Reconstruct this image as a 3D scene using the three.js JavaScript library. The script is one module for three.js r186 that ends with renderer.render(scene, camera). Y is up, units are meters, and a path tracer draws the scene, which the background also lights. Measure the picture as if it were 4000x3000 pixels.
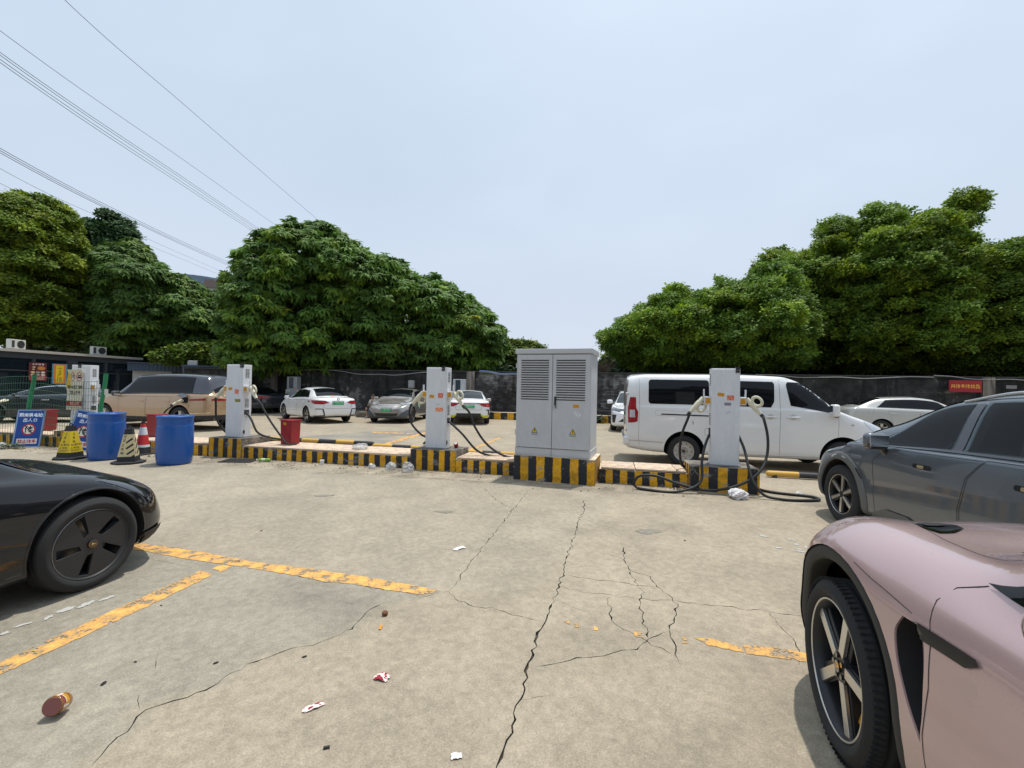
import * as THREE from 'three';
import { mergeGeometries, mergeVertices } from 'three/addons/utils/BufferGeometryUtils.js';
import { RoundedBoxGeometry } from 'three/addons/geometries/RoundedBoxGeometry.js';
import { TessellateModifier } from 'three/addons/modifiers/TessellateModifier.js';
import { MarchingCubes } from 'three/addons/objects/MarchingCubes.js';
import { Brush, Evaluator, SUBTRACTION } from 'three-bvh-csg';
import { MeshBVH } from 'three-mesh-bvh';

// ---------- camera, sky, sun, exposure ----------
const scene = new THREE.Scene();
const camera = new THREE.PerspectiveCamera(81.2, 4 / 3, 0.05, 2000);
camera.rotation.order = 'YXZ';
camera.position.set(0, 1.55, 0);
camera.rotation.set(0.01143, THREE.MathUtils.degToRad(12.5), 0.02);
const sunDir = new THREE.Vector3(0.129, 1, -0.203).normalize();
const renderer = new THREE.WebGLRenderer({ antialias: true });
renderer.toneMapping = THREE.LinearToneMapping;
renderer.toneMappingExposure = 1.0;
renderer.shadowMap.enabled = true;
renderer.shadowMap.type = THREE.PCFSoftShadowMap;
function makeSky() {
  const W = 512, H = 256, d = new Float32Array(W * H * 4);
  for (let j = 0; j < H; j++) for (let i = 0; i < W; i++) {
    const up = ((j + 0.5) / H - 0.5) * Math.PI, az = ((i + 0.5) / W - 0.5) * 2 * Math.PI;
    const x = Math.cos(az) * Math.cos(up), y = Math.sin(up), z = Math.sin(az) * Math.cos(up);
    const ang = Math.acos(THREE.MathUtils.clamp(x * sunDir.x + y * sunDir.y + z * sunDir.z, -1, 1)) * 57.2958;
    const e = Math.max(0, y), h = Math.exp(-e * 3.6);
    const glow = 0.95 * Math.exp(-ang / 13) + 0.4 * Math.exp(-ang / 34);
    const n = 0.04 * fbm2(x * 2.2 + 7, z * 2.2 + e * 3, 4) + 0.06 * Math.max(0, fbm2(x * 5 + 3, z * 5 + e * 9, 4)) * (1 - h);
    const o = (j * W + i) * 4;
    const c = y > 0 ? [0.50 + 0.205 * h + glow, 0.635 + 0.12 * h + glow * 0.96, 0.80 + 0.065 * h + glow * 0.9] : [0.3, 0.29, 0.27];
    for (let k = 0; k < 3; k++) d[o + k] = c[k] + (y > 0 ? n : 0);
    d[o + 3] = 1;
  }
  const t = new THREE.DataTexture(d, W, H, THREE.RGBAFormat, THREE.FloatType);
  t.mapping = THREE.EquirectangularReflectionMapping; t.magFilter = THREE.LinearFilter; t.minFilter = THREE.LinearFilter; t.needsUpdate = true;
  return t;
}
// seeded randomness and noise
function rng(seed) { let s = seed >>> 0; return () => { s = (s + 0x6d2b79f5) | 0; let t = Math.imul(s ^ (s >>> 15), 1 | s); t = (t + Math.imul(t ^ (t >>> 7), 61 | t)) ^ t; return ((t ^ (t >>> 14)) >>> 0) / 4294967296; }; }
const HASH = (() => { const r = rng(11), a = new Float32Array(65536); for (let i = 0; i < 65536; i++) a[i] = r() * 2 - 1; return a; })();
function vn(x, y, per = 256) {
  const xi = Math.floor(x), yi = Math.floor(y), fx = x - xi, fy = y - yi, sx = fx * fx * (3 - 2 * fx), sy = fy * fy * (3 - 2 * fy);
  const w = (a) => ((a % per) + per) % per & 255, a = w(xi), b = w(xi + 1), c = w(yi) << 8, e = w(yi + 1) << 8;
  const p = HASH[a + c], q = HASH[b + c], r = HASH[a + e], s = HASH[b + e];
  return p + (q - p) * sx + (r - p + (p - q - r + s) * sx) * sy;
}
function fbm2(x, y, oct = 4, per = 256) { let s = 0, a = 0.5; for (let i = 0; i < oct; i++) { s += a * vn(x, y, per); x *= 2; y *= 2; per = Math.min(256, per * 2); a *= 0.5; } return s; }
scene.background = makeSky(); scene.environment = scene.background;
const sun = new THREE.DirectionalLight(new THREE.Color(1, 0.955, 0.87), 3.3);
sun.name = 'sun'; sun.position.copy(sunDir).multiplyScalar(120); sun.castShadow = true; sun.shadow.radius = 1.5;
sun.shadow.mapSize.set(4096, 4096); Object.assign(sun.shadow.camera, { left: -60, right: 60, top: 60, bottom: -60, near: 1, far: 300 });
scene.add(sun, sun.target);

// ---------- helpers ----------
const V3 = (x, y, z) => new THREE.Vector3(x, y, z);
const R3 = (r, g, b) => new THREE.Color().setRGB(r, g, b);
const used = new Map();
function numbered(n) { const k = used.get(n) ?? 0; used.set(n, k + 1); return k ? n + '_' + String(k).padStart(3, '0') : n; }
function tag(o, label, category, group, kind) { if (label) o.userData.label = label; if (category) o.userData.category = category; if (group) o.userData.group = group; if (kind) o.userData.kind = kind; return o; }
function thing(name, label, category, X, Y, D, turn = 0, group) { const o = new THREE.Group(); o.name = numbered(name); o.position.set(X, Y, -D); o.rotation.y = turn; scene.add(o); return tag(o, label, category, group); }
function part(name, geo, mat, parent) { const m = new THREE.Mesh(Array.isArray(geo) ? merge(geo) : geo, mat); m.name = name; m.castShadow = m.receiveShadow = true; parent.add(m); return m; }
function struct(name, geo, mat) { const m = part(numbered(name), geo, mat, scene); m.userData.kind = 'structure'; return m; }
function merge(list) {
  const gs = list.map((g) => { const q = g.index ? g.toNonIndexed() : g.clone(); for (const k of Object.keys(q.attributes)) if (!['position', 'normal', 'uv'].includes(k)) q.deleteAttribute(k); if (!q.attributes.uv) q.setAttribute('uv', new THREE.BufferAttribute(new Float32Array(q.attributes.position.count * 2), 2)); q.clearGroups(); return q; });
  return gs.length > 1 ? mergeGeometries(gs) : gs[0];
}
function box(w, h, d, x = 0, y = 0, z = 0) { return new THREE.BoxGeometry(w, h, d).translate(x, y, z); }
function rbox(w, h, d, r, x = 0, y = 0, z = 0, seg = 2) { return new RoundedBoxGeometry(w, h, d, seg, r).translate(x, y, z); }
function cyl(r0, r1, h, x = 0, y = 0, z = 0, seg = 24) { return new THREE.CylinderGeometry(r1, r0, h, seg).translate(x, y + h / 2, z); }
function tube(pts, r, seg = 48, rad = 8, closed = false) { return new THREE.TubeGeometry(new THREE.CatmullRomCurve3(pts.map((p) => (p.isVector3 ? p : V3(...p))), closed, 'centripetal'), seg, r, rad, closed); }
function bar(a, b, r, rad = 6) { return new THREE.TubeGeometry(new THREE.LineCurve3(a, b), 1, r, rad, false); }
function uvMetres(g, s = 1) { // box-projected uv in metres
  g = g.index ? g.toNonIndexed() : g; g.computeVertexNormals();
  const p = g.attributes.position, n = g.attributes.normal, uv = new Float32Array(p.count * 2);
  for (let i = 0; i < p.count; i++) { const ax = Math.abs(n.getX(i)), ay = Math.abs(n.getY(i)), az = Math.abs(n.getZ(i)); const [u, v] = ay > ax && ay > az ? [p.getX(i), p.getZ(i)] : ax > az ? [p.getZ(i), p.getY(i)] : [p.getX(i), p.getY(i)]; uv[i * 2] = u * s; uv[i * 2 + 1] = v * s; }
  g.setAttribute('uv', new THREE.BufferAttribute(uv, 2)); return g;
}
// textures
function dataTex(W, H, fn, srgb = true, rx = 1, ry = 1) {
  const d = new Uint8Array(W * H * 4);
  for (let j = 0; j < H; j++) for (let i = 0; i < W; i++) { const c = fn(i / W, j / H, i, j), o = (j * W + i) * 4; d[o] = Math.max(0, Math.min(255, c[0])); d[o + 1] = Math.max(0, Math.min(255, c[1])); d[o + 2] = Math.max(0, Math.min(255, c[2])); d[o + 3] = c[3] ?? 255; }
  const t = new THREE.DataTexture(d, W, H); t.wrapS = t.wrapT = THREE.RepeatWrapping; t.magFilter = THREE.LinearFilter; t.minFilter = THREE.LinearMipmapLinearFilter; t.generateMipmaps = true; t.repeat.set(rx, ry);
  if (srgb) t.colorSpace = THREE.SRGBColorSpace; t.needsUpdate = true; return t;
}
function canvasTex(w, h, draw) { const c = document.createElement('canvas'); c.width = w; c.height = h; const g = c.getContext('2d'); draw(g, w, h); const t = new THREE.CanvasTexture(c); t.colorSpace = THREE.SRGBColorSpace; t.anisotropy = 8; return t; }
const std = (o) => new THREE.MeshStandardMaterial(o), phys = (o) => new THREE.MeshPhysicalMaterial(o);
const noiseTex = dataTex(512, 512, (u, v) => { const n = 128 + 150 * fbm2(u * 8, v * 8, 6, 8); return [n, n, n]; }, false);
const noiseRep = (rx, ry = rx) => { const t = noiseTex.clone(); t.repeat.set(rx, ry); t.needsUpdate = true; return t; };
// strokes of the characters that appear on the signs, on a 10 by 10 grid
const GLYPH = { 蔚: '0191 3002 7002 1353 1319 2545 1747 3749 6494 8399 6668', 来: '5059 1292 0595 5519 5599 2334 8364', 换: '2029 0242 0645 6053 6181 5383 5356 8386 6366 4696 6649 7699', 电: '2227878222 2585 50599998', 站: '2022 0242 1417 3437 0848 7074 7292 5494 9499 9959 5954', 出: '5059 21248481 15199995', 入: '504419 4499', 口: '2228888222', 停: '2004 1419 6061 4292 5353 5474 8353 4696 5888 7879', 禁: '2025 0242 2204 7075 5292 7294 3676 1888 5859 3829 7899', 止: '5059 5484 2329 0999', 车: '2181 5024 2484 1696 5359', 门: '1319 3191 9199 1022', 前: '2031 7061 0292 1419 1444 4449 1646 6468 8489', 月: '212719 218189 2484 2686', 放: '2021 0343 2319 3337 3728 7053 5393 9359 6599', 处: '3012 2151 5119 2246 0999 7079 7397', 士: '1393 5059 2898', 多: '5013 3171 7119 5525 5583 8318', 店: '5051 1191 1109 5155 5383 4545 4585 8589 8949 4945', 粤: '5041 2125 2181 8185 2585 4253 5143 0696 3768 3789 8979', 有: '0191 4013 3339 3383 8389 3585 3787', 危: '4012 2151 5142 1393 1319 4774 4448 4474 7476 4899', 险: '1019 1040 4023 2345 7042 7094 5383 5565 7767 8577 4999', 公: '3014 7096 5428 2888 7799', 会: '5004 5096 3464 1686 3628 2898', 狮: '2019 1243 0645 5059 7074 6494 6468 9498 7379', 内: '1219 2282 8289 5028 5578', 请: '1132 0434 3437 5191 5393 7074 5599 8589 5577' };
function write(g, str, x, y, size, color, w = 0.13, gap = 1.12) {
  g.strokeStyle = color; g.fillStyle = color; g.lineWidth = size * w; g.lineCap = 'square'; g.lineJoin = 'miter';
  for (const ch of str) {
    const s = GLYPH[ch];
    if (s) { for (const st of s.split(' ')) { g.beginPath(); for (let i = 0; i < st.length; i += 2) { const px = x + (+st[i] + 0.5) * size * 0.1, py = y + (+st[i + 1] + 0.5) * size * 0.1; i ? g.lineTo(px, py) : g.moveTo(px, py); } g.stroke(); } x += size * gap; }
    else { g.font = 'bold ' + Math.round(size) + 'px sans-serif'; g.fillText(ch, x, y + size * 0.86); x += g.measureText(ch).width + size * 0.04; }
  }
  return x;
}
const CRACKS = [
  [0.016,[-0.345,6.466,-0.323,5.850,-0.361,5.282,-0.355,4.894,-0.364,4.493,-0.373,4.151,-0.371,3.860,-0.376,3.545,-0.387,3.343,-0.403,3.176,-0.407,2.999,-0.419,2.850,-0.420,2.695,-0.422,2.565,-0.423,2.447,-0.416,2.341,-0.421,2.225,-0.425,2.120,-0.423,2.000,-0.433,1.901,-0.436,1.812,-0.436,1.741]],
  [0.011,[-1.208,6.737,-1.207,5.688,-1.201,4.580,-1.197,3.975,-1.183,3.425,-1.183,3.246]],
  [0.01,[-1.916,6.736,-1.549,6.095,-1.372,5.855,-1.217,5.737]],
  [0.011,[-1.183,3.246,-1.062,3.129,-0.921,3.085,-0.799,3.087,-0.668,3.045,-0.546,3.019,-0.413,2.991]],
  [0.004,[-0.291,5.521,-0.028,5.216,0.115,4.888,0.141,4.635]],
  [0.015,[0.141,4.635,0.143,4.321,0.180,4.057,0.336,3.942,0.382,3.809,0.467,3.588,0.488,3.526,0.481,3.363,0.433,3.205,0.400,3.102,0.402,3.064,0.413,2.865,0.401,2.735]],
  [0.012,[-0.339,3.802,-0.207,3.781,-0.063,3.770,0.078,3.767,0.216,3.744,0.409,3.757]],
  [0.012,[-0.376,3.545,-0.151,3.512,0.226,3.497,0.489,3.533,0.750,3.539,1.124,3.539,1.297,3.540,1.558,3.543]],
  [0.014,[0.180,4.057,0.226,3.767,0.265,3.624,0.238,3.442,0.233,3.253,0.232,3.139,0.258,3.039,0.265,2.966,0.234,2.922]],
  [0.011,[-0.002,3.481,0.014,3.318,0.021,3.168,0.101,3.024,0.190,2.971,0.234,2.922,0.317,2.863,0.402,2.787]],
  [0.011,[0.397,3.075,0.307,3.014,0.234,2.922,0.169,2.824,-0.014,2.701,-0.166,2.631,-0.285,2.570,-0.411,2.498]],
  [0.01,[-0.137,4.409,0.143,4.321]],
  [0.01,[1.122,3.533,1.139,3.308,1.149,3.196,1.138,3.052,1.090,2.892]],
  [0.006,[-0.423,2.209,-0.336,2.255,-0.257,2.298]],
  [0.003,[-0.395,3.341,-0.241,3.250,-0.077,3.171]],
  [0.011,[-2.004,1.367,-2.012,1.409,-2.030,1.474,-2.075,1.555,-2.080,1.628,-2.118,1.672,-2.124,1.719,-2.048,1.789,-2.014,1.835,-1.978,1.900,-1.963,1.953,-1.962,1.996,-1.932,2.123,-1.875,2.228,-1.804,2.310,-1.715,2.377,-1.668,2.430,-1.621,2.531,-1.586,2.590,-1.605,2.719,-1.624,2.830,-1.599,2.898,-1.531,2.980]],
  [0.006,[-2.140,1.722,-2.226,1.759,-2.261,1.796,-2.273,1.857]],
  [0.004,[-2.363,1.957,-2.428,2.016,-2.552,2.128]],
  [0.01,[-4.257,3.439,-3.943,3.441,-3.558,3.410,-3.279,3.358,-3.016,3.308,-2.814,3.316,-2.523,3.282,-2.437,3.198,-2.173,3.148,-2.008,3.233,-1.757,3.146,-1.581,3.175,-1.348,3.113,-1.244,3.221,-1.189,3.251]],
  [0.006,[-4.078,3.186,-3.815,3.159,-3.580,3.128,-3.425,3.125]],
  [0.018,[-8.982,6.955,-7.374,7.086,-6.437,7.491,-5.816,7.346,-5.219,7.283,-4.755,7.187,-4.377,7.201,-3.752,7.205,-3.135,7.184,-2.543,7.164,-1.979,7.169,-1.744,7.112]],
];
const MARKS = [
  [-3.239,1.689,-3.235,1.809,-3.256,2.326,-3.284,3.074,-3.176,3.060,-3.118,3.033,-3.097,2.486,-3.098,1.733,-3.086,1.611],
  [-4.275,3.434,-3.933,3.432,-3.558,3.410,-3.052,3.346,-2.533,3.347,-2.031,3.330,-1.641,3.292,-1.253,3.244,-1.328,3.142,-1.657,3.154,-1.934,3.174,-2.196,3.154,-2.453,3.194,-2.832,3.220,-3.268,3.238,-3.601,3.243,-4.152,3.298,-4.490,3.315,-4.630,3.454],
  [-3.227,3.134,-3.232,3.224,-3.109,3.211,-3.096,3.095],
  [0.536,3.036,0.650,3.054,0.795,3.009,0.802,2.943,0.609,2.972],
  [0.811,3.024,1.006,3.052,1.168,3.027,1.399,3.054,1.347,2.938,1.132,2.933,0.968,2.932,0.811,2.935],
  [-0.286,3.036,-0.244,3.036,-0.237,3.005,-0.273,3.006],
  [-0.215,3.021,-0.184,3.024,-0.178,2.977,-0.204,2.965],
  [-0.085,3.015,-0.062,3.008,-0.060,2.969,-0.081,2.971],
  [0.166,3.010,0.218,3.016,0.229,2.957,0.176,2.955],
  [0.463,3.030,0.495,3.014,0.484,2.956,0.457,2.956],
  [-3.502,10.355,-3.447,13.867,-3.344,13.867,-3.379,10.251],
  [-5.958,10.434,-6.240,13.941,-6.293,15.069,-6.094,14.656,-5.730,10.307],
  [-7.916,13.887,-6.473,14.014,-6.349,13.720,-7.770,13.588],
  [-7.681,11.387,-7.607,11.474,-7.470,11.237,-7.528,11.177],
];
const CROWNS = {
  broadleaf: [-15.855,26.055,0.5466,[-7.364,6.717,-7.199,7.834,-6.382,9.170,-5.496,10.484,-3.902,11.035,-2.318,11.245,-0.233,10.623,0.497,9.807,2.408,9.560,3.030,8.696,4.251,9.035,6.182,7.882,7.004,7.629,8.355,6.922,9.278,5.339,9.117,3.189,8.116,2.339,-7.178,1.919,-7.689,3.406,-7.610,5.052]],
  leftyellow: [-37.209,21.552,1.0458,[-2.938,12.356,-0.708,13.026,0.940,13.315,2.060,12.716,2.637,10.624,2.727,8.706,2.531,7.060,3.167,4.880,2.954,3.821,-2.744,3.359]],
  leftdark: [-40.041,28.244,0.9565,[-1.759,13.615,-0.840,14.225,0.104,15.158,1.119,14.555,1.592,13.125,1.511,10.199,0.873,6.261,-1.718,5.969,-1.815,10.320]],
  leftmid: [-32.356,26.778,0.8794,[-4.025,9.892,-1.875,11.642,-0.812,10.449,0.229,9.612,1.134,9.066,2.298,8.787,3.526,7.875,4.177,6.665,4.562,3.729,-3.875,3.218]],
  vine: [-26.633,24.222,0.8328,[-2.802,3.060,-0.612,3.787,2.471,4.223,3.177,3.628,3.200,2.659,-0.587,2.705,-2.686,2.836]],
  banyanA: [5.059,26.522,-0.1885,[-5.825,4.617,-4.946,5.149,-3.098,6.303,-2.088,7.049,-1.472,7.537,-0.730,6.832,0.102,6.909,0.791,7.501,1.700,7.258,2.570,8.111,3.637,7.897,4.476,6.630,4.900,4.706,4.719,2.812,0.858,2.501,-3.040,2.637,-4.913,3.210]],
  banyanB: [14.808,29.491,-0.4653,[-6.069,9.514,-5.024,10.855,-4.249,9.979,-3.514,10.349,-2.911,9.901,-2.464,11.861,-1.226,11.539,-0.786,10.629,-0.377,12.300,0.647,11.925,1.340,10.732,1.998,11.229,2.639,10.960,3.078,11.850,4.237,11.564,3.943,10.673,3.435,10.297,3.613,9.289,4.286,8.691,4.622,6.749,4.312,3.939,3.821,2.710,-4.420,2.736,-6.006,4.322]],
  banyanC: [19.271,26.788,-0.6236,[-1.450,7.774,-0.802,8.837,0.307,9.100,1.830,8.495,1.852,2.398,-1.757,2.634,-2.112,4.466]],
  gap: [-7.902,37.169,0.2095,[-2.189,4.484,-1.222,5.290,0.151,5.434,1.132,5.532,2.203,4.962,2.246,2.723,-2.151,2.636]],
  gapR: [-0.247,35.999,0.0069,[-0.513,3.719,-0.094,4.269,0.548,4.091,0.747,2.750,-0.675,2.731]],
};
const WIRES = [
  [[-54.77,40.10,-33.95],[-59.70,40.85,-51.42],[-78.19,44.56,-115.82]],
  [[-61.09,36.84,-32.55],[-73.34,40.24,-63.46],[-92.96,45.61,-112.55]],
  [[-61.01,34.62,-32.57],[-77.14,39.03,-66.85],[-98.21,44.96,-111.38]],
  [[-61.00,34.33,-32.57],[-77.46,38.76,-67.13],[-98.60,44.68,-111.30]],
  [[-60.99,33.91,-32.57],[-78.01,38.43,-67.63],[-99.25,44.40,-111.15]],
  [[-60.98,33.58,-32.57],[-78.46,38.13,-68.04],[-99.77,44.12,-111.04]],
  [[-60.70,24.86,-32.64],[-77.99,28.36,-61.08],[-107.45,35.98,-109.33]],
  [[-60.69,24.62,-32.64],[-77.98,28.04,-61.08],[-107.44,35.44,-109.34]],
  [[-60.68,24.39,-32.64],[-78.30,27.91,-61.34],[-107.83,35.16,-109.25]],
  [[-60.63,22.79,-32.65],[-72.44,24.98,-51.36],[-108.96,33.11,-109.00]],
  [[-60.58,21.29,-32.66],[-69.53,23.28,-46.56],[-109.72,32.28,-108.83]],
];
const SPOT = {paper: [-1.40,4.13], jar: [-2.51,1.60], lump: [-1.47,2.80], peel: [-1.42,2.65], wrapA: [-1.16,2.20], wrapB: [-1.37,1.92], cap: [-1.16,1.72], whiteA: [-0.61,1.81], b1: [-2.54,1.99], b2: [-2.11,2.09], b3: [-2.51,1.81], b4: [-3.02,2.53], b5: [-1.68,2.26], b6: [-3.58,4.07], b7: [-1.97,5.25], bagA: [-4.42,8.19], bagB: [-4.04,8.20], bagC: [-3.66,8.06], bagD: [1.84,7.26], cup: [-5.47,7.99], bottle: [-6.82,7.82], mat: [-7.27,7.66], chips: [1.66,5.26], person: [-11.46,19.89], weed: [-13.00,7.47], whiteL: [-13.53,7.52], leafA: [-1.55,6.07], leafB: [0.78,5.00], capR: [2.52,8.13], smear: [-3.67,2.22]};
// ---------- materials of the setting ----------
const concreteMap = dataTex(1024, 1024, (u, v, i, j) => {
  const a = fbm2(u * 6, v * 6, 5, 6), b = fbm2(u * 60, v * 60, 3, 60), c = vn(i * 0.51, j * 0.53), s = HASH[(i * 7919 + j * 104729) & 65535];
  let k = 1 + 0.07 * a + 0.10 * b + 0.09 * c + 0.05 * s; if (s > 0.975) k *= 0.78; if (s < -0.985) k *= 1.18;
  return [206 * k, 200 * k, 188 * k];
});
const groundBump = dataTex(512, 512, (u, v, i, j) => { const n = 128 + 90 * fbm2(u * 40, v * 40, 4, 40) + 30 * HASH[(i * 131 + j * 977) & 65535]; return [n, n, n]; }, false);
const concreteM = std({ map: concreteMap, bumpMap: groundBump, bumpScale: 0.0035, roughness: 0.93, vertexColors: true });
concreteMap.repeat.set(0.42, 0.42); groundBump.repeat.set(1.1, 1.1);
const dirtM = std({ color: R3(0.08, 0.066, 0.05), roughness: 1, bumpMap: noiseRep(30), bumpScale: 0.01 });
// the colour of the slab as it is cast and stained, by place (lot metres, D away from the camera)
const inPoly = (p, x, y) => { let c = false; for (let i = 0, j = p.length - 2; i < p.length; j = i, i += 2) if ((p[i + 1] > y) !== (p[j + 1] > y) && x < ((p[j] - p[i]) * (y - p[i + 1])) / (p[j + 1] - p[i + 1]) + p[i]) c = !c; return c; };
const bigCrack = CRACKS[15][1];
const GREYCAST = [...bigCrack, -1.2, 3.4, -4.6, 3.95, -9, 4.2, -9, 0.5, -3, 0.5];
function slabTone(X, D) {
  const grain = 1 + 0.09 * fbm2(X * 0.55 + 3, D * 0.55, 4) + 0.06 * fbm2(X * 2.3, D * 2.3 + 9, 4) + 0.05 * fbm2(X * 0.9 + 40, D * 5, 3);
  let c = [0.305, 0.276, 0.234];
  if (inPoly(GREYCAST, X, D)) c = [0.268, 0.256, 0.231];
  if (D > 3.3 && D < 7.2 && X < -0.6 + (D - 3.4) * 0.2) c = [0.29, 0.268, 0.233];
  const stain = fbm2(X * 1.4 + 11, D * 1.4 + 5, 5); // oil and damp marks with an outline of their own
  let k = grain * (stain > 0.24 ? 1 - (stain - 0.24) * 0.5 : 1);
  const rough = D > 7.05 + 0.2 * fbm2(X * 1.5, 2, 3) && D < 8 ? 0.86 + 0.5 * fbm2(X * 6, D * 6, 4) : 1; // broken strip along the island
  k *= rough;
  if (D > 10 && D < 15 && X > -9 && X < -5.8 && fbm2(X * 0.8, D * 0.8, 3) > -0.05) { c = [0.22, 0.217, 0.21]; }
  return [c[0] * k, c[1] * k, c[2] * k];
}
function tone(geo) { const p = geo.attributes.position, c = new Float32Array(p.count * 3), uv = new Float32Array(p.count * 2); for (let i = 0; i < p.count; i++) { const t = slabTone(p.getX(i), -p.getZ(i)); for (let k = 0; k < 3; k++) c[i * 3 + k] = t[k] / 0.56; uv[i * 2] = p.getX(i); uv[i * 2 + 1] = p.getZ(i); } geo.setAttribute('color', new THREE.BufferAttribute(c, 3)); geo.setAttribute('uv', new THREE.BufferAttribute(uv, 2)); return geo; }
// ---------- ground: a cast slab with real open cracks near the camera, a plain sheet beyond ----------
const NX0 = -14.6, NX1 = 7, ND0 = 0.4, ND1 = 9;
function crackPrism(w, pts, seed) {
  const r = rng(seed), P = []; for (let i = 0; i < pts.length; i += 2) P.push(new THREE.Vector2(pts[i], pts[i + 1]));
  const L = [], Q = []; let len = 0;
  for (let i = 0; i + 1 < P.length; i++) { const d = P[i].distanceTo(P[i + 1]), n = Math.max(1, Math.round(d / 0.045)); for (let k = 0; k < n; k++) L.push(P[i].clone().lerp(P[i + 1], k / n)); }
  L.push(P[P.length - 1]);
  const N = L.length; const left = [], right = [];
  for (let i = 0; i < N; i++) {
    const t = L[Math.min(N - 1, i + 1)].clone().sub(L[Math.max(0, i - 1)]).normalize(), n = new THREE.Vector2(-t.y, t.x);
    const taper = Math.min(1, 0.15 + i / 3, 0.15 + (N - 1 - i) / 3), j = (r() - 0.5) * Math.min(0.032, w * 2.6) + (r() - 0.5) * 0.02 * (i % 3 === 0 ? 1 : 0), ww = w * 0.7 * taper * (0.25 + 0.75 * r() + (r() > 0.88 ? 0.8 : 0));
    left.push(L[i].clone().addScaledVector(n, j + ww / 2)); right.push(L[i].clone().addScaledVector(n, j - ww / 2));
  }
  const y0 = -0.03, y1 = 0.05, pos = []; const q = (a, b, c, d) => pos.push(...a, ...b, ...c, ...a, ...c, ...d), at = (v, y) => [v.x, y, -v.y];
  for (let i = 0; i + 1 < N; i++) {
    const a = left[i], b = left[i + 1], c = right[i + 1], d = right[i];
    q(at(a, y1), at(d, y1), at(c, y1), at(b, y1)); q(at(a, y0), at(b, y0), at(c, y0), at(d, y0));
    q(at(a, y0), at(a, y1), at(b, y1), at(b, y0)); q(at(d, y1), at(d, y0), at(c, y0), at(c, y1));
  }
  q(at(left[0], y0), at(right[0], y0), at(right[0], y1), at(left[0], y1)); q(at(left[N - 1], y1), at(right[N - 1], y1), at(right[N - 1], y0), at(left[N - 1], y0));
  const g = new THREE.BufferGeometry(); g.setAttribute('position', new THREE.BufferAttribute(new Float32Array(pos), 3));
  g.setAttribute('uv', new THREE.BufferAttribute(new Float32Array(pos.length / 3 * 2), 2)); g.computeVertexNormals();
  const m = mergeVertices(g); m.deleteAttribute('normal'); const s = m.toNonIndexed(); s.computeVertexNormals();
  s.setAttribute('color', new THREE.BufferAttribute(new Float32Array(s.attributes.position.count * 3).fill(0.18), 3));
  return s;
}
{
  const W = NX1 - NX0, Dp = ND1 - ND0;
  let g = new THREE.BoxGeometry(W, 0.3, Dp, Math.round(W / 0.12), 1, Math.round(Dp / 0.12)).translate((NX0 + NX1) / 2, -0.15, -(ND0 + ND1) / 2);
  tone(g);
  const ev = new Evaluator(); ev.attributes = ['position', 'normal', 'uv', 'color']; ev.useGroups = false;
  let base = new Brush(g, concreteM); base.updateMatrixWorld();
  CRACKS.forEach(([w, pts], i) => { try { const b = new Brush(crackPrism(w, pts, 100 + i), concreteM); b.updateMatrixWorld(); base = ev.evaluate(base, b, SUBTRACTION); base.updateMatrixWorld(); } catch (e) { console.log('crack', i, e.message); } });
  const slab = struct('ground', base.geometry, concreteM); slab.userData.label = 'cracked pale concrete slab of the car park';
  struct('ground_fill', new THREE.PlaneGeometry(W - 0.02, Dp - 0.02).rotateX(-Math.PI / 2).translate((NX0 + NX1) / 2, -0.022, -(ND0 + ND1) / 2), dirtM);
  // beyond: ring of sheets out to the horizon
  const sheet = (x0, x1, d0, d1, st) => tone(new THREE.PlaneGeometry(x1 - x0, d1 - d0, Math.max(1, Math.round((x1 - x0) / st)), Math.max(1, Math.round((d1 - d0) / st))).rotateX(-Math.PI / 2).translate((x0 + x1) / 2, 0, -(d0 + d1) / 2));
  const cat = (l) => mergeGeometries(l.map((q) => q.toNonIndexed()));
  struct('ground', cat([sheet(-60, 60, ND1, 24, 0.4), sheet(-60, NX0, -10, ND1, 0.6), sheet(NX1, 60, -10, ND1, 0.6), sheet(NX0, NX1, -10, ND0, 0.6)]), concreteM);
  const earth = std({ color: R3(0.16, 0.15, 0.11), roughness: 1 });
  const far = []; for (const [x0, x1, d0, d1] of [[-900, 900, 24, 900], [-900, -60, -900, 24], [60, 900, -900, 24], [-60, 60, -900, -10]]) far.push(new THREE.PlaneGeometry(x1 - x0, d1 - d0).rotateX(-Math.PI / 2).translate((x0 + x1) / 2, 0, -(d0 + d1) / 2));
  struct('terrain', far, earth);
}
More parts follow.
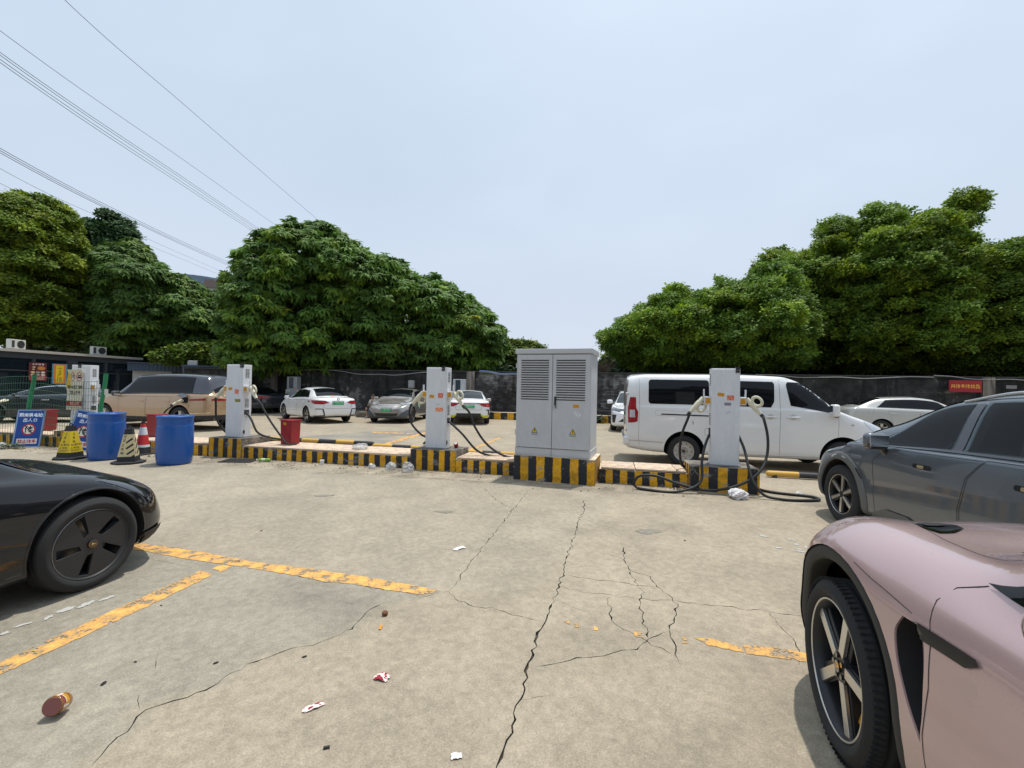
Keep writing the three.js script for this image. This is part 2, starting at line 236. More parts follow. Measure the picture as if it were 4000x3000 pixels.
// painted markings: flat sheets with worn, broken edges
const yellowMap = dataTex(512, 512, (u, v, i, j) => {
  const n = fbm2(u * 10, v * 10, 6, 10), f = fbm2(u * 60, v * 60, 3, 60), k = 1 + 0.25 * n + 0.18 * f, worn = n + 0.7 * f;
  const g = Math.max(0, Math.min(0.75, (0.02 - worn) * 2.2)), mix = (a, b) => (a + (b - a) * g) * k; return [mix(206, 168), mix(154, 150), mix(84, 126), worn < -0.43 ? 0 : 255];
});
const yellowM = std({ map: yellowMap, roughness: 0.85, alphaTest: 0.5, transparent: false });
yellowMap.repeat.set(1.3, 1.3);
MARKS.forEach((p, i) => {
  const r = rng(900 + i), pts = [];
  for (let k = 0; k < p.length; k += 2) { const a = [p[k], p[k + 1]], b = [p[(k + 2) % p.length], p[(k + 3) % p.length]], d = Math.hypot(a[0] - b[0], a[1] - b[1]), n = Math.max(1, Math.round(d / 0.03)), am = Math.min(0.012, d * 0.12); for (let q = 0; q < n; q++) pts.push(new THREE.Vector2(a[0] + (b[0] - a[0]) * q / n + (r() - 0.5) * am, a[1] + (b[1] - a[1]) * q / n + (r() - 0.5) * am)); }
  const g = new THREE.ShapeGeometry(new THREE.Shape(pts)).rotateX(-Math.PI / 2).translate(0, 0.003, 0);
  const uv = g.attributes.uv, pos = g.attributes.position; for (let k = 0; k < uv.count; k++) uv.setXY(k, pos.getX(k), pos.getZ(k)); 
  struct('road_marking', g, yellowM);
});
// white paint smears
const whitePaintM = std({ color: R3(0.6, 0.58, 0.53), roughness: 0.9 });
const smearM = std({ color: R3(0.46, 0.45, 0.42), roughness: 0.95 });
function splat(X, D, L, W, turn, seed, m, h = 0.004) { const r = rng(seed), pts = []; for (let k = 0; k < 26; k++) { const a = k / 26 * 6.2832, q = 0.55 + 0.6 * r(); pts.push(new THREE.Vector2(Math.cos(a) * L / 2 * q, Math.sin(a) * W / 2 * q)); } return new THREE.ShapeGeometry(new THREE.Shape(pts)).rotateX(-Math.PI / 2).rotateY(turn).translate(X, h, -D); }
{ const l = []; const r = rng(5); for (let i = 0; i < 9; i++) l.push(splat(SPOT.chips[0] - 0.12 + r() * 0.5, SPOT.chips[1] - 0.3 + r() * 0.5, 0.03 + 0.12 * r() * r(), 0.03 + 0.05 * r(), r() * 3, 20 + i, 0)); for (let i = 0; i < 7; i++) l.push(splat(SPOT.smear[0] + 0.02 + 0.05 * r() + i * 0.02, SPOT.smear[1] - 0.3 + i * 0.1, 0.05 + 0.1 * r(), 0.03 + 0.03 * r(), 1.2 + r() * 0.8, 60 + i, 0)); struct('road_marking', l, smearM).userData.label = 'chipped smears of old white paint on the concrete'; }
{ const l = [splat(0.42, 5.2, 0.3, 0.2, 0.3, 701, 0, 0.003), splat(-2.0, 5.3, 0.26, 0.12, 0.2, 702, 0, 0.003), splat(-3.9, 5.6, 0.3, 0.16, 0.6, 704, 0, 0.003)]; struct('oil_stain', l.map((q) => uvMetres(q)), std({ map: concreteMap, color: R3(0.36, 0.345, 0.32), roughness: 0.85 })); }
// ---------- striped kerbs of the charging island ----------
function stripeTex(metres, stripe, px, seed, h = 128, phase = 0) {
  const r = rng(seed), jit = Array.from({ length: 200 }, () => (r() - 0.5) * 0.05);
  return dataTex(px, h, (u, v) => {
    const x = u * metres / stripe + phase, k = Math.floor(x + 0.07 * fbm2(u * metres * 3, v * 6, 3) + 0.3 * fbm2(u * metres * 0.9 + seed, 3, 2)), yel = ((k % 2) + 2) % 2 === 0;
    const n = fbm2(u * metres * 4, v * 3 + seed, 5), f = fbm2(u * metres * 30, v * 14, 3), tone = 1 + 0.22 * n + 0.16 * f + jit[(k + 50) % 200] * 2;
    const chip = n + 0.6 * f + (v < 0.12 ? 0.06 : 0) + (v > 0.9 ? 0.10 : 0);
    if (chip > 0.36) { const q = 1 + 0.3 * f; return yel ? [152 * q, 140 * q, 122 * q] : [96 * q, 94 * q, 90 * q]; }
    return yel ? [216 * tone, 160 * tone, 28 * tone] : [44 * tone, 46 * tone, 50 * tone];
  });
}
function stripedBlock(name, label, X0, X1, D0, D1, H, seed, opt = {}) {
  const w = X1 - X0, d = D1 - D0;
  const t = thing(name, label, 'kerb', (X0 + X1) / 2, 0, (D0 + D1) / 2, opt.turn ?? 0, 'striped concrete of the charging island');
  const tex = stripeTex(w, opt.stripe ?? 0.115, Math.min(2048, Math.max(256, Math.round(w * 220))), seed, 128, opt.phase ?? 0);
  const m = std({ map: tex, roughness: 0.82, bumpMap: noiseRep(w * 2, 1), bumpScale: 0.004 });
  const top = opt.top ?? islandTopM;
  const g = new THREE.BoxGeometry(w, H, d, Math.max(2, Math.round(w / 0.1)), 3, 2); // slightly uneven casting
  const p = g.attributes.position, r = rng(seed);
  for (let i = 0; i < p.count; i++) { const x = p.getX(i), y = p.getY(i), z = p.getZ(i); p.setXYZ(i, x, y + (y > 0 ? 0.012 * fbm2(x * 2 + seed, z * 3, 3) : 0), z + (z > 0 ? 0.014 * fbm2(x * 2.2 + seed, y * 5, 3) : 0)); }
  g.computeVertexNormals(); g.translate(0, H / 2, 0);
  const gg = g.toNonIndexed(); gg.clearGroups(); const cnt = g.groups; cnt.forEach((q) => gg.addGroup(q.start, q.count, q.materialIndex));
  const mesh = part('block', gg, [opt.side ?? m, opt.side ?? m, top, top, m, m], t);
  return t;
}
const topMap = dataTex(512, 512, (u, v) => { const k = 1 + 0.2 * fbm2(u * 8, v * 8, 5, 8) + 0.15 * fbm2(u * 50, v * 50, 3, 50); return [206 * k, 190 * k, 170 * k]; });
const islandTopM = std({ map: topMap, roughness: 0.9 });
const rawM = std({ map: dataTex(512, 256, (u, v) => { const n = fbm2(u * 6, v * 4, 6), k = 1 + 0.5 * n; return [118 * k, 112 * k, 104 * k]; }), roughness: 0.95, bumpMap: noiseRep(3), bumpScale: 0.02 });
const kA = stripedBlock('island_kerb', 'long black and yellow kerb of the charging island left of the cabinet', -15.6, -3.68, 7.92, 8.75, 0.23, 31);
stripedBlock('island_kerb', 'short black and yellow kerb between the middle charger plinth and the grey cabinet', -2.79, -1.6, 7.86, 8.6, 0.235, 32);
stripedBlock('island_kerb', 'black and yellow kerb between the grey cabinet and the right charger plinth', -0.17, 1.25, 7.72, 8.4, 0.235, 33, { phase: 1 });
stripedBlock('charger_plinth', 'black and yellow plinth under the charger behind the blue barrels', -8.31, -7.5, 7.9, 8.72, 0.4, 34, { top: rawM, side: rawM });
stripedBlock('charger_plinth', 'black and yellow plinth under the middle charger with plastic bags at its foot', -3.69, -2.78, 7.88, 8.62, 0.38, 35, { phase: 1, top: rawM, side: rawM });
stripedBlock('cabinet_plinth', 'tall black and yellow plinth under the grey power cabinet', -1.585, -0.2, 7.5, 8.3, 0.42, 36, { stripe: 0.14, phase: 1, turn: -0.09, side: null });
stripedBlock('charger_plinth', 'black and yellow plinth at the right end of the island ringed by fallen cables', 1.24, 2.25, 7.56, 8.25, 0.39, 37, { phase: 1, top: rawM, stripe: 0.142 });
stripedBlock('charger_plinth', 'black and yellow plinth under the charger hung with a torn banner', -12.75, -11.6, 7.95, 8.75, 0.36, 38, { top: rawM });
stripedBlock('boundary_kerb', 'black and yellow kerb at the foot of the brick wall', -6.4, 2.2, 22.0, 22.6, 0.36, 39, { stripe: 0.33 });
// pale paving slabs on the island
{
  const r = rng(77), mats = [0.94, 1, 1.05].map((k) => std({ map: topMap, color: R3(0.95 * k, 0.88 * k, 0.83 * k), roughness: 0.88 }));
  const lay = (x0, x1, d0, d1, y, parentName, label) => {
    const t = thing(parentName, label, 'paving', (x0 + x1) / 2, y, (d0 + d1) / 2, 0, 'paving on the charging island');
    let x = x0; while (x < x1 - 0.05) { const w = Math.min(x1 - x, 0.5 + 0.3 * r()); const m = part('paving_slab', rbox(w - 0.012, 0.03, d1 - d0, 0.006, x + w / 2 - (x0 + x1) / 2, 0.014 + r() * 0.004, 0, 1), mats[Math.floor(r() * 3)], t); m.rotation.set((r() - 0.5) * 0.01, (r() - 0.5) * 0.008, (r() - 0.5) * 0.006); x += w; }
  };
  lay(-15.5, -12.78, 7.93, 8.75, 0.236, 'slab_row', 'pale paving slabs on the island behind the leaning blue sign');
  lay(-11.55, -8.33, 7.93, 8.75, 0.236, 'slab_row', 'pale paving slabs on the island under a red box beside the gold car');
  lay(-7.46, -3.72, 7.93, 8.75, 0.236, 'slab_row', 'pale paving slabs on the island in front of the red box and clear bag');
  lay(-2.76, -1.62, 7.87, 8.6, 0.241, 'slab_row', 'pale paving slabs on the island left of the power cabinet');
  lay(-0.15, 1.22, 7.73, 8.4, 0.241, 'slab_row', 'pale paving slabs on the island right of the power cabinet');
}
// ---------- boundary wall ----------
{
  const wallTex = dataTex(2048, 256, (u, v) => {
    const X = -26 + u * 64, y = v * 2.45, brick = X > -6.6 + 0.3 * Math.sin(y * 5) && X < 3.5;
    const row = y / 0.075, off = Math.floor(row) % 2 ? 0.5 : 0, bx = X / 0.25 + off, joint = brick && (row - Math.floor(row) > 0.82 || bx - Math.floor(bx) > 0.94);
    const id = HASH[(Math.floor(row) * 631 + Math.floor(bx) * 97) & 65535], n = fbm2(X * 0.7, y * 0.9, 6), f = fbm2(X * 5, y * 5, 4), drip = fbm2(X * 3.2, y * 0.25 + 5, 4);
    let c = brick ? [88 + 24 * id, 84 + 22 * id, 82 + 20 * id] : [54, 53, 52];
    const lime = n * 0.8 + f * 0.9 + id * 0.12; if (brick && lime > 0.16) c = [98 + 14 * id, 97 + 14 * id, 96 + 14 * id]; else if (!brick && lime > 0.5) c = [80, 79, 77];
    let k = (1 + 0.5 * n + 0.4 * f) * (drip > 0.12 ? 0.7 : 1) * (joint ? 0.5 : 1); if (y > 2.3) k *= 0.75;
    return [c[0] * k, c[1] * k, c[2] * k];
  });
  const wallBump = dataTex(2048, 256, (u, v) => { const X = -26 + u * 64, y = v * 2.45, brick = X > -6.6; const row = y / 0.075, off = Math.floor(row) % 2 ? 0.5 : 0, bx = X / 0.25 + off; const j = brick && (row - Math.floor(row) > 0.82 || bx - Math.floor(bx) > 0.94); const q = (j ? 40 : 190) + 90 * fbm2(X * 4, y * 4, 4); return [q, q, q]; }, false);
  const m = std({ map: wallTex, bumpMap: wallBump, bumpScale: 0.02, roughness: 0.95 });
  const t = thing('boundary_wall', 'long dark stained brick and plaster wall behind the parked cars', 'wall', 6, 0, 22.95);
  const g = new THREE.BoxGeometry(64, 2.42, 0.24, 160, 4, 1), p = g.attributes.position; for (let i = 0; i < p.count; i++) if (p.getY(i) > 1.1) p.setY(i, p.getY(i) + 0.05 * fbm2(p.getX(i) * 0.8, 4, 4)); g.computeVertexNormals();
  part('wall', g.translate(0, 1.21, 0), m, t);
  part('coping', box(64, 0.05, 0.32, 0, 2.455, 0), std({ color: R3(0.06, 0.058, 0.054), roughness: 0.95 }), t);
  for (const x of [-13.3, -25.4, -3.2, 9.5, 18]) part('pier', box(0.42, 2.44, 0.12, x, 1.22, 0.18), rawM, t);
  part('footing', box(64, 0.22, 0.5, 0, 0.11, 0.2), rawM, t);
  // pale conduits sagging along the top, blue hose
  const pv = std({ color: R3(0.3, 0.3, 0.29), roughness: 0.5 }), bl = std({ color: R3(0.09, 0.19, 0.42), roughness: 0.5 });
  const hang = (x0, x1, y, sag, m2, label) => tag(part(numbered('wall_cable'), tube(Array.from({ length: 9 }, (_, i) => { const q = i / 8; return V3(x0 + (x1 - x0) * q, y - sag * 4 * q * (1 - q) + 0.03 * Math.sin(i * 2.1), -22.68); }), 0.022, 40, 6), m2, scene), label, 'cable', 'cables strung along the wall');
  hang(-21.5, -15.5, 2.44, 0.02, pv, 'pale cable along the wall top behind the left charger'); hang(-15.5, -9.4, 2.42, 0.22, pv, 'sagging pale cable on the wall above the silver car');
  hang(-6.8, -2.4, 2.5, 0.16, bl, 'blue hose sagging along the brick wall beside the cabinet'); hang(-6.8, -2.4, 2.44, 0.13, pv, 'pale cable under the blue hose on the brick wall');
  hang(6.5, 13.5, 2.45, 0.1, pv, 'pale cable on the dark wall left of the red notice'); hang(13.5, 19, 2.5, 0.15, pv, 'pale cable on the dark wall above the red notice');
}
// ---------- yellow and black wheel stops behind the island ----------
{
  const ym = std({ color: R3(0.62, 0.36, 0.06), roughness: 0.6 }), km = std({ color: R3(0.03, 0.03, 0.032), roughness: 0.6 });
  for (const [x0, x1, D, label] of [[-9.1, -6.0, 10.55, 'striped wheel stop on the ground behind the red box'], [-5.75, -4.25, 10.2, 'striped wheel stop behind the middle charger'], [-3.3, -2.0, 9.95, 'striped wheel stop left of the grey cabinet behind the trailing cable'], [2.9, 5.4, 9.25, 'low striped wheel stop beside the grey car']]) {
    const t = thing('wheel_stop', label, 'wheel stop', (x0 + x1) / 2, 0, D, 0, 'wheel stops behind the island');
    const n = Math.round((x1 - x0) / 0.5), w = (x1 - x0) / n;
    for (let i = 0; i < n; i++) part('band', new THREE.CapsuleGeometry(0.055, w - 0.11 + 0.1, 4, 12).rotateZ(Math.PI / 2).translate(x0 + w * (i + 0.5) - (x0 + x1) / 2, 0.07, 0), i % 2 ? km : ym, t);
    for (let i = 0; i <= 2; i++) part('bracket', box(0.05, 0.05, 0.14, (i / 2 - 0.5) * (x1 - x0 - 0.2), 0.025, 0), km, t);
  }
}
// ---------- car building ----------
// monotone cubic through keyed rows [x, a, b ...]
function keyed(rows) {
  rows = rows.slice().sort((a, b) => a[0] - b[0]); const n = rows.length, m = rows[0].length - 1, d = [], h = [];
  for (let i = 0; i < n - 1; i++) h.push(Math.max(1e-6, rows[i + 1][0] - rows[i][0]));
  const tan = [];
  for (let k = 1; k <= m; k++) {
    const s = []; for (let i = 0; i < n - 1; i++) s.push((rows[i + 1][k] - rows[i][k]) / h[i]);
    const t = new Array(n); t[0] = s[0] ?? 0; t[n - 1] = s[n - 2] ?? 0;
    for (let i = 1; i < n - 1; i++) t[i] = s[i - 1] * s[i] <= 0 ? 0 : (3 * (h[i - 1] + h[i])) / ((2 * h[i] + h[i - 1]) / s[i - 1] + (h[i] + 2 * h[i - 1]) / s[i]);
    tan.push(t);
  }
  return (x) => {
    if (n === 1 || x <= rows[0][0]) return rows[0].slice(1); if (x >= rows[n - 1][0]) return rows[n - 1].slice(1);
    let i = 0; while (x > rows[i + 1][0]) i++;
    const q = (x - rows[i][0]) / h[i], q2 = q * q, q3 = q2 * q, out = [];
    for (let k = 1; k <= m; k++) out.push((2 * q3 - 3 * q2 + 1) * rows[i][k] + (q3 - 2 * q2 + q) * h[i] * tan[k - 1][i] + (-2 * q3 + 3 * q2) * rows[i + 1][k] + (q3 - q2) * h[i] * tan[k - 1][i + 1]);
    return out;
  };
}
// body shell: sections along x (front is +x), z to the car's right
class Shell {
  constructor(s) {
    this.s = s; this.top = keyed(s.top); this.belt = keyed(s.belt); this.crest = keyed(s.crest); this.edge = keyed(s.edge); this.plan = keyed(s.plan); this.sill = keyed(s.sill ?? [[0, s.gc]]);
  }
  control(x) {
    const s = this.s, k = this.plan(x)[0], hw = s.W / 2, yb = this.sill(x)[0], [by, bw] = this.belt(x), [cy, cw] = this.crest(x), [ey, ew] = this.edge(x), [ty] = this.top(x);
    const m = s.mid ?? 0.52;
    return [[0, yb], [hw * k - 0.2, yb], [hw * k - 0.045, yb + 0.05], [hw * k - 0.004, yb + (by - yb) * 0.28], [hw * k, yb + (by - yb) * m], [bw * k, by], [cw * k, cy], [ew * k, ey], [ew * k * 0.55, ey + (ty - ey) * 0.72], [0, ty]];
  }
  at(x, v, side = 1) {
    const c = this.control(x), s = this.s, L2 = s.L / 2;
    const i = Math.min(c.length - 2, Math.floor(v)), q = v - i, P = (k) => c[Math.max(0, Math.min(c.length - 1, k))];
    const dist = (a, b) => Math.max(1e-4, Math.hypot(a[0] - b[0], a[1] - b[1]));
    const p0 = i === 0 ? [-P(1)[0], P(1)[1]] : P(i - 1), p1 = P(i), p2 = P(i + 1), p3 = i + 2 >= c.length ? [-P(c.length - 2)[0], P(c.length - 2)[1]] : P(i + 2);
    const d0 = Math.sqrt(dist(p0, p1)), d1 = Math.sqrt(dist(p1, p2)), d2 = Math.sqrt(dist(p2, p3)), out = [];
    for (let k = 0; k < 2; k++) {
      let m1 = (p1[k] - p0[k]) / d0 - (p2[k] - p0[k]) / (d0 + d1) + (p2[k] - p1[k]) / d1, m2 = (p2[k] - p1[k]) / d1 - (p3[k] - p1[k]) / (d1 + d2) + (p3[k] - p2[k]) / d2;
      m1 *= d1; m2 *= d1; const q2 = q * q, q3 = q2 * q;
      out.push((2 * q3 - 3 * q2 + 1) * p1[k] + (q3 - 2 * q2 + q) * m1 + (-2 * q3 + 3 * q2) * p2[k] + (q3 - q2) * m2);
    }
    let [z, y] = out;
    const ends = [[L2, s.noseR ?? 0.5, s.noseP ?? 3, s.noseC ?? 0.5, 1], [-L2, s.tailR ?? 0.4, s.tailP ?? 3.2, s.tailC ?? 0.6, -1]];
    for (const [e, r, p, yc, sg] of ends) { const w = (x * sg - (L2 - r)) / r; if (w > 0) { const kz = Math.pow(Math.max(0, 1 - Math.pow(Math.min(1, w), p)), 1 / p), ky = Math.pow(Math.max(0, 1 - Math.pow(Math.min(1, w), (s.endPY ?? p + 1.2))), 1 / (s.endPY ?? p + 1.2)); z *= kz; y = yc + (y - yc) * ky; } }
    return V3(x, y, z * side);
  }
  stations(n) { const s = this.s, L2 = s.L / 2, rf = s.noseR ?? 0.5, rr = s.tailR ?? 0.4, xs = []; const k = Math.round(n * 0.16); for (let i = 0; i < k; i++) xs.push(-L2 + rr * (1 - Math.cos((i / k) * Math.PI / 2))); const mid = n - 2 * k; for (let i = 0; i <= mid; i++) xs.push(-L2 + rr + (s.L - rr - rf) * i / mid); for (let i = k - 1; i >= 0; i--) xs.push(L2 - rf * (1 - Math.cos((i / k) * Math.PI / 2))); return xs; }
  geometry(n = 90, m = 5) {
    const xs = this.stations(n), ring = 9 * m * 2, pos = [], idx = [];
    xs.forEach((x) => { for (let j = 0; j < ring; j++) { const half = j <= 9 * m, v = half ? j / m : (ring - j) / m, p = this.at(x, v, half ? 1 : -1); pos.push(p.x, p.y, p.z); } });
    for (let i = 0; i + 1 < xs.length; i++) for (let j = 0; j < ring; j++) { const a = i * ring + j, b = i * ring + (j + 1) % ring, c = a + ring, d = b + ring; idx.push(a, b, c, b, d, c); }
    const g = new THREE.BufferGeometry(); g.setAttribute('position', new THREE.BufferAttribute(new Float32Array(pos), 3)); g.setIndex(idx);
    let w = mergeVertices(g, 1e-5); const keep = [], a = w.index.array; for (let i = 0; i < a.length; i += 3) if (a[i] !== a[i + 1] && a[i + 1] !== a[i + 2] && a[i] !== a[i + 2]) keep.push(a[i], a[i + 1], a[i + 2]);
    w.setIndex(keep); w.computeVertexNormals(); 
    // outward check
    const vol = (() => { const p = w.attributes.position, ix = w.index.array; let s = 0; const A = V3(), B = V3(), C = V3(); for (let i = 0; i < ix.length; i += 3) { A.fromBufferAttribute(p, ix[i]); B.fromBufferAttribute(p, ix[i + 1]); C.fromBufferAttribute(p, ix[i + 2]); s += A.dot(B.cross(C)); } return s; })();
    if (vol < 0) { const ix = w.index.array; for (let i = 0; i < ix.length; i += 3) { const t = ix[i]; ix[i] = ix[i + 1]; ix[i + 1] = t; } w.computeVertexNormals(); }
    const uv = new Float32Array(w.attributes.position.count * 2); for (let i = 0; i < uv.length / 2; i++) { uv[i * 2] = w.attributes.position.getX(i); uv[i * 2 + 1] = w.attributes.position.getY(i) + w.attributes.position.getZ(i); } w.setAttribute('uv', new THREE.BufferAttribute(uv, 2));
    return w;
  }
  // a skin over part of the shell, in its own (x, v) coordinates, a little proud of it
  skin(x0, x1, v0, v1, nx, nv, off, side = 1, fn) {
    const pos = [], idx = [], uv = [];
    for (let i = 0; i <= nx; i++) for (let j = 0; j <= nv; j++) {
      const a = i / nx, b = j / nv; let x = typeof x0 === 'function' ? x0(b) + (x1(b) - x0(b)) * a : x0 + (x1 - x0) * a; const va = typeof v0 === 'function' ? v0(x, a) : v0, vb = typeof v1 === 'function' ? v1(x, a) : v1, v = va + (vb - va) * b;
      const p = this.at(x, v, 1), e = 0.004, px = this.at(x + e, v, 1).sub(this.at(x - e, v, 1)), pv = this.at(x, Math.min(8.999, v + 0.01), 1).sub(this.at(x, Math.max(0, v - 0.01), 1)), n = px.cross(pv).normalize(); if (n.z < 0 && n.y < 0) n.negate(); if (v > 6 && n.y < 0) n.negate(); if (v <= 6 && n.z < 0) n.negate();
      p.addScaledVector(n, off); pos.push(p.x, p.y, p.z * side); uv.push(x, v);
    }
    for (let i = 0; i < nx; i++) for (let j = 0; j < nv; j++) { const a = i * (nv + 1) + j, b = a + 1, c = a + nv + 1, d = c + 1; side > 0 ? idx.push(a, c, b, b, c, d) : idx.push(a, b, c, b, d, c); }
    const g = new THREE.BufferGeometry(); g.setAttribute('position', new THREE.BufferAttribute(new Float32Array(pos), 3)); g.setAttribute('uv', new THREE.BufferAttribute(new Float32Array(uv), 2)); g.setIndex(idx); g.computeVertexNormals(); const nm = g.attributes.normal; let sum = 0; for (let i = 0; i < nm.count; i++) sum += (v0 === undefined ? 0 : 1) * (nm.getY(i) * (typeof v1 === 'number' && v1 > 7.5 ? 1 : 0) + nm.getZ(i) * side * (typeof v1 === 'number' && v1 > 7.5 ? 0 : 1)); if (sum < 0) { for (let i = 0; i < idx.length; i += 3) { const q = idx[i]; idx[i] = idx[i + 1]; idx[i + 1] = q; } g.setIndex(idx); g.computeVertexNormals(); } return g;
  }
}
const csg = new Evaluator(); csg.attributes = ['position', 'normal', 'uv']; csg.useGroups = true;
const wellM = std({ color: R3(0.012, 0.012, 0.013), roughness: 0.95 });
const plasticM = std({ color: R3(0.022, 0.022, 0.024), roughness: 0.62 });
const glossM = phys({ color: R3(0.008, 0.008, 0.01), roughness: 0.08, clearcoat: 1, clearcoatRoughness: 0.03 });
const glassM = phys({ color: R3(0.005, 0.006, 0.008), roughness: 0.03, specularIntensity: 0.6 });
const glassLightM = phys({ color: R3(0.022, 0.03, 0.034), roughness: 0.03 });
const chromeM = std({ color: R3(0.75, 0.76, 0.78), roughness: 0.18, metalness: 1 });
const silverM = std({ color: R3(0.55, 0.56, 0.57), roughness: 0.35, metalness: 0.9 });
const redLensM = phys({ color: R3(0.3, 0.006, 0.01), roughness: 0.25 });
const clearLensM = phys({ color: R3(0.62, 0.66, 0.7), roughness: 0.12, clearcoat: 1, metalness: 0.3 });
const darkLensM = phys({ color: R3(0.05, 0.055, 0.065), roughness: 0.1, clearcoat: 1, metalness: 0.4 });
const seamM = std({ color: R3(0.012, 0.012, 0.012), roughness: 1 });
const rubberM = std({ color: R3(0.02, 0.02, 0.021), roughness: 0.85, bumpMap: noiseRep(6), bumpScale: 0.002 });
const discM = std({ color: R3(0.3, 0.29, 0.28), roughness: 0.4, metalness: 0.9 });
const dustMap = dataTex(256, 256, (u, v) => { const n = 195 + 80 * fbm2(u * 6, v * 6, 4, 6); return [0, n, 0]; }, false); dustMap.repeat.set(0.6, 0.6);
function paint(r, g, b, metal = 0.0, rough = 0.42, cr = 0.05) { return phys({ color: R3(r, g, b), metalness: metal, roughness: rough, roughnessMap: dustMap, clearcoat: 1, clearcoatRoughness: cr }); }
// raycast helper on a body
function caster(geo) {
  const g = new THREE.BufferGeometry(); g.setAttribute('position', geo.attributes.position.clone()); g.setIndex(geo.index ? geo.index.clone() : [...Array(geo.attributes.position.count).keys()]);
  const bvh = new MeshBVH(g), ray = new THREE.Ray(), nrm = geo.attributes.normal, A = V3(), B = V3(), C = V3(), bc = V3();
  return (o, d) => {
    ray.origin.copy(o); ray.direction.copy(d); const h = bvh.raycastFirst(ray, THREE.DoubleSide); if (!h) return null;
    const { a, b, c } = h.face, p = g.attributes.position; A.fromBufferAttribute(p, a); B.fromBufferAttribute(p, b); C.fromBufferAttribute(p, c);
    THREE.Triangle.getBarycoord(h.point, A, B, C, bc); const n = V3(0, 0, 0); if (nrm && bc) [a, b, c].forEach((k, i) => n.addScaledVector(A.fromBufferAttribute(nrm, k), bc.getComponent(i))); n.normalize(); if (n.dot(d) > 0) n.negate(); if (n.lengthSq() < 0.5) n.copy(d).negate();
    return { p: h.point.clone(), n };
  };
}
// a flat outline (a, b) pressed onto the body along an axis: 'side' (x, y), 'top' (x, z), 'front' / 'rear' (z, y)
function pressed(cast, outline, axis, off, side = 1, maxEdge = 0.05) {
  const pts = []; for (let i = 0; i < outline.length; i += 2) pts.push(new THREE.Vector2(outline[i], outline[i + 1]));
  let g = new THREE.ShapeGeometry(new THREE.Shape(pts), 8); g = new TessellateModifier(maxEdge, 7).modify(g.toNonIndexed());
  const p = g.attributes.position, nn = new Float32Array(p.count * 3), ok = new Uint8Array(p.count), cache = new Map();
  const dirs = { side: V3(0, 0, -side), top: V3(0, -1, 0), front: V3(-1, 0, 0), rear: V3(1, 0, 0) }, d = dirs[axis];
  for (let i = 0; i < p.count; i++) {
    const a = p.getX(i), b = p.getY(i), key = a.toFixed(4) + ',' + b.toFixed(4); let h = cache.get(key);
    if (h === undefined) { const o = axis === 'side' ? V3(a, b, 3 * side) : axis === 'top' ? V3(a, 4, b) : V3(axis === 'front' ? 6 : -6, b, a); h = cast(o, d); cache.set(key, h); }
    if (h) { ok[i] = 1; p.setXYZ(i, h.p.x + h.n.x * off, h.p.y + h.n.y * off, h.p.z + h.n.z * off); nn.set([h.n.x, h.n.y, h.n.z], i * 3); }
  }
  const P = [], N = [], U = []; const A = V3(), B = V3(), C2 = V3(), N0 = V3();
  for (let t = 0; t < p.count; t += 3) { if (!(ok[t] && ok[t + 1] && ok[t + 2])) continue; A.fromBufferAttribute(p, t); B.fromBufferAttribute(p, t + 1).sub(A); C2.fromBufferAttribute(p, t + 2).sub(A); N0.set(nn[t * 3], nn[t * 3 + 1], nn[t * 3 + 2]); const ord = B.cross(C2).dot(N0) < 0 ? [t, t + 2, t + 1] : [t, t + 1, t + 2]; for (const k of ord) { P.push(p.getX(k), p.getY(k), p.getZ(k)); N.push(nn[k * 3], nn[k * 3 + 1], nn[k * 3 + 2]); U.push(p.getX(k), p.getY(k)); } }
  const o = new THREE.BufferGeometry(); o.setAttribute('position', new THREE.BufferAttribute(new Float32Array(P), 3)); o.setAttribute('normal', new THREE.BufferAttribute(new Float32Array(N), 3)); o.setAttribute('uv', new THREE.BufferAttribute(new Float32Array(U), 2)); return o;
}
function pressedLine(cast, line, axis, off, side, w) { // a thin strip along a polyline
  const P = []; for (let i = 0; i + 3 < line.length; i += 2) { const ax = line[i], ay = line[i + 1], bx = line[i + 2], by = line[i + 3], n = Math.max(1, Math.ceil(Math.hypot(bx - ax, by - ay) / 0.06)); for (let k = 0; k < n; k++) P.push(new THREE.Vector2(ax + (bx - ax) * k / n, ay + (by - ay) * k / n)); }
  P.push(new THREE.Vector2(line[line.length - 2], line[line.length - 1]));
  const d = { side: V3(0, 0, -side), top: V3(0, -1, 0), front: V3(-1, 0, 0), rear: V3(1, 0, 0) }[axis];
  const hit = (v) => cast(axis === 'side' ? V3(v.x, v.y, 3 * side) : axis === 'top' ? V3(v.x, 4, v.y) : V3(axis === 'front' ? 6 : -6, v.y, v.x), d);
  const pos = [], nor = []; let prev = null;
  P.forEach((p, i) => {
    const t = P[Math.min(P.length - 1, i + 1)].clone().sub(P[Math.max(0, i - 1)]).normalize(), n = new THREE.Vector2(-t.y, t.x).multiplyScalar(w / 2), a = hit(p.clone().add(n)), b = hit(p.clone().sub(n));
    const cur = a && b ? [a, b] : null;
    if (cur && prev) { const fl = prev[1].p.clone().sub(prev[0].p).cross(cur[0].p.clone().sub(prev[0].p)).dot(prev[0].n) < 0; for (const h of fl ? [prev[0], cur[0], prev[1], prev[1], cur[0], cur[1]] : [prev[0], prev[1], cur[0], prev[1], cur[1], cur[0]]) { pos.push(h.p.x + h.n.x * off, h.p.y + h.n.y * off, h.p.z + h.n.z * off); nor.push(h.n.x, h.n.y, h.n.z); } }
    prev = cur;
  });
  const g = new THREE.BufferGeometry(); g.setAttribute('position', new THREE.BufferAttribute(new Float32Array(pos), 3)); g.setAttribute('normal', new THREE.BufferAttribute(new Float32Array(nor), 3)); return g;
}
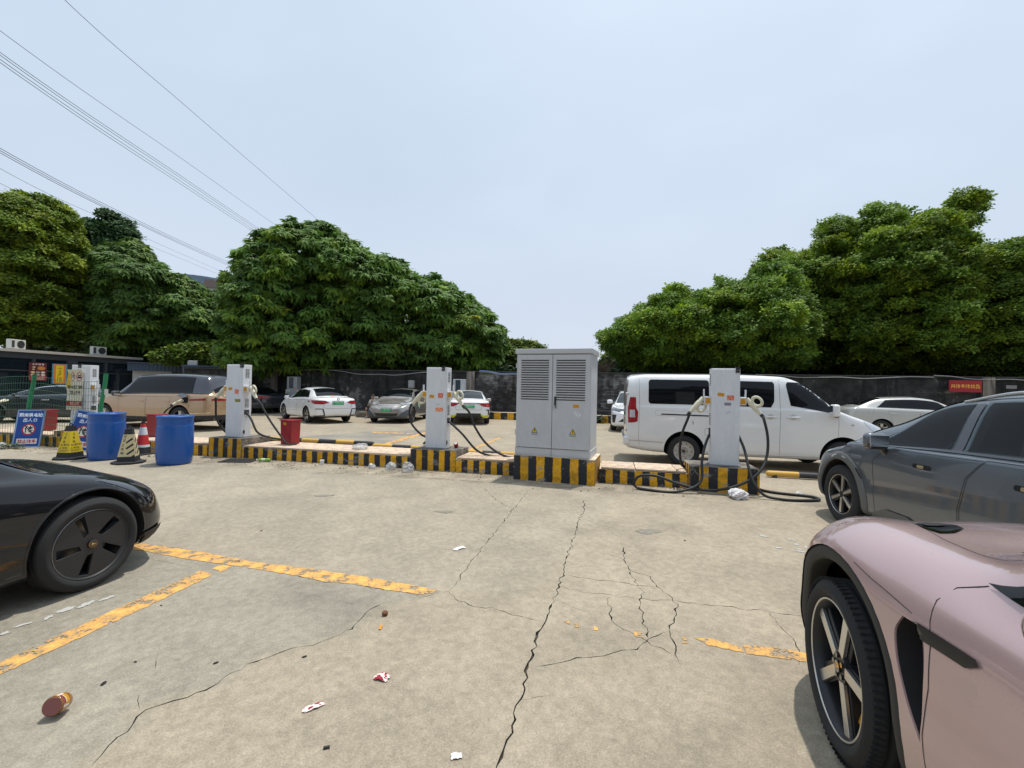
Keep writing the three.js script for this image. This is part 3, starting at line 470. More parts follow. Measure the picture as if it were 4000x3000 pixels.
function arc(cx, cy, r, a0, a1, n) { const o = []; for (let i = 0; i <= n; i++) { const a = a0 + (a1 - a0) * i / n; o.push(cx + Math.cos(a) * r, cy + Math.sin(a) * r); } return o; }
function archBand(cast, cx, cy, r0, r1, a0, a1, off, side) {
  const n = 40, m = 5, pos = [], idx = [];
  for (let i = 0; i <= n; i++) { const a = a0 + (a1 - a0) * i / n; let z = 0; const row = [];
    for (let j = m; j >= 0; j--) { const r = r0 + (r1 - r0) * j / m, h = cast(V3(cx + Math.cos(a) * r, cy + Math.sin(a) * r, 3 * side), V3(0, 0, -side)); let hz = h ? h.p.z : z; if (j < m && Math.abs(hz - z) > 0.06) hz = z; z = hz; const lift = off * (j === m ? 0.15 : 1); row.unshift([cx + Math.cos(a) * r, cy + Math.sin(a) * r, hz + side * lift]); }
    row.unshift([row[0][0] + Math.cos(a) * 0.006 * 0, row[0][1], row[0][2] - side * 0.05]); row.forEach((q) => pos.push(...q)); }
  const w = m + 2; for (let i = 0; i < n; i++) for (let j = 0; j + 1 < w; j++) { const A = i * w + j, B = A + 1, C = A + w, D = C + 1; side > 0 ? idx.push(A, B, C, B, D, C) : idx.push(A, C, B, B, C, D); }
  const g = new THREE.BufferGeometry(); g.setAttribute('position', new THREE.BufferAttribute(new Float32Array(pos), 3)); g.setIndex(idx); g.computeVertexNormals(); return g;
}
// ---------- wheels ----------
const wheelCache = new Map();
function makeWheel(R, rim, w, style) {
  const key = [R, rim, w, style].join(); if (wheelCache.has(key)) return wheelCache.get(key).clone();
  const g = new THREE.Group(); g.name = 'wheel';
  const h = w / 2, prof = [[rim - 0.006, h - 0.03], [rim + 0.008, h - 0.004], [rim + 0.03, h + 0.002], [(rim + R) / 2, h + 0.006], [R - 0.035, h - 0.004], [R - 0.012, h - 0.018], [R - 0.003, h - 0.036]];
  const tread = []; const groove = style === 'bladed' || style === 'aero' ? 4 : 2; for (let i = 0; i < groove; i++) { const z = (h - 0.036) * (1 - 2 * (i + 0.7) / (groove + 0.4)); tread.push([R, z + 0.010], [R - 0.008, z + 0.005], [R - 0.008, z - 0.005], [R, z - 0.010]); }
  const back = prof.slice().reverse().map(([r, z]) => [r, -z]);
  const pts = [...prof, ...tread, ...back].map(([r, z]) => new THREE.Vector2(r, z));
  const tyre = part('tyre', new THREE.LatheGeometry(pts, 72).rotateX(Math.PI / 2), rubberM, g);
  if (style === 'bladed') { const l = []; for (let i = 0; i < 84; i++) { const a = i / 84 * 6.2832; l.push(box(0.006, 0.012, 0.045, 0, 0, 0).translate(0, R - 0.0065, h - 0.03).rotateZ(a)); } part('tread_lug', l, rubberM, tyre).userData.kind = 'stuff'; }
  const rimG = new THREE.Group(); rimG.name = 'rim'; 
  const z0 = h - 0.02, dark = std({ color: R3(0.03, 0.031, 0.034), roughness: 0.4, metalness: 0.5 }), bright = std({ color: R3(0.62, 0.61, 0.57), roughness: 0.28, metalness: 0.85 });
  const barrel = new THREE.LatheGeometry([[rim - 0.002, z0 + 0.012], [rim - 0.012, z0 + 0.004], [rim - 0.03, z0 - 0.03], [rim - 0.05, -h + 0.03], [rim, -h + 0.02]].map(([r, z]) => new THREE.Vector2(r, z)), 64).rotateX(Math.PI / 2);
  const ext = (shape, d, b = 0.004) => new THREE.ExtrudeGeometry(shape, { depth: d, bevelEnabled: true, bevelThickness: b, bevelSize: b, bevelSegments: 2, curveSegments: 10 });
  const poly = (a) => { const s = new THREE.Shape(); for (let i = 0; i < a.length; i += 2) i ? s.lineTo(a[i], a[i + 1]) : s.moveTo(a[0], a[1]); return s; };
  const disc = part('brake_disc', new THREE.CylinderGeometry(rim * 0.72, rim * 0.72, 0.02, 40).rotateX(Math.PI / 2).translate(0, 0, -0.02), discM, g);
  part('wheel_back', new THREE.CylinderGeometry(rim - 0.03, rim - 0.03, 0.01, 40).rotateX(Math.PI / 2).translate(0, 0, -0.05), wellM, g);
  if (style === 'bladed') {
    const sp = [], br = []; for (let i = 0; i < 5; i++) { const a = i * 1.25664; sp.push(ext(poly([-0.035, 0.02, 0.035, 0.02, 0.03, rim - 0.01, -0.052, rim - 0.01]), 0.03).translate(0, 0, z0 - 0.06).rotateZ(a)); br.push(ext(poly([-0.028, 0.06, 0.012, 0.06, -0.002, rim - 0.004, -0.048, rim - 0.004]), 0.012, 0.002).translate(0, 0, z0 - 0.022).rotateZ(a)); }
    part('rim', [barrel, ...sp, cyl(0.075, 0.068, 0.05, 0, 0, 0, 30).rotateX(Math.PI / 2).translate(0, 0, z0 - 0.06)], dark, g);
    part('rim_face', [...br, new THREE.TorusGeometry(rim - 0.004, 0.005, 8, 72).translate(0, 0, z0 + 0.008)], bright, g);
    const lugs = []; for (let i = 0; i < 5; i++) lugs.push(cyl(0.011, 0.011, 0.01, 0, 0, 0, 10).rotateX(Math.PI / 2).translate(Math.sin(i * 1.25664 + 0.6) * 0.045, Math.cos(i * 1.25664 + 0.6) * 0.045, z0 - 0.012)); part('hub', [...lugs, cyl(0.026, 0.024, 0.012, 0, 0, 0, 20).rotateX(Math.PI / 2).translate(0, 0, z0 - 0.012)], glossM, g);
    part('brake_caliper', new THREE.TorusGeometry(rim * 0.7, 0.042, 8, 16, 1.0).rotateZ(-0.85).translate(0, 0, 0.018), std({ color: R3(0.62, 0.3, 0.01), roughness: 0.4 }), g);
  } else if (style === 'aero') {
    const s = new THREE.Shape(); s.absarc(0, 0, rim - 0.012, 0, Math.PI * 2); const slotAt = (a) => { const hpt = new THREE.Path(), L = (x, y) => [x * Math.cos(a) - y * Math.sin(a), x * Math.sin(a) + y * Math.cos(a)]; hpt.moveTo(...L(-0.018, 0.07)); hpt.lineTo(...L(0.024, 0.078)); hpt.lineTo(...L(0.04, 0.12)); hpt.lineTo(...L(0.07, rim - 0.034)); hpt.lineTo(...L(0.0, rim - 0.024)); hpt.closePath(); return hpt; };
    for (let i = 0; i < 5; i++) s.holes.push(slotAt(i * 1.25664 + 0.2));
    part('rim', [barrel, ext(s, 0.014, 0.003).translate(0, 0, z0 - 0.014)], std({ color: R3(0.022, 0.022, 0.023), roughness: 0.55 }), g);
    const vaneM = std({ color: R3(0.09, 0.1, 0.115), roughness: 0.35, metalness: 0.6 }); for (let i = 0; i < 5; i++) part('vane', box(0.012, rim - 0.12, 0.03).translate(0.034, (rim + 0.04) / 2, z0 - 0.035).rotateZ(i * 1.25664 + 0.05), vaneM, g);
    part('rim_edge', new THREE.TorusGeometry(rim - 0.003, 0.0035, 8, 72).translate(0, 0, z0 + 0.006), silverM, g);
    part('hub', cyl(0.034, 0.032, 0.012, 0, 0, 0, 24).rotateX(Math.PI / 2).translate(0, 0, z0 + 0.004), glossM, g);
    part('hub_badge', ext(poly([-0.012, 0.012, 0.012, 0.012, 0.003, 0.006, 0, -0.02, -0.003, 0.006]), 0.001, 0.0005).rotateZ(1.1).translate(0, 0, z0 + 0.018), std({ color: R3(0.6, 0.52, 0.28), roughness: 0.3, metalness: 0.6 }), g);
  } else if (style === 'steel') {
    const s = new THREE.Shape(); s.absarc(0, 0, rim - 0.02, 0, Math.PI * 2); for (let i = 0; i < 10; i++) { const hh = new THREE.Path(), a = i * 0.62832; hh.absarc(Math.cos(a) * rim * 0.74, Math.sin(a) * rim * 0.74, 0.016, 0, Math.PI * 2); s.holes.push(hh); }
    part('rim', [barrel, ext(s, 0.008).translate(0, 0, z0 - 0.03), new THREE.TorusGeometry(rim - 0.008, 0.011, 8, 48).translate(0, 0, z0), new THREE.TorusGeometry(rim * 0.46, 0.02, 8, 40).translate(0, 0, z0 - 0.02)], std({ color: R3(0.5, 0.5, 0.49), roughness: 0.42, metalness: 0.7 }), g);
    const lug = []; for (let i = 0; i < 5; i++) lug.push(cyl(0.011, 0.009, 0.02, 0, 0, 0, 6).rotateX(Math.PI / 2).translate(Math.cos(i * 1.257) * 0.058, Math.sin(i * 1.257) * 0.058, z0 - 0.02)); part('hub', [cyl(0.038, 0.033, 0.045, 0, 0, 0, 20).rotateX(Math.PI / 2).translate(0, 0, z0 - 0.03), ...lug], std({ color: R3(0.08, 0.075, 0.07), roughness: 0.6, metalness: 0.5 }), g);
  } else {
    const n = style === 'six' ? 6 : 5, sp = [], br = [];
    for (let i = 0; i < n; i++) { const a = i * 6.28319 / n; if (style === 'six') { sp.push(ext(poly([-0.03, 0.02, 0.03, 0.02, 0.055, rim - 0.01, -0.02, rim - 0.01]), 0.02).translate(0, 0, z0 - 0.04).rotateZ(a)); br.push(ext(poly([-0.006, 0.04, 0.016, 0.04, 0.042, rim - 0.008, 0.004, rim - 0.008]), 0.01, 0.002).translate(0, 0, z0 - 0.016).rotateZ(a)); } else { for (const q of [-0.14, 0.14]) br.push(ext(poly([-0.014, 0.04, 0.014, 0.04, 0.02, rim - 0.01, -0.02, rim - 0.01]), 0.014, 0.003).translate(0, 0, z0 - 0.03).rotateZ(a + q)); } }
    part('rim', [barrel, ...sp, cyl(0.06, 0.05, 0.03, 0, 0, 0, 24).rotateX(Math.PI / 2).translate(0, 0, z0 - 0.04)], dark, g);
    part('rim_face', [...br, new THREE.TorusGeometry(rim - 0.004, 0.005, 8, 60).translate(0, 0, z0 + 0.006)], style === 'darkrim' ? std({ color: R3(0.12, 0.12, 0.125), roughness: 0.35, metalness: 0.7 }) : bright, g);
  }
  wheelCache.set(key, g); return g.clone();
}
function mirrorGeo() { return new THREE.SphereGeometry(1, 20, 14); }
function plateTex(text, ink = '#0a2a18') { return canvasTex(256, 80, (g, w, h) => { const gr = g.createLinearGradient(0, 0, 0, h); gr.addColorStop(0, '#c8ecd6'); gr.addColorStop(1, '#2fbf72'); g.fillStyle = gr; g.fillRect(0, 0, w, h); g.strokeStyle = '#0c3a22'; g.lineWidth = 3; g.strokeRect(3, 3, w - 6, h - 6); const k = 52; write(g, text, 10, 14, k * 0.92, ink, 0.12, 1.0); }); }
// side outline defaults for a car with a cabin
function genSpec(o) {
  const L = o.L, F = L / 2, X = (d) => F - d, W = o.W, hw = W / 2, H = o.H;
  const s = { ...o, xf: X(o.fo), xr: X(o.fo + o.wb) };
  const [cowl, hdr, peak, rhdr, rg] = [o.cowl, o.hdr, o.peak, o.rhdr, o.rg].map(X), b = o.beltF, br = o.beltR;
  s.top = o.top ?? [[-F, o.tailY - 0.06], [-F + 0.12, o.tailY], [rg, o.deckY], [(rg + rhdr) / 2 - 0.05, (o.deckY + H - 0.06) / 2 + 0.03], [rhdr, H - 0.06], [peak, H], [hdr, H - 0.065], [(hdr + cowl) / 2, (H - 0.065 + o.cowlY) / 2 + 0.045], [cowl, o.cowlY], [cowl + 0.3, o.cowlY - 0.035], [X(0.45), o.noseY], [X(0.15), o.noseY - 0.09], [F, o.noseY - 0.2]];
  s.belt = o.belt ?? [[-F, br - 0.05, hw * 0.92], [-F + 0.5, br, hw * 0.95], [rg, br, hw * 0.955], [0, (b + br) / 2 + 0.005, hw * 0.95], [cowl, b, hw * 0.955], [s.xf, b - 0.08, hw * 0.965], [X(0.4), b - 0.2, hw * 0.94], [F, b - 0.3, hw * 0.9]];
  s.crest = o.crest ?? [[-F, br, hw * 0.84], [rg, br + 0.03, hw * 0.88], [rg + 0.35, br + 0.03, hw * 0.895], [0, (b + br) / 2 + 0.035, hw * 0.9], [cowl - 0.25, b + 0.03, hw * 0.895], [cowl, b + 0.035, hw * 0.88], [s.xf, b - 0.005, hw * 0.86], [X(0.4), b - 0.13, hw * 0.84], [F, b - 0.25, hw * 0.8]];
  s.edge = o.edge ?? [[-F, o.tailY - 0.04, hw * 0.7], [rg, o.deckY - 0.01, hw * 0.74], [rhdr + 0.02, H - 0.13, hw * 0.62], [peak, H - 0.075, hw * 0.665], [hdr - 0.02, H - 0.125, hw * 0.645], [(hdr + cowl) / 2, (H + o.cowlY) / 2 - 0.07, hw * 0.725], [cowl + 0.02, o.cowlY - 0.03, hw * 0.8], [s.xf, o.cowlY - 0.11, hw * 0.72], [X(0.45), o.noseY - 0.03, hw * 0.66], [F, o.noseY - 0.22, hw * 0.6]];
  s.plan = o.plan ?? [[-F, 0.94], [-F + 0.5, 0.985], [s.xr, 1], [0, 0.985], [s.xf, 1], [X(0.45), 0.975], [F, 0.92]];
  s.sill = o.sillY ?? [[-F, o.gc + 0.12], [s.xr - 0.4, o.gc + 0.05], [s.xr, o.gc], [s.xf, o.gc], [s.xf + 0.4, o.gc], [F, o.gc + 0.05]];
  return s;
}
function makeCar(name, label, s, X, D, theta, at) {
  const t = thing(name, label, s.category ?? 'car', 0, 0, 0, theta); const S = new Shell(s); 
  const n = s.detail ?? 90, R = s.wheelR, cy = R, ar = s.archR ?? R + 0.055;
  let body = new Brush(S.geometry(n, s.detailV ?? 5), s.paint); body.updateMatrixWorld();
  for (const x of [s.xf, s.xr]) for (const sd of [1, -1]) {
    const c = new THREE.CylinderGeometry(ar, ar, 0.42, 48).rotateX(Math.PI / 2).translate(x, cy + (s.archUp ?? 0.01), sd * (s.W / 2 - 0.12)); const u = c.toNonIndexed(); u.clearGroups(); const b = new Brush(u, wellM); b.updateMatrixWorld();
    body = csg.evaluate(body, b, SUBTRACTION); body.updateMatrixWorld();
  }
  for (const b of s.cuts?.(caster(body.geometry), S) ?? []) { b.updateMatrixWorld(); body = csg.evaluate(body, b, SUBTRACTION); body.updateMatrixWorld(); }
  const bm = part('body', body.geometry, Array.isArray(body.material) ? body.material : s.paint, t);
  const cast = caster(body.geometry);
  const C = { t, S, s, cast, press: (nm, m, o, axis, off, sd, parent) => part(nm, pressed(cast, o, axis, off, sd), m, parent ?? t), line: (m, o, axis, sd, w = 0.007, parent) => part('panel_seam', pressedLine(cast, o, axis, 0.0012, sd, w), m ?? seamM, parent ?? t) };
  const gm = s.glass ?? glassM;
  // glazing in shell coordinates: v 6 = window base, 7 = roof edge, 9 = centreline
  if (s.windscreen) { const [a, b] = s.windscreen; part('windscreen', mirrorBoth((sd) => S.skin(a, b, (x) => 7.06, 9, 18, 10, 0.008, sd)), gm, t); }
  if (s.rearGlass) { const [a, b] = s.rearGlass; part('rear_window', mirrorBoth((sd) => S.skin(a, b, (x) => 7.12, 9, 14, 10, 0.008, sd)), gm, t); }
  if (s.roofSkin) { const [a, b, m] = s.roofSkin; part('roof', mirrorBoth((sd) => S.skin(a, b, 7.0, 9, 60, 10, 0.014, sd)), m, t); }
  if (s.pillarSkin) { const [a, b, m] = s.pillarSkin; for (const sd of [1, -1]) part('pillar_panel', S.skin(a, b, 6.02, 7.04, 60, 8, 0.014, sd), m, t); }
  for (const sd of [1, -1]) for (const [a, b, lo, hi, slant] of s.panes ?? []) {
    const sl = slant ?? [0, 0]; const gm = s.paneGlass ?? s.glass ?? glassM;
    part('window', S.skin((q) => a + sl[0] * q, (q) => b + sl[1] * q, 6 + (lo ?? 0.1), 6 + (hi ?? 0.9), 20, 8, s.pillarSkin ? 0.02 : 0.009, sd), gm, t);
  }
  // wheels
  const tr = s.W / 2 - (s.wheelIn ?? 0.115);
  [[s.xf, 1, s.steer ?? 0], [s.xf, -1, s.steer ?? 0], [s.xr, 1, 0], [s.xr, -1, 0]].forEach(([x, sd, st], i) => { const w = makeWheel(R, s.rimR, s.tyreW ?? 0.22, s.wheel); w.position.set(x, R, sd * tr); w.rotation.y = (sd > 0 ? 0 : Math.PI) + st; if (s.spin) w.rotation.z = s.spin * (i + 1) * sd; t.add(w); });
  // mirrors
  if (s.mirror) for (const sd of [1, -1]) {
    const [mx, my, mm, sz = 1] = s.mirror, g = new THREE.Group(), z = s.W / 2 * 0.955 + 0.09 * sz;
    const m = part('mirror', rbox(0.11 * sz, 0.14 * sz, 0.2 * sz, 0.05 * sz, mx, my, sd * z, 4).translate(0, 0, 0), mm, t);
    part('mirror_stalk', bar(V3(mx + 0.01, my - 0.05, sd * (z - 0.06)), V3(mx + 0.03, my - 0.09, sd * (s.W / 2 * 0.9)), 0.022, 8), plasticM, m);
    part('mirror_glass', rbox(0.006, 0.11 * sz, 0.165 * sz, 0.003, mx - 0.056 * sz, my, sd * z, 1), gm === glassM ? chromeM : chromeM, m);
  }
  const h = V3(at[0], 0, at[1]).applyAxisAngle(V3(0, 1, 0), theta);
  t.position.set(X - h.x, 0, -D - h.z);
  return C;
}
function mirrorBoth(f) { return [f(1), f(-1)]; }
function flip(o) { const r = o.slice(); for (let i = 0; i < r.length; i += 2) r[i] = -r[i]; return r; }
function addPlate(C, text, front, y, w = 0.46) { const s = C.s, d = front ? 1 : -1, h = C.cast(V3(d * 6, y, 0.0), V3(-d, 0, 0)); if (!h) return; const p = part('license_plate', new THREE.PlaneGeometry(w, w * 0.31), std({ map: plateTex(text), roughness: 0.5 }), C.t); p.position.copy(h.p).add(V3(d * 0.02, 0, 0)); p.rotation.y = d * Math.PI / 2; part('plate_frame', rbox(0.014, w * 0.34, w * 1.04, 0.005, h.p.x + d * 0.008, y, 0, 1), plasticM, C.t); }
function doorSet(C, sd, doors) { // each door: [outline]; a proud panel over a dark seam
  for (const [o, hx, hy, hm] of doors) {
    const cx = o.filter((_, i) => i % 2 === 0).reduce((a, b) => a + b) / (o.length / 2), cyy = o.filter((_, i) => i % 2).reduce((a, b) => a + b) / (o.length / 2);
    C.line(seamM, [...o, o[0], o[1]], 'side', sd, 0.005);
    if (hx !== undefined) { const h = C.cast(V3(hx, hy, 3 * sd), V3(0, 0, -sd)); if (h) part('door_handle', rbox(0.2, 0.03, 0.022, 0.01, hx, hy, h.p.z + sd * 0.014, 3), hm ?? C.s.paint, C.t); }
  }
}
// ---------- charging guns ----------
const gunM = std({ color: R3(0.66, 0.62, 0.48), roughness: 0.55 }), cableM = std({ color: R3(0.014, 0.014, 0.015), roughness: 0.6 });
function gun(parent, at, dir, path, r = 0.021) { // connector head with ring grip; dir points from the plug face back along the body
  const d = dir.clone().normalize(), g = new THREE.Group(); const q = new THREE.Quaternion().setFromUnitVectors(V3(0, 1, 0), d), mk = (geo) => { geo.applyQuaternion(q); return geo.translate(at.x, at.y, at.z); };
  const side = V3(0, 0, 1);
  const barrel = new THREE.LatheGeometry([[0.034, -0.03], [0.036, 0.0], [0.036, 0.05], [0.042, 0.06], [0.044, 0.12], [0.036, 0.2], [0.03, 0.27], [0.026, 0.30], [0.001, 0.302]].map(([x, y]) => new THREE.Vector2(x, y)), 20);
  const ring = new THREE.TorusGeometry(0.062, 0.02, 10, 24).scale(1, 1.25, 1).translate(-0.09, 0.1, 0);
  const m = part('charging_gun', [mk(barrel), mk(ring)], gunM, parent);
  part('gun_collar', mk(cyl(0.029, 0.026, 0.06, 0, 0.29, 0, 16)), plasticM, m);
  const e = at.clone().addScaledVector(d, 0.33);
  part('cable', tube([e.toArray(), ...path], r, 72, 10), cableM, parent);
  return m;
}
// ---------- the parked vehicles ----------
const rrect = (x0, y0, x1, y1, r) => [...arc(x1 - r, y1 - r, r, 0, 1.5708, 4), ...arc(x0 + r, y1 - r, r, 1.5708, 3.1416, 4), ...arc(x0 + r, y0 + r, r, 3.1416, 4.7124, 4), ...arc(x1 - r, y0 + r, r, 4.7124, 6.2832, 4)];
const UP = Math.PI / 2;
const satinM = std({ color: R3(0.012, 0.012, 0.013), roughness: 0.3 });
const claddingM = std({ color: R3(0.035, 0.034, 0.03), roughness: 0.75, bumpMap: noiseRep(20), bumpScale: 0.001 });
{ // black sedan, nose and right front wheel in view
  const p = phys({ color: R3(0.006, 0.0065, 0.009), roughness: 0.5, specularIntensity: 0.2, clearcoat: 1, clearcoatRoughness: 0.012 });
  const s = genSpec({ L: 4.69, W: 1.88, H: 1.44, wb: 2.875, fo: 0.86, gc: 0.17, cowl: 1.0, hdr: 2.0, peak: 2.55, rhdr: 3.35, rg: 4.25, cowlY: 0.925, noseY: 0.77, deckY: 1.1, tailY: 1.07, beltF: 0.9, beltR: 0.98, wheelR: 0.338, rimR: 0.25, tyreW: 0.235, wheel: 'aero', spin: 0.35, paint: p, archR: 0.385, detail: 120, detailV: 6, windscreen: [0.35, 1.27], rearGlass: [-1.85, -1.05], panes: [[0.28, 1.0, 0.12, 0.86, [0, -0.4]], [-0.75, 0.2, 0.1, 0.88]], mirror: [0.82, 0.98, p], noseR: 0.62, noseP: 2.6, noseC: 0.5,
    belt: [[-2.345, 0.9, 0.86], [-1.9, 0.96, 0.9], [0, 0.92, 0.9], [0.8, 0.87, 0.9], [1.2, 0.82, 0.9], [1.485, 0.77, 0.905], [1.75, 0.69, 0.9], [2.0, 0.6, 0.87], [2.345, 0.5, 0.82]],
    crest: [[-2.345, 0.98, 0.78], [-1.9, 1.01, 0.83], [0, 0.965, 0.85], [0.8, 0.915, 0.84], [1.2, 0.875, 0.82], [1.485, 0.835, 0.80], [1.75, 0.765, 0.78], [2.0, 0.67, 0.76], [2.345, 0.55, 0.7]],
    edge: [[-2.345, 1.03, 0.66], [-1.9, 1.09, 0.69], [-1.0, 1.31, 0.59], [-0.2, 1.365, 0.625], [0.33, 1.31, 0.61], [0.85, 1.1, 0.69], [1.3, 0.88, 0.74], [1.485, 0.845, 0.7], [1.8, 0.775, 0.66], [2.345, 0.55, 0.58]] });
  const C = makeCar('parked_sedan', 'glossy black sedan with closed five-slot wheel covers beside the yellow stall line', s, -3.74, 2.6, UP, [s.xf, s.W / 2]);
  const f = s.xf;
  for (const sd of [1, -1]) {
    C.press('headlight', darkLensM, [f + 0.06, 0.79, f + 0.2, 0.76, f + 0.34, 0.70, f + 0.45, 0.62, f + 0.49, 0.56, f + 0.42, 0.58, f + 0.32, 0.65, f + 0.18, 0.73], 'side', 0.004, sd);
    C.press('headlight_surround', glossM, [f + 0.03, 0.8, f + 0.2, 0.772, f + 0.36, 0.71, f + 0.48, 0.62, f + 0.53, 0.52, f + 0.42, 0.5, f + 0.32, 0.6, f + 0.18, 0.71], 'side', 0.0015, sd);
    doorSet(C, sd, [[[f - 0.6, 0.8, f - 0.58, 0.6, f - 0.62, 0.3, f - 1.55, 0.28, f - 1.6, 0.8, f - 1.62, 0.9, f - 0.8, 0.86], f - 1.45, 0.78]]);
    C.press('side_marker', glossM, [f - 0.68, 0.66, f - 0.53, 0.7, f - 0.54, 0.645, f - 0.62, 0.615], 'side', 0.006, sd);
    C.line(seamM, [f + 0.24, 0.56, f + 0.32, 0.64, f + 0.38, 0.66], 'side', sd, 0.004);
    C.press('front_lip', plasticM, [f + 0.36, 0.3, f + 0.6, 0.32, f + 0.66, 0.26, f + 0.6, 0.2, f + 0.42, 0.18], 'side', 0.014, sd);
    part('arch_lip', archBand(C.cast, f, 0.348, 0.388, 0.402, -0.2, 3.34, 0.004, sd), s.paint, C.t);
  }
  C.press('lower_grille', plasticM, [-0.5, 0.24, 0.5, 0.24, 0.6, 0.4, -0.6, 0.4], 'front', 0.003);
}
{ // pink coupe-suv close to the camera
  const p = paint(0.5, 0.35, 0.345, 0.4, 0.38, 0.04);
  const f = 1.5;
  const s = genSpec({ L: 4.86, W: 1.99, H: 1.5, wb: 2.95, fo: 0.93, gc: 0.2, cowl: 1.25, hdr: 2.1, peak: 2.7, rhdr: 3.5, rg: 4.4, cowlY: 1.0, noseY: 0.86, deckY: 1.12, tailY: 1.08, beltF: 0.9, beltR: 1.0, wheelR: 0.365, rimR: 0.275, tyreW: 0.25, wheel: 'bladed', spin: 0.185, steer: -0.05, paint: p, archR: 0.49, archUp: 0.02, detail: 150, detailV: 8, windscreen: [0.35, 1.12], rearGlass: [-1.9, -1.1], panes: [[0.3, 0.9, 0.12, 0.86, [0, -0.35]], [-0.75, 0.22, 0.1, 0.88]], noseR: 0.72, noseP: 2.4, noseC: 0.52, wheelIn: 0.135,
    top: [[-2.43, 1.0], [-2.3, 1.08], [-1.97, 1.12], [-1.07, 1.42], [-0.27, 1.5], [0.33, 1.43], [0.75, 1.25], [1.12, 1.085], [1.5, 1.04], [1.98, 0.93], [2.28, 0.78], [2.43, 0.62]],
    belt: [[-2.43, 0.95, 0.9], [-1.5, 0.98, 0.95], [0, 0.9, 0.925], [0.7, 0.87, 0.935], [1.1, 0.86, 0.955], [1.5, 0.885, 0.975], [1.8, 0.82, 0.965], [2.05, 0.7, 0.93], [2.43, 0.52, 0.84]],
    crest: [[-2.43, 1.03, 0.82], [-1.5, 1.03, 0.87], [0, 0.97, 0.87], [0.7, 0.96, 0.865], [1.1, 0.99, 0.83], [1.5, 0.995, 0.83], [1.8, 0.95, 0.80], [2.05, 0.86, 0.75], [2.43, 0.64, 0.66]],
    edge: [[-2.43, 1.03, 0.7], [-1.97, 1.1, 0.73], [-1.07, 1.36, 0.62], [-0.27, 1.43, 0.66], [0.33, 1.36, 0.64], [0.75, 1.16, 0.73], [1.15, 1.02, 0.60], [1.5, 1.003, 0.54], [1.98, 0.905, 0.5], [2.28, 0.745, 0.46], [2.43, 0.58, 0.42]],
    plan: [[-2.43, 0.94], [-1.9, 0.985], [-1.45, 1], [0, 0.975], [0.75, 0.975], [1.05, 0.985], [1.5, 1.005], [1.98, 0.985], [2.43, 0.9]] });
  s.xf = f;
  const outletGrid = [];
  s.cuts = (cast) => [1, -1].map((sd) => { // scooped outlet behind the front wheel: deep at its front edge, running out at the door
    const Fe = keyed([[0, f - 0.445, 0.803], [0.25, f - 0.424, 0.745], [0.5, f - 0.442, 0.671], [0.78, f - 0.505, 0.556], [1, f - 0.576, 0.474]]), Be = keyed([[0, f - 0.53, 0.808], [0.25, f - 0.572, 0.76], [0.5, f - 0.59, 0.66], [0.78, f - 0.592, 0.56], [1, f - 0.582, 0.47]]), K = 16, M = 8, G = [], O = [];
    for (let k = 0; k <= K; k++) { const a = Fe(k / K), b = Be(k / K), g = [], o = []; for (let m = 0; m <= M; m++) { const q = m / M, x = a[0] + (b[0] - a[0]) * q, y = a[1] + (b[1] - a[1]) * q, h = cast(V3(x, y, 3 * sd), V3(0, 0, -sd)), dep = 0.17 * Math.sin(Math.PI * Math.min(0.97, 0.06 + k / K)) ** 0.6 * Math.pow(1 - q, 1.8) - 0.003; const q0 = V3(x, y, h.p.z - sd * dep); q0.dep = dep; g.push(q0); o.push(V3(x, y, sd * 1.2)); } G.push(g); O.push(o); }
    outletGrid.push(G); const pos = [], tri = (p0, p1, p2) => pos.push(...p0.toArray(), ...p1.toArray(), ...p2.toArray()), quad = (p0, p1, p2, p3) => { tri(p0, p1, p2); tri(p0, p2, p3); };
    for (let k = 0; k < K; k++) for (let m = 0; m < M; m++) { quad(G[k][m], G[k + 1][m], G[k + 1][m + 1], G[k][m + 1]); quad(O[k][m], O[k][m + 1], O[k + 1][m + 1], O[k + 1][m]); }
    for (let k = 0; k < K; k++) { quad(G[k][0], O[k][0], O[k + 1][0], G[k + 1][0]); quad(G[k][M], G[k + 1][M], O[k + 1][M], O[k][M]); }
    for (let m = 0; m < M; m++) { quad(G[0][m], G[0][m + 1], O[0][m + 1], O[0][m]); quad(G[K][m], O[K][m], O[K][m + 1], G[K][m + 1]); }
    if (sd > 0) for (let i = 0; i < pos.length; i += 9) for (let k = 0; k < 3; k++) { const q = pos[i + k]; pos[i + k] = pos[i + 3 + k]; pos[i + 3 + k] = q; }
    let vol = 0; for (let i = 0; i < pos.length; i += 9) vol += V3(...pos.slice(i, i + 3)).dot(V3(...pos.slice(i + 3, i + 6)).cross(V3(...pos.slice(i + 6, i + 9))));
    if (vol < 0) for (let i = 0; i < pos.length; i += 9) for (let k = 0; k < 3; k++) { const q = pos[i + k]; pos[i + k] = pos[i + 3 + k]; pos[i + 3 + k] = q; }
    const g = new THREE.BufferGeometry(); g.setAttribute('position', new THREE.BufferAttribute(new Float32Array(pos), 3)); g.setAttribute('uv', new THREE.BufferAttribute(new Float32Array(pos.length / 3 * 2), 2)); g.computeVertexNormals(); return new Brush(g, p);
  });
  const C = makeCar('parked_suv', 'rose pink coupe style car with two-tone five-spoke wheels and yellow brake caliper', s, 0.955, 2.24, UP - 0.02, [f, -s.W / 2]);
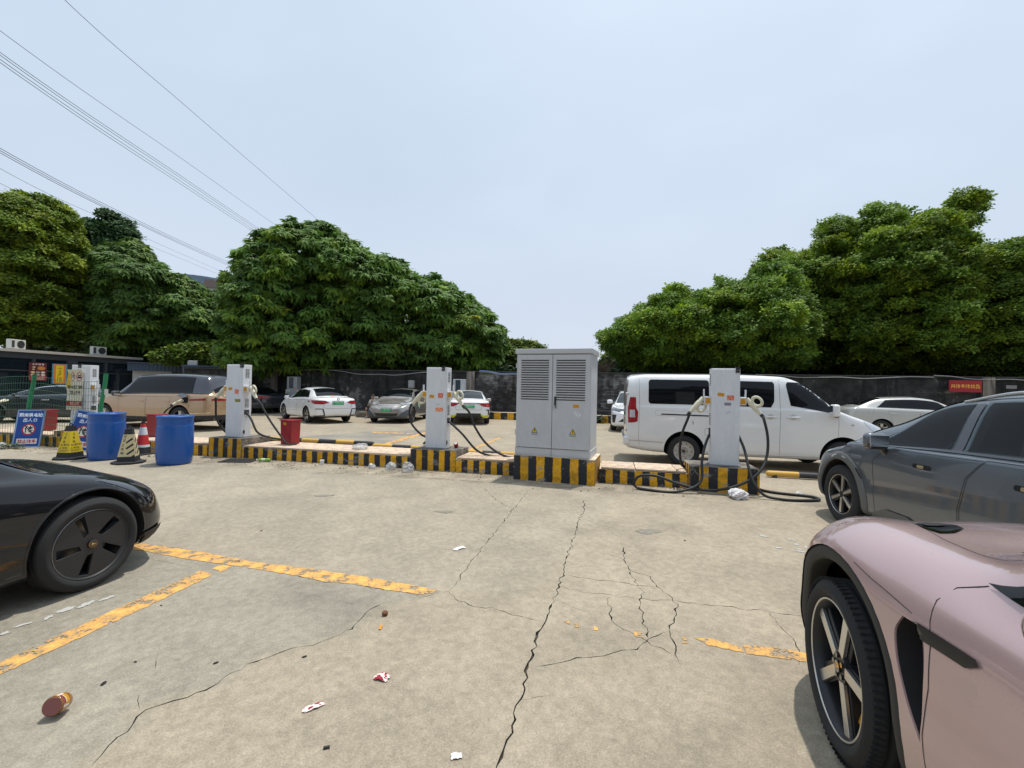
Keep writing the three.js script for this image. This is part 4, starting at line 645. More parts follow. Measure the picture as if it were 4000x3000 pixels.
  for (const sd of [1, -1]) {
    for (const ax of [f, s.xr]) { const n = 72, pos = [], idx = [], cs = [[0.486, -0.004], [0.476, 0.004], [0.45, 0.002], [0.432, -0.004], [0.425, -0.014], [0.425, -0.08]]; let zb = 0; for (let i = 0; i <= n; i++) { const a = -0.5 + (Math.PI + 1) * i / n, h = C.cast(V3(ax + Math.cos(a) * 0.503, 0.385 + Math.sin(a) * 0.503, 3 * sd), V3(0, 0, -sd)); if (h && Math.abs(h.p.z) > 0.7) zb = h.p.z; for (const [r, z] of cs) pos.push(ax + Math.cos(a) * r, 0.385 + Math.sin(a) * r, zb + sd * z); } const w = cs.length; for (let i = 0; i < n; i++) for (let j = 0; j + 1 < w; j++) { const A = i * w + j, B = A + 1, Cc = A + w, Dd = Cc + 1; sd > 0 ? idx.push(A, Cc, B, B, Cc, Dd) : idx.push(A, B, Cc, B, Dd, Cc); } const g = new THREE.BufferGeometry(); g.setAttribute('position', new THREE.BufferAttribute(new Float32Array(pos), 3)); g.setIndex(idx); g.computeVertexNormals(); part('arch_cladding', g, claddingM, C.t); }
    { const S0 = outletGrid[sd > 0 ? 0 : 1], pos = [], idx = [], rows = S0.map((r) => [V3(r[0].x - 0.002, r[0].y, r[0].z + sd * 0.16 * 0 + sd * (r[0].dep - 0.006)), V3(r[0].x - 0.003, r[0].y, r[0].z + sd * 0.004), ...r.slice(1, 3).map((q) => V3(q.x, q.y, q.z + sd * 0.004))]); rows.forEach((r) => r.forEach((q) => pos.push(q.x, q.y, q.z))); const w = rows[0].length; for (let i = 0; i + 1 < rows.length; i++) for (let j = 0; j + 1 < w; j++) { const A = i * w + j; sd > 0 ? idx.push(A, A + 1, A + w, A + 1, A + w + 1, A + w) : idx.push(A, A + w, A + 1, A + 1, A + w, A + w + 1); } const g = new THREE.BufferGeometry(); g.setAttribute('position', new THREE.BufferAttribute(new Float32Array(pos), 3)); g.setIndex(idx); g.computeVertexNormals(); part('outlet_grille', g, new THREE.MeshStandardMaterial({ color: R3(0.012, 0.012, 0.013), roughness: 0.8, side: THREE.DoubleSide }), C.t); }
    C.press('rocker_cladding', plasticM, [f - 0.55, 0.34, s.xr + 0.5, 0.33, s.xr + 0.5, 0.2, f - 0.5, 0.2], 'side', 0.012, sd);
    C.press('fender_blade', satinM, [f - 0.455, 0.797, f - 0.515, 0.814, f - 0.735, 0.822, f - 0.75, 0.81, f - 0.71, 0.784, f - 0.5, 0.77, f - 0.46, 0.772], 'side', 0.006, sd);
    C.line(seamM, [f - 0.605, 0.26, f - 0.6, 0.4, f - 0.588, 0.5, f - 0.596, 0.65, f - 0.576, 0.785, f - 0.55, 0.84, f - 0.53, 0.9, f - 0.54, 0.95, f - 0.6, 0.985], 'side', sd, 0.003);
    C.line(seamM, [f - 0.15, 0.876, f - 0.26, 0.855, f - 0.42, 0.835, f - 0.48, 0.828], 'side', sd, 0.0025);
    C.line(seamM, [f - 1.6, 0.26, f - 1.62, 0.5, f - 1.68, 0.92], 'side', sd, 0.005);
    C.press('headlight', darkLensM, [f + 0.42, 0.72, f + 0.62, 0.68, f + 0.7, 0.6, f + 0.62, 0.6, f + 0.45, 0.67], 'side', 0.005, sd);
    C.press('bonnet_vent', glossM, [1.525, sd * 0.668, 1.60, sd * 0.6, 1.635, sd * 0.505, 1.58, sd * 0.488, 1.5, sd * 0.51, 1.42, sd * 0.59, 1.385, sd * 0.66, 1.45, sd * 0.678], 'top', 0.004);
    C.press('vent_mouth', wellM, [1.535, sd * 0.645, 1.595, sd * 0.59, 1.615, sd * 0.525, 1.56, sd * 0.53, 1.51, sd * 0.6, 1.49, sd * 0.65], 'top', 0.008);
  }
  C.line(seamM, [0.95, -0.70, 1.3, -0.70, 1.75, -0.62, 2.05, -0.5, 2.15, -0.3, 2.2, 0, 2.15, 0.3, 2.05, 0.5, 1.75, 0.62, 1.3, 0.70, 0.95, 0.70], 'top', 1, 0.003);
  for (const sd of [1, -1]) { // door mirrors, rounded shells
    const mx = f - 1.27, m = part('mirror', new THREE.SphereGeometry(1, 32, 20).scale(0.115, 0.08, 0.11).translate(mx, 1.125, sd * 1.075), glossM, C.t);
    part('mirror_stalk', tube([[mx + 0.06, 0.985, sd * 0.9], [mx + 0.05, 1.02, sd * 0.97], [mx, 1.06, sd * 1.03]], 0.03, 12, 10), glossM, m);
    part('mirror_glass', new THREE.CylinderGeometry(1, 1, 0.004, 28).rotateZ(Math.PI / 2).scale(1, 0.065, 0.09).translate(mx - 0.075, 1.125, sd * 1.075), chromeM, m);
  }
}
{ // dark grey crossover behind the pink car
  const p = paint(0.1, 0.118, 0.138, 0.45, 0.45, 0.04);
  const s = genSpec({ L: 4.75, W: 1.92, H: 1.63, wb: 2.84, fo: 0.88, gc: 0.2, cowl: 0.97, hdr: 2.15, peak: 2.85, rhdr: 3.9, rg: 4.5, cowlY: 1.05, noseY: 0.9, deckY: 1.2, tailY: 1.15, beltF: 0.98, beltR: 1.08, wheelR: 0.355, rimR: 0.238, wheel: 'six', paint: p, archR: 0.41, glass: glassLightM, detail: 110, detailV: 6, windscreen: [0.25, 1.37], rearGlass: [-2.05, -1.6], panes: [[0.02, 1.2, 0.07, 0.93, [0, -0.72]], [-1.35, -0.1, 0.07, 0.93]], noseR: 0.5, noseP: 2.8, noseC: 0.55 });
  s.paneGlass = phys({ color: R3(0.5, 0.56, 0.56), roughness: 0.01, transmission: 1, thickness: 0, ior: 1.5, specularIntensity: 0.6 });
  const cabinM = std({ color: R3(0.035, 0.035, 0.037), roughness: 0.85 });
  s.cuts = (cast, S) => {
    const prism = (pts, z) => { const sh = new THREE.Shape(pts.map(([x, y]) => new THREE.Vector2(x, y))), g = new THREE.ExtrudeGeometry(sh, { depth: 2 * z, bevelEnabled: false, steps: 1 }).translate(0, 0, -z); return g; };
    const cab = prism([[-2.0, 0.5], [1.0, 0.5], [1.15, 0.95], [0.95, 1.1], [0.5, 1.33], [0.1, 1.47], [-0.3, 1.55], [-1.2, 1.53], [-1.6, 1.45], [-2.0, 1.15]], 0.84), p0 = cab.attributes.position; for (let i = 0; i < p0.count; i++) { const y = p0.getY(i), k = y < 1.05 ? 1 : 1 - 0.34 * (y - 1.05) / 0.5; p0.setZ(i, p0.getZ(i) * k); } cab.clearGroups(); cab.computeVertexNormals();
    const out = [new Brush(cab, cabinM)];
    for (const [a, b, lo, hi, sl = [0, 0]] of s.panes) { const pt = (u, q) => { const x = a + sl[0] * q + (b + sl[1] * q - a - sl[0] * q) * u, v = S.at(x, 6 + lo + (hi - lo) * q); return [v.x, v.y]; }, o = []; const e = 0.02; for (let i = 0; i <= 6; i++) o.push(pt(e + (1 - 2 * e) * i / 6, e)); for (let i = 0; i <= 6; i++) o.push(pt(1 - e, e + (1 - 2 * e) * i / 6)); for (let i = 6; i >= 0; i--) o.push(pt(e + (1 - 2 * e) * i / 6, 1 - e)); const g = prism(o, 1.3); g.clearGroups(); out.push(new Brush(g, cabinM)); }
    return out;
  };
  const C = makeCar('parked_suv', 'dark grey crossover with scuffed arch trim and six-spoke wheels behind the pink car', s, 2.72, 6.2, UP + 0.09, [s.xf, -s.W / 2]);
  const f = s.xf, clad = std({ color: R3(0.11, 0.112, 0.11), roughness: 0.6 });
  const scuff = std({ color: R3(0.42, 0.43, 0.43), roughness: 0.9 });
  for (const sd of [1, -1]) {
    part('arch_cladding', archBand(C.cast, f, 0.365, 0.414, 0.51, -0.3, 3.45, 0.016, sd), clad, C.t);
    part('arch_cladding', archBand(C.cast, s.xr, 0.365, 0.414, 0.49, -0.3, 3.44, 0.014, sd), clad, C.t);
    C.press('cladding_notch', seamM, [f - 0.33, 0.72, f - 0.44, 0.62, f - 0.45, 0.63, f - 0.34, 0.735], 'side', 0.018, sd);
    C.press('rocker_cladding', clad, [f - 0.6, 0.3, f - 0.8, 0.38, f - 1.1, 0.38, f - 1.5, 0.24, f - 1.6, 0.2, f - 0.5, 0.2], 'side', 0.012, sd);
    doorSet(C, sd, [[[f - 0.58, 0.85, f - 0.62, 0.6, f - 0.62, 0.26, f - 1.68, 0.26, f - 1.66, 0.6, f - 1.72, 0.88, f - 1.86, 1.04, f - 0.75, 1.0], undefined], [[f - 1.7, 0.26, f - 2.6, 0.26, f - 2.62, 0.6, f - 2.8, 1.08, f - 1.88, 1.05, f - 1.74, 0.88, f - 1.68, 0.6], undefined]]);
    for (const hx of [f - 1.25, f - 2.25]) { const w = C.press('door_handle', seamM, rrect(hx - 0.11, 0.872, hx + 0.11, 0.915, 0.02), 'side', 0.003, sd); C.press('handle_grip', std({ color: R3(0.45, 0.36, 0.2), roughness: 0.4, metalness: 0.6 }), rrect(hx - 0.03, 0.878, hx + 0.05, 0.908, 0.01), 'side', 0.008, sd, w); }
    C.press('headlight', clearLensM, [f + 0.33, 0.86, f + 0.55, 0.835, f + 0.66, 0.8, f + 0.66, 0.775, f + 0.5, 0.795, f + 0.34, 0.835], 'side', 0.004, sd);
    C.line(seamM, [f - 0.2, 0.93, f - 0.2, 0.86, f + 0.06, 0.82, f + 0.12, 0.9, f + 0.1, 0.95, f - 0.2, 0.95], 'side', sd, 0.004);
    C.line(seamM, [f + 0.38, 0.84, f + 0.36, 0.7, f + 0.4, 0.62], 'side', sd, 0.0045);
    part('belt_trim', C.S.skin(-1.9, 1.28, 5.92, 6.08, 40, 1, 0.008, sd), glossM, C.t);
    part('window_pillar', C.S.skin((q) => -0.08 + 0.0 * q, (q) => 0.02 - 0.62 * 0 * q, 6.08, 6.9, 4, 6, 0.006, sd), glossM, C.t);
    const m = part('mirror', rbox(0.12, 0.16, 0.22, 0.055, f - 0.78, 1.09, sd * 1.04, 5), p, C.t);
    part('mirror_shell', rbox(0.115, 0.1, 0.2, 0.04, f - 0.79, 1.045, sd * 1.04, 4), glossM, m); part('mirror_stalk', bar(V3(f - 0.76, 1.03, sd * 0.98), V3(f - 0.74, 0.94, sd * 0.9), 0.035, 10), glossM, m); part('mirror_glass', rbox(0.006, 0.12, 0.18, 0.003, f - 0.845, 1.09, sd * 1.04, 1), chromeM, m);
  }
  const seatM = std({ color: R3(0.05, 0.048, 0.046), roughness: 0.8 });
  for (const [x, z] of [[-0.05, -0.4], [-0.05, 0.4], [-1.05, -0.4], [-1.05, 0.4]]) { const st = part('seat', [rbox(0.5, 0.16, 0.5, 0.06, x, 0.62, z, 3), rbox(0.16, 0.66, 0.48, 0.07, 0, 0, 0, 3).rotateZ(0.25).translate(x - 0.3, 0.95, z)], seatM, C.t); part('headrest', rbox(0.1, 0.2, 0.28, 0.05, x - 0.42, 1.34, z, 3), seatM, st); }
  part('dashboard', rbox(0.5, 0.3, 1.5, 0.08, 0.85, 0.88, 0, 3), seatM, C.t); part('steering_wheel', new THREE.TorusGeometry(0.17, 0.018, 8, 28).rotateY(UP).rotateZ(0.4).translate(0.5, 0.98, -0.4), plasticM, C.t);
  C.press('scuff_mark', scuff, [f + 0.17, 0.8, f + 0.06, 0.835, f + 0.04, 0.825, f + 0.1, 0.805, f + 0.15, 0.775], 'side', 0.0185, -1); C.press('scuff_mark', scuff, [f - 0.08, 0.835, f - 0.15, 0.815, f - 0.13, 0.805, f - 0.06, 0.82], 'side', 0.0185, -1);
  C.press('grille', glossM, [-0.6, 0.45, 0.6, 0.45, 0.5, 0.62, -0.5, 0.62], 'front', 0.004);
  for (const sd of [1, -1]) part('roof_rail', tube([-1.75, -1.3, -0.8, -0.3, 0.2].map((x) => { const h = C.cast(V3(x, 4, sd * 0.6), V3(0, -1, 0)); return V3(x, h.p.y + (Math.abs(x + 0.775) > 0.9 ? 0.004 : 0.035), sd * 0.6); }), 0.014, 30, 8), silverM, C.t);
}
{ // white van
  const p = paint(0.74, 0.745, 0.75, 0, 0.45, 0.06), c = 2.83, x = (X) => X - c;
  const s = { L: 5.06, W: 1.78, H: 1.97, gc: 0.2, xf: x(4.42), xr: x(1.5), wheelR: 0.325, rimR: 0.205, tyreW: 0.2, wheel: 'steel', spin: 0.4, paint: p, archR: 0.4, archUp: 0.02, detail: 110, detailV: 6, category: 'van', noseR: 0.4, noseP: 3, noseC: 0.6, tailR: 0.2, tailP: 5, tailC: 0.9, endPY: 7, mid: 0.45,
    top: [[x(0.3), 1.86], [x(0.45), 1.94], [x(0.8), 1.965], [x(2.5), 1.97], [x(3.35), 1.945], [x(3.7), 1.87], [x(4.05), 1.6], [x(4.42), 1.27], [x(4.75), 1.16], [x(5.1), 1.0], [x(5.36), 0.8]],
    belt: [[x(0.3), 1.2, 0.86], [x(1.5), 1.22, 0.885], [x(3.3), 1.22, 0.885], [x(4.3), 1.2, 0.87], [x(4.6), 1.1, 0.86], [x(5.0), 0.95, 0.82], [x(5.36), 0.75, 0.76]],
    crest: [[x(0.3), 1.27, 0.855], [x(3.3), 1.28, 0.87], [x(4.25), 1.26, 0.83], [x(4.6), 1.15, 0.8], [x(5.0), 1.0, 0.76], [x(5.36), 0.8, 0.7]],
    edge: [[x(0.3), 1.8, 0.72], [x(0.8), 1.88, 0.745], [x(2.5), 1.885, 0.75], [x(3.35), 1.865, 0.74], [x(3.75), 1.73, 0.735], [x(4.05), 1.5, 0.75], [x(4.42), 1.22, 0.745], [x(4.8), 1.08, 0.7], [x(5.36), 0.82, 0.62]],
    plan: [[x(0.3), 0.97], [x(0.8), 1], [x(4.3), 1], [x(5.0), 0.97], [x(5.36), 0.9]], sill: [[x(0.3), 0.34], [x(0.9), 0.27], [x(1.5), 0.25], [x(4.5), 0.25], [x(5.36), 0.3]] };
  const C = makeCar('parked_van', 'white passenger van with dark tinted windows parked behind the right charger', s, 1.5, 9.9, 0, [s.xr, s.W / 2]);
  const W = (o) => o.map((v, i) => (i % 2 ? v : v - c));
  part('windscreen', mirrorBoth((sd) => C.S.skin(x(3.72), x(4.36), 7.1, 9, 14, 8, 0.004, sd)), glassM, C.t);
  for (const sd of [1, -1]) {
    const w1 = C.press('window', glassM, rrect(x(0.78), 1.3, x(1.98), 1.815, 0.06), 'side', 0.005, sd);
    C.press('window', glassM, [...W([2.03, 1.3, 3.14, 1.285, 3.2, 1.4, 3.21, 1.76, 3.18, 1.8, 2.03, 1.815])], 'side', 0.005, sd);
    C.press('window', glassM, W([3.43, 1.76, 3.43, 1.7, 3.5, 1.33, 4.24, 1.2, 4.27, 1.22, 4.1, 1.48, 3.9, 1.72, 3.84, 1.79, 3.46, 1.8]), 'side', 0.005, sd);
    C.line(seamM, W([3.3, 1.87, 3.31, 1.2, 3.3, 0.7, 3.3, 0.3]), 'side', sd, 0.005); C.line(seamM, W([2.0, 1.87, 2.0, 1.25]), 'side', sd, 0.0045);
    C.line(seamM, W([4.32, 1.3, 4.34, 1.0, 4.33, 0.75]), 'side', sd, 0.0045); C.line(seamM, W([3.3, 1.87, 3.55, 1.86, 3.8, 1.82, 4.05, 1.55, 4.32, 1.27]), 'side', sd, 0.004); C.line(seamM, W([2.05, 0.3, 2.02, 0.8, 2.0, 1.25]), 'side', sd, 0.0045); C.line(seamM, W([2.05, 0.31, 3.3, 0.31]), 'side', sd, 0.004); C.line(seamM, W([3.3, 0.31, 4.0, 0.33]), 'side', sd, 0.004);
    C.line(seamM, W([0.58, 1.9, 0.6, 1.2, 0.58, 0.7, 0.6, 0.36]), 'side', sd, 0.004);
    const rail = C.press('sliding_rail', p, rrect(x(0.92), 1.06, x(2.1), 1.16, 0.03), 'side', 0.004, sd); C.press('rail_slot', seamM, W([1.02, 1.075, 2.08, 1.065, 2.08, 1.09, 1.05, 1.1]), 'side', 0.007, sd, rail);
    C.line(seamM, [...rrect(x(0.92), 1.06, x(2.1), 1.16, 0.03)], 'side', sd, 0.004);
    C.line(seamM, [...rrect(x(1.9), 0.68, x(2.07), 0.82, 0.03), x(2.07), 0.79], 'side', sd, 0.004);
    for (const X of [3.13, 3.54]) { const h = C.cast(V3(x(X), 1.1, 3 * sd), V3(0, 0, -sd)); const d = part('door_handle', rbox(0.24, 0.032, 0.03, 0.012, x(X), 1.1, h.p.z + sd * 0.02, 3), p, C.t); C.press('handle_cup', std({ color: R3(0.5, 0.5, 0.5), roughness: 0.6 }), arc(x(X), 1.1, 0.055, 0, 6.2, 16), 'side', 0.003, sd, d); }
    C.press('indicator', std({ color: R3(0.5, 0.42, 0.3), roughness: 0.3 }), arc(x(4.58), 0.98, 0.03, 0, 6.2, 12).map((v, i) => (i % 2 ? 0.98 + (v - 0.98) * 0.6 : v)), 'side', 0.006, sd);
    C.press('headlight', clearLensM, W([4.78, 1.06, 4.95, 1.02, 5.1, 0.9, 5.12, 0.78, 4.98, 0.84, 4.86, 0.95]), 'side', 0.005, sd);
    // stacked tail lamp wrapped on the rear corner
    C.press('tail_light', redLensM, W([0.4, 1.43, 0.52, 1.43, 0.53, 1.2, 0.57, 1.12, 0.56, 0.92, 0.52, 0.9, 0.37, 0.88, 0.36, 1.2]), 'side', 0.006, sd); C.press('reverse_lamp', clearLensM, W([0.4, 1.16, 0.5, 1.16, 0.51, 1.0, 0.4, 1.0]), 'side', 0.009, sd);
    C.press('bumper_strip', std({ color: R3(0.42, 0.41, 0.39), roughness: 0.8 }), W([0.36, 0.52, 1.08, 0.5, 1.08, 0.485, 0.36, 0.505]), 'side', 0.004, sd);
    const m = part('mirror', rbox(0.13, 0.24, 0.2, 0.05, x(4.22), 1.26, sd * 1.0, 4), p, C.t); part('mirror_base', rbox(0.08, 0.16, 0.1, 0.03, x(4.3), 1.2, sd * 0.88, 3), plasticM, m); part('mirror_glass', rbox(0.006, 0.19, 0.15, 0.003, x(4.155), 1.26, sd * 1.0, 1), chromeM, m);
    part('rear_hinge', [rbox(0.05, 0.05, 0.05, 0.01, x(0.33), 1.5, sd * 0.8, 2), rbox(0.05, 0.05, 0.05, 0.01, x(0.33), 0.72, sd * 0.8, 2)], silverM, C.t);
    C.press('dent_mark', std({ color: R3(0.4, 0.39, 0.37), roughness: 0.9 }), W([1.66, 0.98, 1.68, 0.94, 1.675, 0.88, 1.66, 0.92]), 'side', 0.004, 1);
  }
  C.press('rear_window', std({ color: R3(0.16, 0.155, 0.15), roughness: 0.35 }), rrect(-0.72, 1.22, 0.72, 1.8, 0.08), 'rear', 0.005);
  part('bumper', rbox(0.14, 0.2, 1.74, 0.06, x(0.33), 0.5, 0, 4), p, C.t);
  part('badge', box(0.012, 0.04, 0.16, x(0.285), 1.08, 0.55), plasticM, C.t);
}
{ // gold and black large suv beyond the left chargers
  const p = paint(0.46, 0.31, 0.18, 0.35, 0.4, 0.05), dk = paint(0.05, 0.052, 0.065, 0.5, 0.35, 0.04);
  const s = genSpec({ L: 5.2, W: 1.99, H: 1.85, wb: 3.1, fo: 0.95, gc: 0.24, cowl: 1.25, hdr: 2.05, peak: 3.2, rhdr: 4.72, rg: 5.08, cowlY: 1.14, noseY: 1.02, deckY: 1.22, tailY: 1.16, beltF: 1.1, beltR: 1.16, wheelR: 0.385, rimR: 0.27, wheel: 'five', paint: p, archR: 0.44, detail: 90, windscreen: [0.48, 1.35], rearGlass: [-2.46, -2.14], roofSkin: [-2.4, 0.56, dk], pillarSkin: [-2.42, 1.3, dk], panes: [[-1.85, 1.12, 0.08, 0.9, [0.1, -0.5]]], mirror: [1.05, 1.15, dk, 1.2], tailR: 0.36, tailP: 3.2, tailC: 0.7 });
  const C = makeCar('parked_suv', 'large gold and black suv plugged in at its rear flank beside the left charger', s, -13.5, 11.7, Math.PI, [s.xr, -s.W / 2]);
  const r = s.xr;
  for (const sd of [1, -1]) {
    doorSet(C, sd, [[[r + 0.55, 0.4, r + 0.45, 0.7, r + 0.35, 1.08, r + 1.35, 1.08, r + 1.35, 0.4], r + 0.5, 0.93], [[r + 1.38, 0.4, r + 1.38, 1.08, r + 2.5, 1.08, r + 2.45, 0.4], r + 1.55, 0.93]]);
    C.press('tail_light', redLensM, [r - 0.95, 1.06, r - 0.35, 1.02, r - 0.4, 0.97, r - 0.95, 0.99], 'side', 0.006, sd); C.press('rocker_cladding', plasticM, [r + 0.5, 0.42, r + 2.6, 0.42, r + 2.6, 0.24, r + 0.5, 0.24], 'side', 0.01, sd); C.press('rear_cladding', plasticM, [r - 1.08, 0.52, r - 0.42, 0.5, r - 0.44, 0.28, r - 1.0, 0.3], 'side', 0.01, sd); C.press('chrome_strip', chromeM, [r - 1.05, 0.62, r - 0.4, 0.57, r - 0.4, 0.55, r - 1.05, 0.59], 'side', 0.012, sd);
  }
  C.press('tail_light', redLensM, [-0.8, 1.05, 0.8, 1.05, 0.8, 0.98, -0.8, 0.98], 'rear', 0.006); C.press('rear_cladding', plasticM, [-0.85, 0.52, 0.85, 0.52, 0.8, 0.3, -0.8, 0.3], 'rear', 0.01);
  const port = C.press('charge_port', wellM, rrect(r - 0.34, 0.9, r - 0.1, 1.08, 0.04), 'side', 0.005, -1);
  const flap = part('charge_flap', rbox(0.24, 0.012, 0.18, 0.005, 0, 0, 0, 2), dk, C.t); flap.position.set(r - 0.2, 1.14, -1.05); flap.rotation.set(-0.5, 0, 0.25);
  gun(C.t, V3(r - 0.16, 0.97, -1.02), V3(0.35, -0.4, -0.85), [[r - 0.1, 0.83, -1.28], [r + 0.1, 0.66, -1.33], [r + 0.25, 0.42, -1.36], [r + 0.5, 0.1, -1.5], [r + 0.1, 0.03, -1.8], [r - 0.6, 0.03, -1.95]]);
}
const sedanBase = { L: 4.6, W: 1.81, H: 1.48, wb: 2.67, fo: 0.9, gc: 0.19, cowl: 1.22, hdr: 2.1, peak: 2.65, rhdr: 3.35, rg: 4.08, cowlY: 1.0, noseY: 0.84, deckY: 1.08, tailY: 1.06, beltF: 0.93, beltR: 1.0, wheelR: 0.325, rimR: 0.215, windscreen: [0.25, 1.0], rearGlass: [-1.68, -1.0], panes: [[-1.3, 0.9, 0.12, 0.86, [0.35, -0.55]]], detail: 70, wheel: 'five', tyreW: 0.21 };
const whiteP = paint(0.78, 0.785, 0.79, 0, 0.42, 0.05);
function rearTrim(C, o) {
  const s = C.s, r = s.xr;
  for (const sd of [1, -1]) {
    C.press('tail_light', redLensM, sd > 0 ? o.lamp : flip(o.lamp), 'rear', 0.008); C.press('tail_light', redLensM, [r - 0.98, o.ly + 0.06, r - 0.5, o.ly + 0.07, r - 0.55, o.ly - 0.03, r - 0.98, o.ly - 0.07], 'side', 0.008, sd);
    doorSet(C, sd, [[[r + 0.4, 0.34, r + 0.32, 0.6, r + 0.12, 0.95, r + 1.05, 0.93, r + 1.1, 0.34], r + 0.32, 0.84], [[r + 1.13, 0.34, r + 1.08, 0.93, r + 2.0, 0.9, r + 2.05, 0.34], r + 1.22, 0.82]]);
  }
  C.line(seamM, o.lid, 'rear', 1, 0.008);
}
{
  const s = genSpec({ ...sedanBase, paint: whiteP, mirror: [0.82, 1.0, whiteP] });
  const C = makeCar('parked_sedan', 'white sedan seen from behind in the shade of the wall left of the silver car', s, -12.2, 16.1, Math.atan2(0.54, -0.84), [s.xr, -s.W / 2]);
  rearTrim(C, { lamp: [0.36, 0.86, 0.5, 0.93, 0.88, 0.95, 0.9, 0.8, 0.6, 0.79], ly: 0.88, lid: [-0.55, 0.98, -0.58, 0.7, -0.5, 0.62, 0.5, 0.62, 0.58, 0.7, 0.55, 0.98] });
  for (const sd of [1, -1]) C.press('bumper_slash', plasticM, (sd > 0 ? (o) => o : flip)([0.58, 0.62, 0.84, 0.62, 0.84, 0.59, 0.62, 0.59, 0.56, 0.36, 0.84, 0.34, 0.84, 0.31, 0.5, 0.32]), 'rear', 0.008);
  C.press('rear_diffuser', plasticM, [-0.8, 0.3, 0.8, 0.3, 0.75, 0.2, -0.75, 0.2], 'rear', 0.01); addPlate(C, '粤A·B19379', false, 0.84); part('badge', new THREE.TorusGeometry(0.04, 0.014, 8, 20).rotateY(Math.PI / 2).translate(-2.29, 1.0, 0), darkLensM, C.t);
  C.press('brake_lamp', std({ color: R3(0.7, 0.12, 0.08), roughness: 0.4 }), [-0.1, 1.13, 0.1, 1.13, 0.1, 1.105, -0.1, 1.105], 'rear', 0.009);
}
{
  const s = genSpec({ ...sedanBase, L: 4.65, W: 1.83, H: 1.47, rhdr: 3.5, rg: 4.2, paint: whiteP, wheel: 'darkrim', mirror: [0.82, 1.0, whiteP], rearGlass: [-1.8, -1.15], glass: glassLightM });
  const C = makeCar('parked_sedan', 'white sedan with yellow bumper corners seen from behind beside the middle charger', s, -6.15, 19.0, Math.atan2(0.95, -0.3), [s.xr, 0]);
  rearTrim(C, { lamp: [0.3, 0.93, 0.88, 0.93, 0.9, 0.76, 0.62, 0.78, 0.45, 0.88], ly: 0.85, lid: [-0.5, 0.9, -0.56, 0.72, -0.5, 0.64, 0.5, 0.64, 0.56, 0.72, 0.5, 0.9] });
  C.press('tail_bar', redLensM, [-0.5, 0.92, 0.5, 0.92, 0.5, 0.89, -0.5, 0.89], 'rear', 0.007); C.press('rear_diffuser', plasticM, [-0.5, 0.5, 0.5, 0.5, 0.62, 0.32, 0.5, 0.26, -0.5, 0.26, -0.62, 0.32], 'rear', 0.01);
  const ye = std({ color: R3(0.55, 0.56, 0.02), roughness: 0.5 });
  for (const sd of [1, -1]) { const k = sd > 0 ? (o) => o : flip; C.press('bumper_corner', ye, k([0.5, 0.48, 0.62, 0.4, 0.84, 0.42, 0.85, 0.34, 0.62, 0.32, 0.52, 0.4]), 'rear', 0.012); C.press('bumper_slash', plasticM, k([0.7, 0.66, 0.86, 0.66, 0.86, 0.42, 0.82, 0.42, 0.81, 0.6]), 'rear', 0.01); }
  addPlate(C, '粤A·CT5508', false, 0.79); C.press('brake_lamp', std({ color: R3(0.7, 0.1, 0.06), roughness: 0.4 }), [0.74, 0.86, 0.84, 0.86, 0.84, 0.8, 0.74, 0.8], 'rear', 0.012);
}
function frontTrim(C, o) {
  const s = C.s;
  for (const sd of [1, -1]) { const k = sd > 0 ? (q) => q : flip; C.press('headlight', o.lampM ?? clearLensM, k(o.lamp), 'front', 0.008); C.press('headlight', o.lampM ?? clearLensM, [s.L / 2 - 0.42, o.ly + 0.05, s.L / 2 - 0.12, o.ly + 0.02, s.L / 2 - 0.12, o.ly - 0.05, s.L / 2 - 0.36, o.ly], 'side', 0.006, sd); if (o.corner) C.press('corner_intake', o.trim ?? plasticM, k(o.corner), 'front', 0.01); doorSet(C, sd, [[[s.xf - 0.55, 0.34, s.xf - 0.5, 0.85, s.xf - 1.5, 0.92, s.xf - 1.55, 0.34], s.xf - 1.35, 0.82]]); }
  C.press('lower_grille', plasticM, o.grille, 'front', 0.008);
}
{
  const p = paint(0.36, 0.335, 0.315, 0.55, 0.36, 0.05), grey = std({ color: R3(0.075, 0.085, 0.10), roughness: 0.6 });
  const s = genSpec({ ...sedanBase, L: 4.72, W: 1.84, H: 1.49, cowl: 1.1, hdr: 2.05, noseY: 0.86, paint: p, wheel: 'darkrim', mirror: [0.85, 1.02, p] });
  const C = makeCar('parked_hatchback', 'silver brown car facing forward beside the seated person at the wall', s, -9.3, 18.0, Math.atan2(-0.986, 0.165), [s.xf, 0]);
  frontTrim(C, { lamp: [0.42, 0.86, 0.82, 0.9, 0.86, 0.84, 0.6, 0.78], ly: 0.84, corner: [0.5, 0.36, 0.86, 0.62, 0.88, 0.34, 0.5, 0.3], trim: grey, grille: [-0.52, 0.44, 0.52, 0.44, 0.45, 0.33, -0.45, 0.33] });
  C.press('light_bar', clearLensM, [-0.45, 0.8, 0.45, 0.8, 0.45, 0.775, -0.45, 0.775], 'front', 0.007); C.press('front_lip', grey, [-0.85, 0.32, 0.85, 0.32, 0.8, 0.22, -0.8, 0.22], 'front', 0.014); addPlate(C, '粤A·B40206', true, 0.58, 0.44);
  C.press('door_sticker', std({ color: R3(0.28, 0.5, 0.32), roughness: 0.6 }), [s.xf - 0.75, 0.86, s.xf - 1.15, 0.88, s.xf - 1.1, 0.66, s.xf - 0.95, 0.58, s.xf - 0.85, 0.66], 'side', 0.005, -1);
}
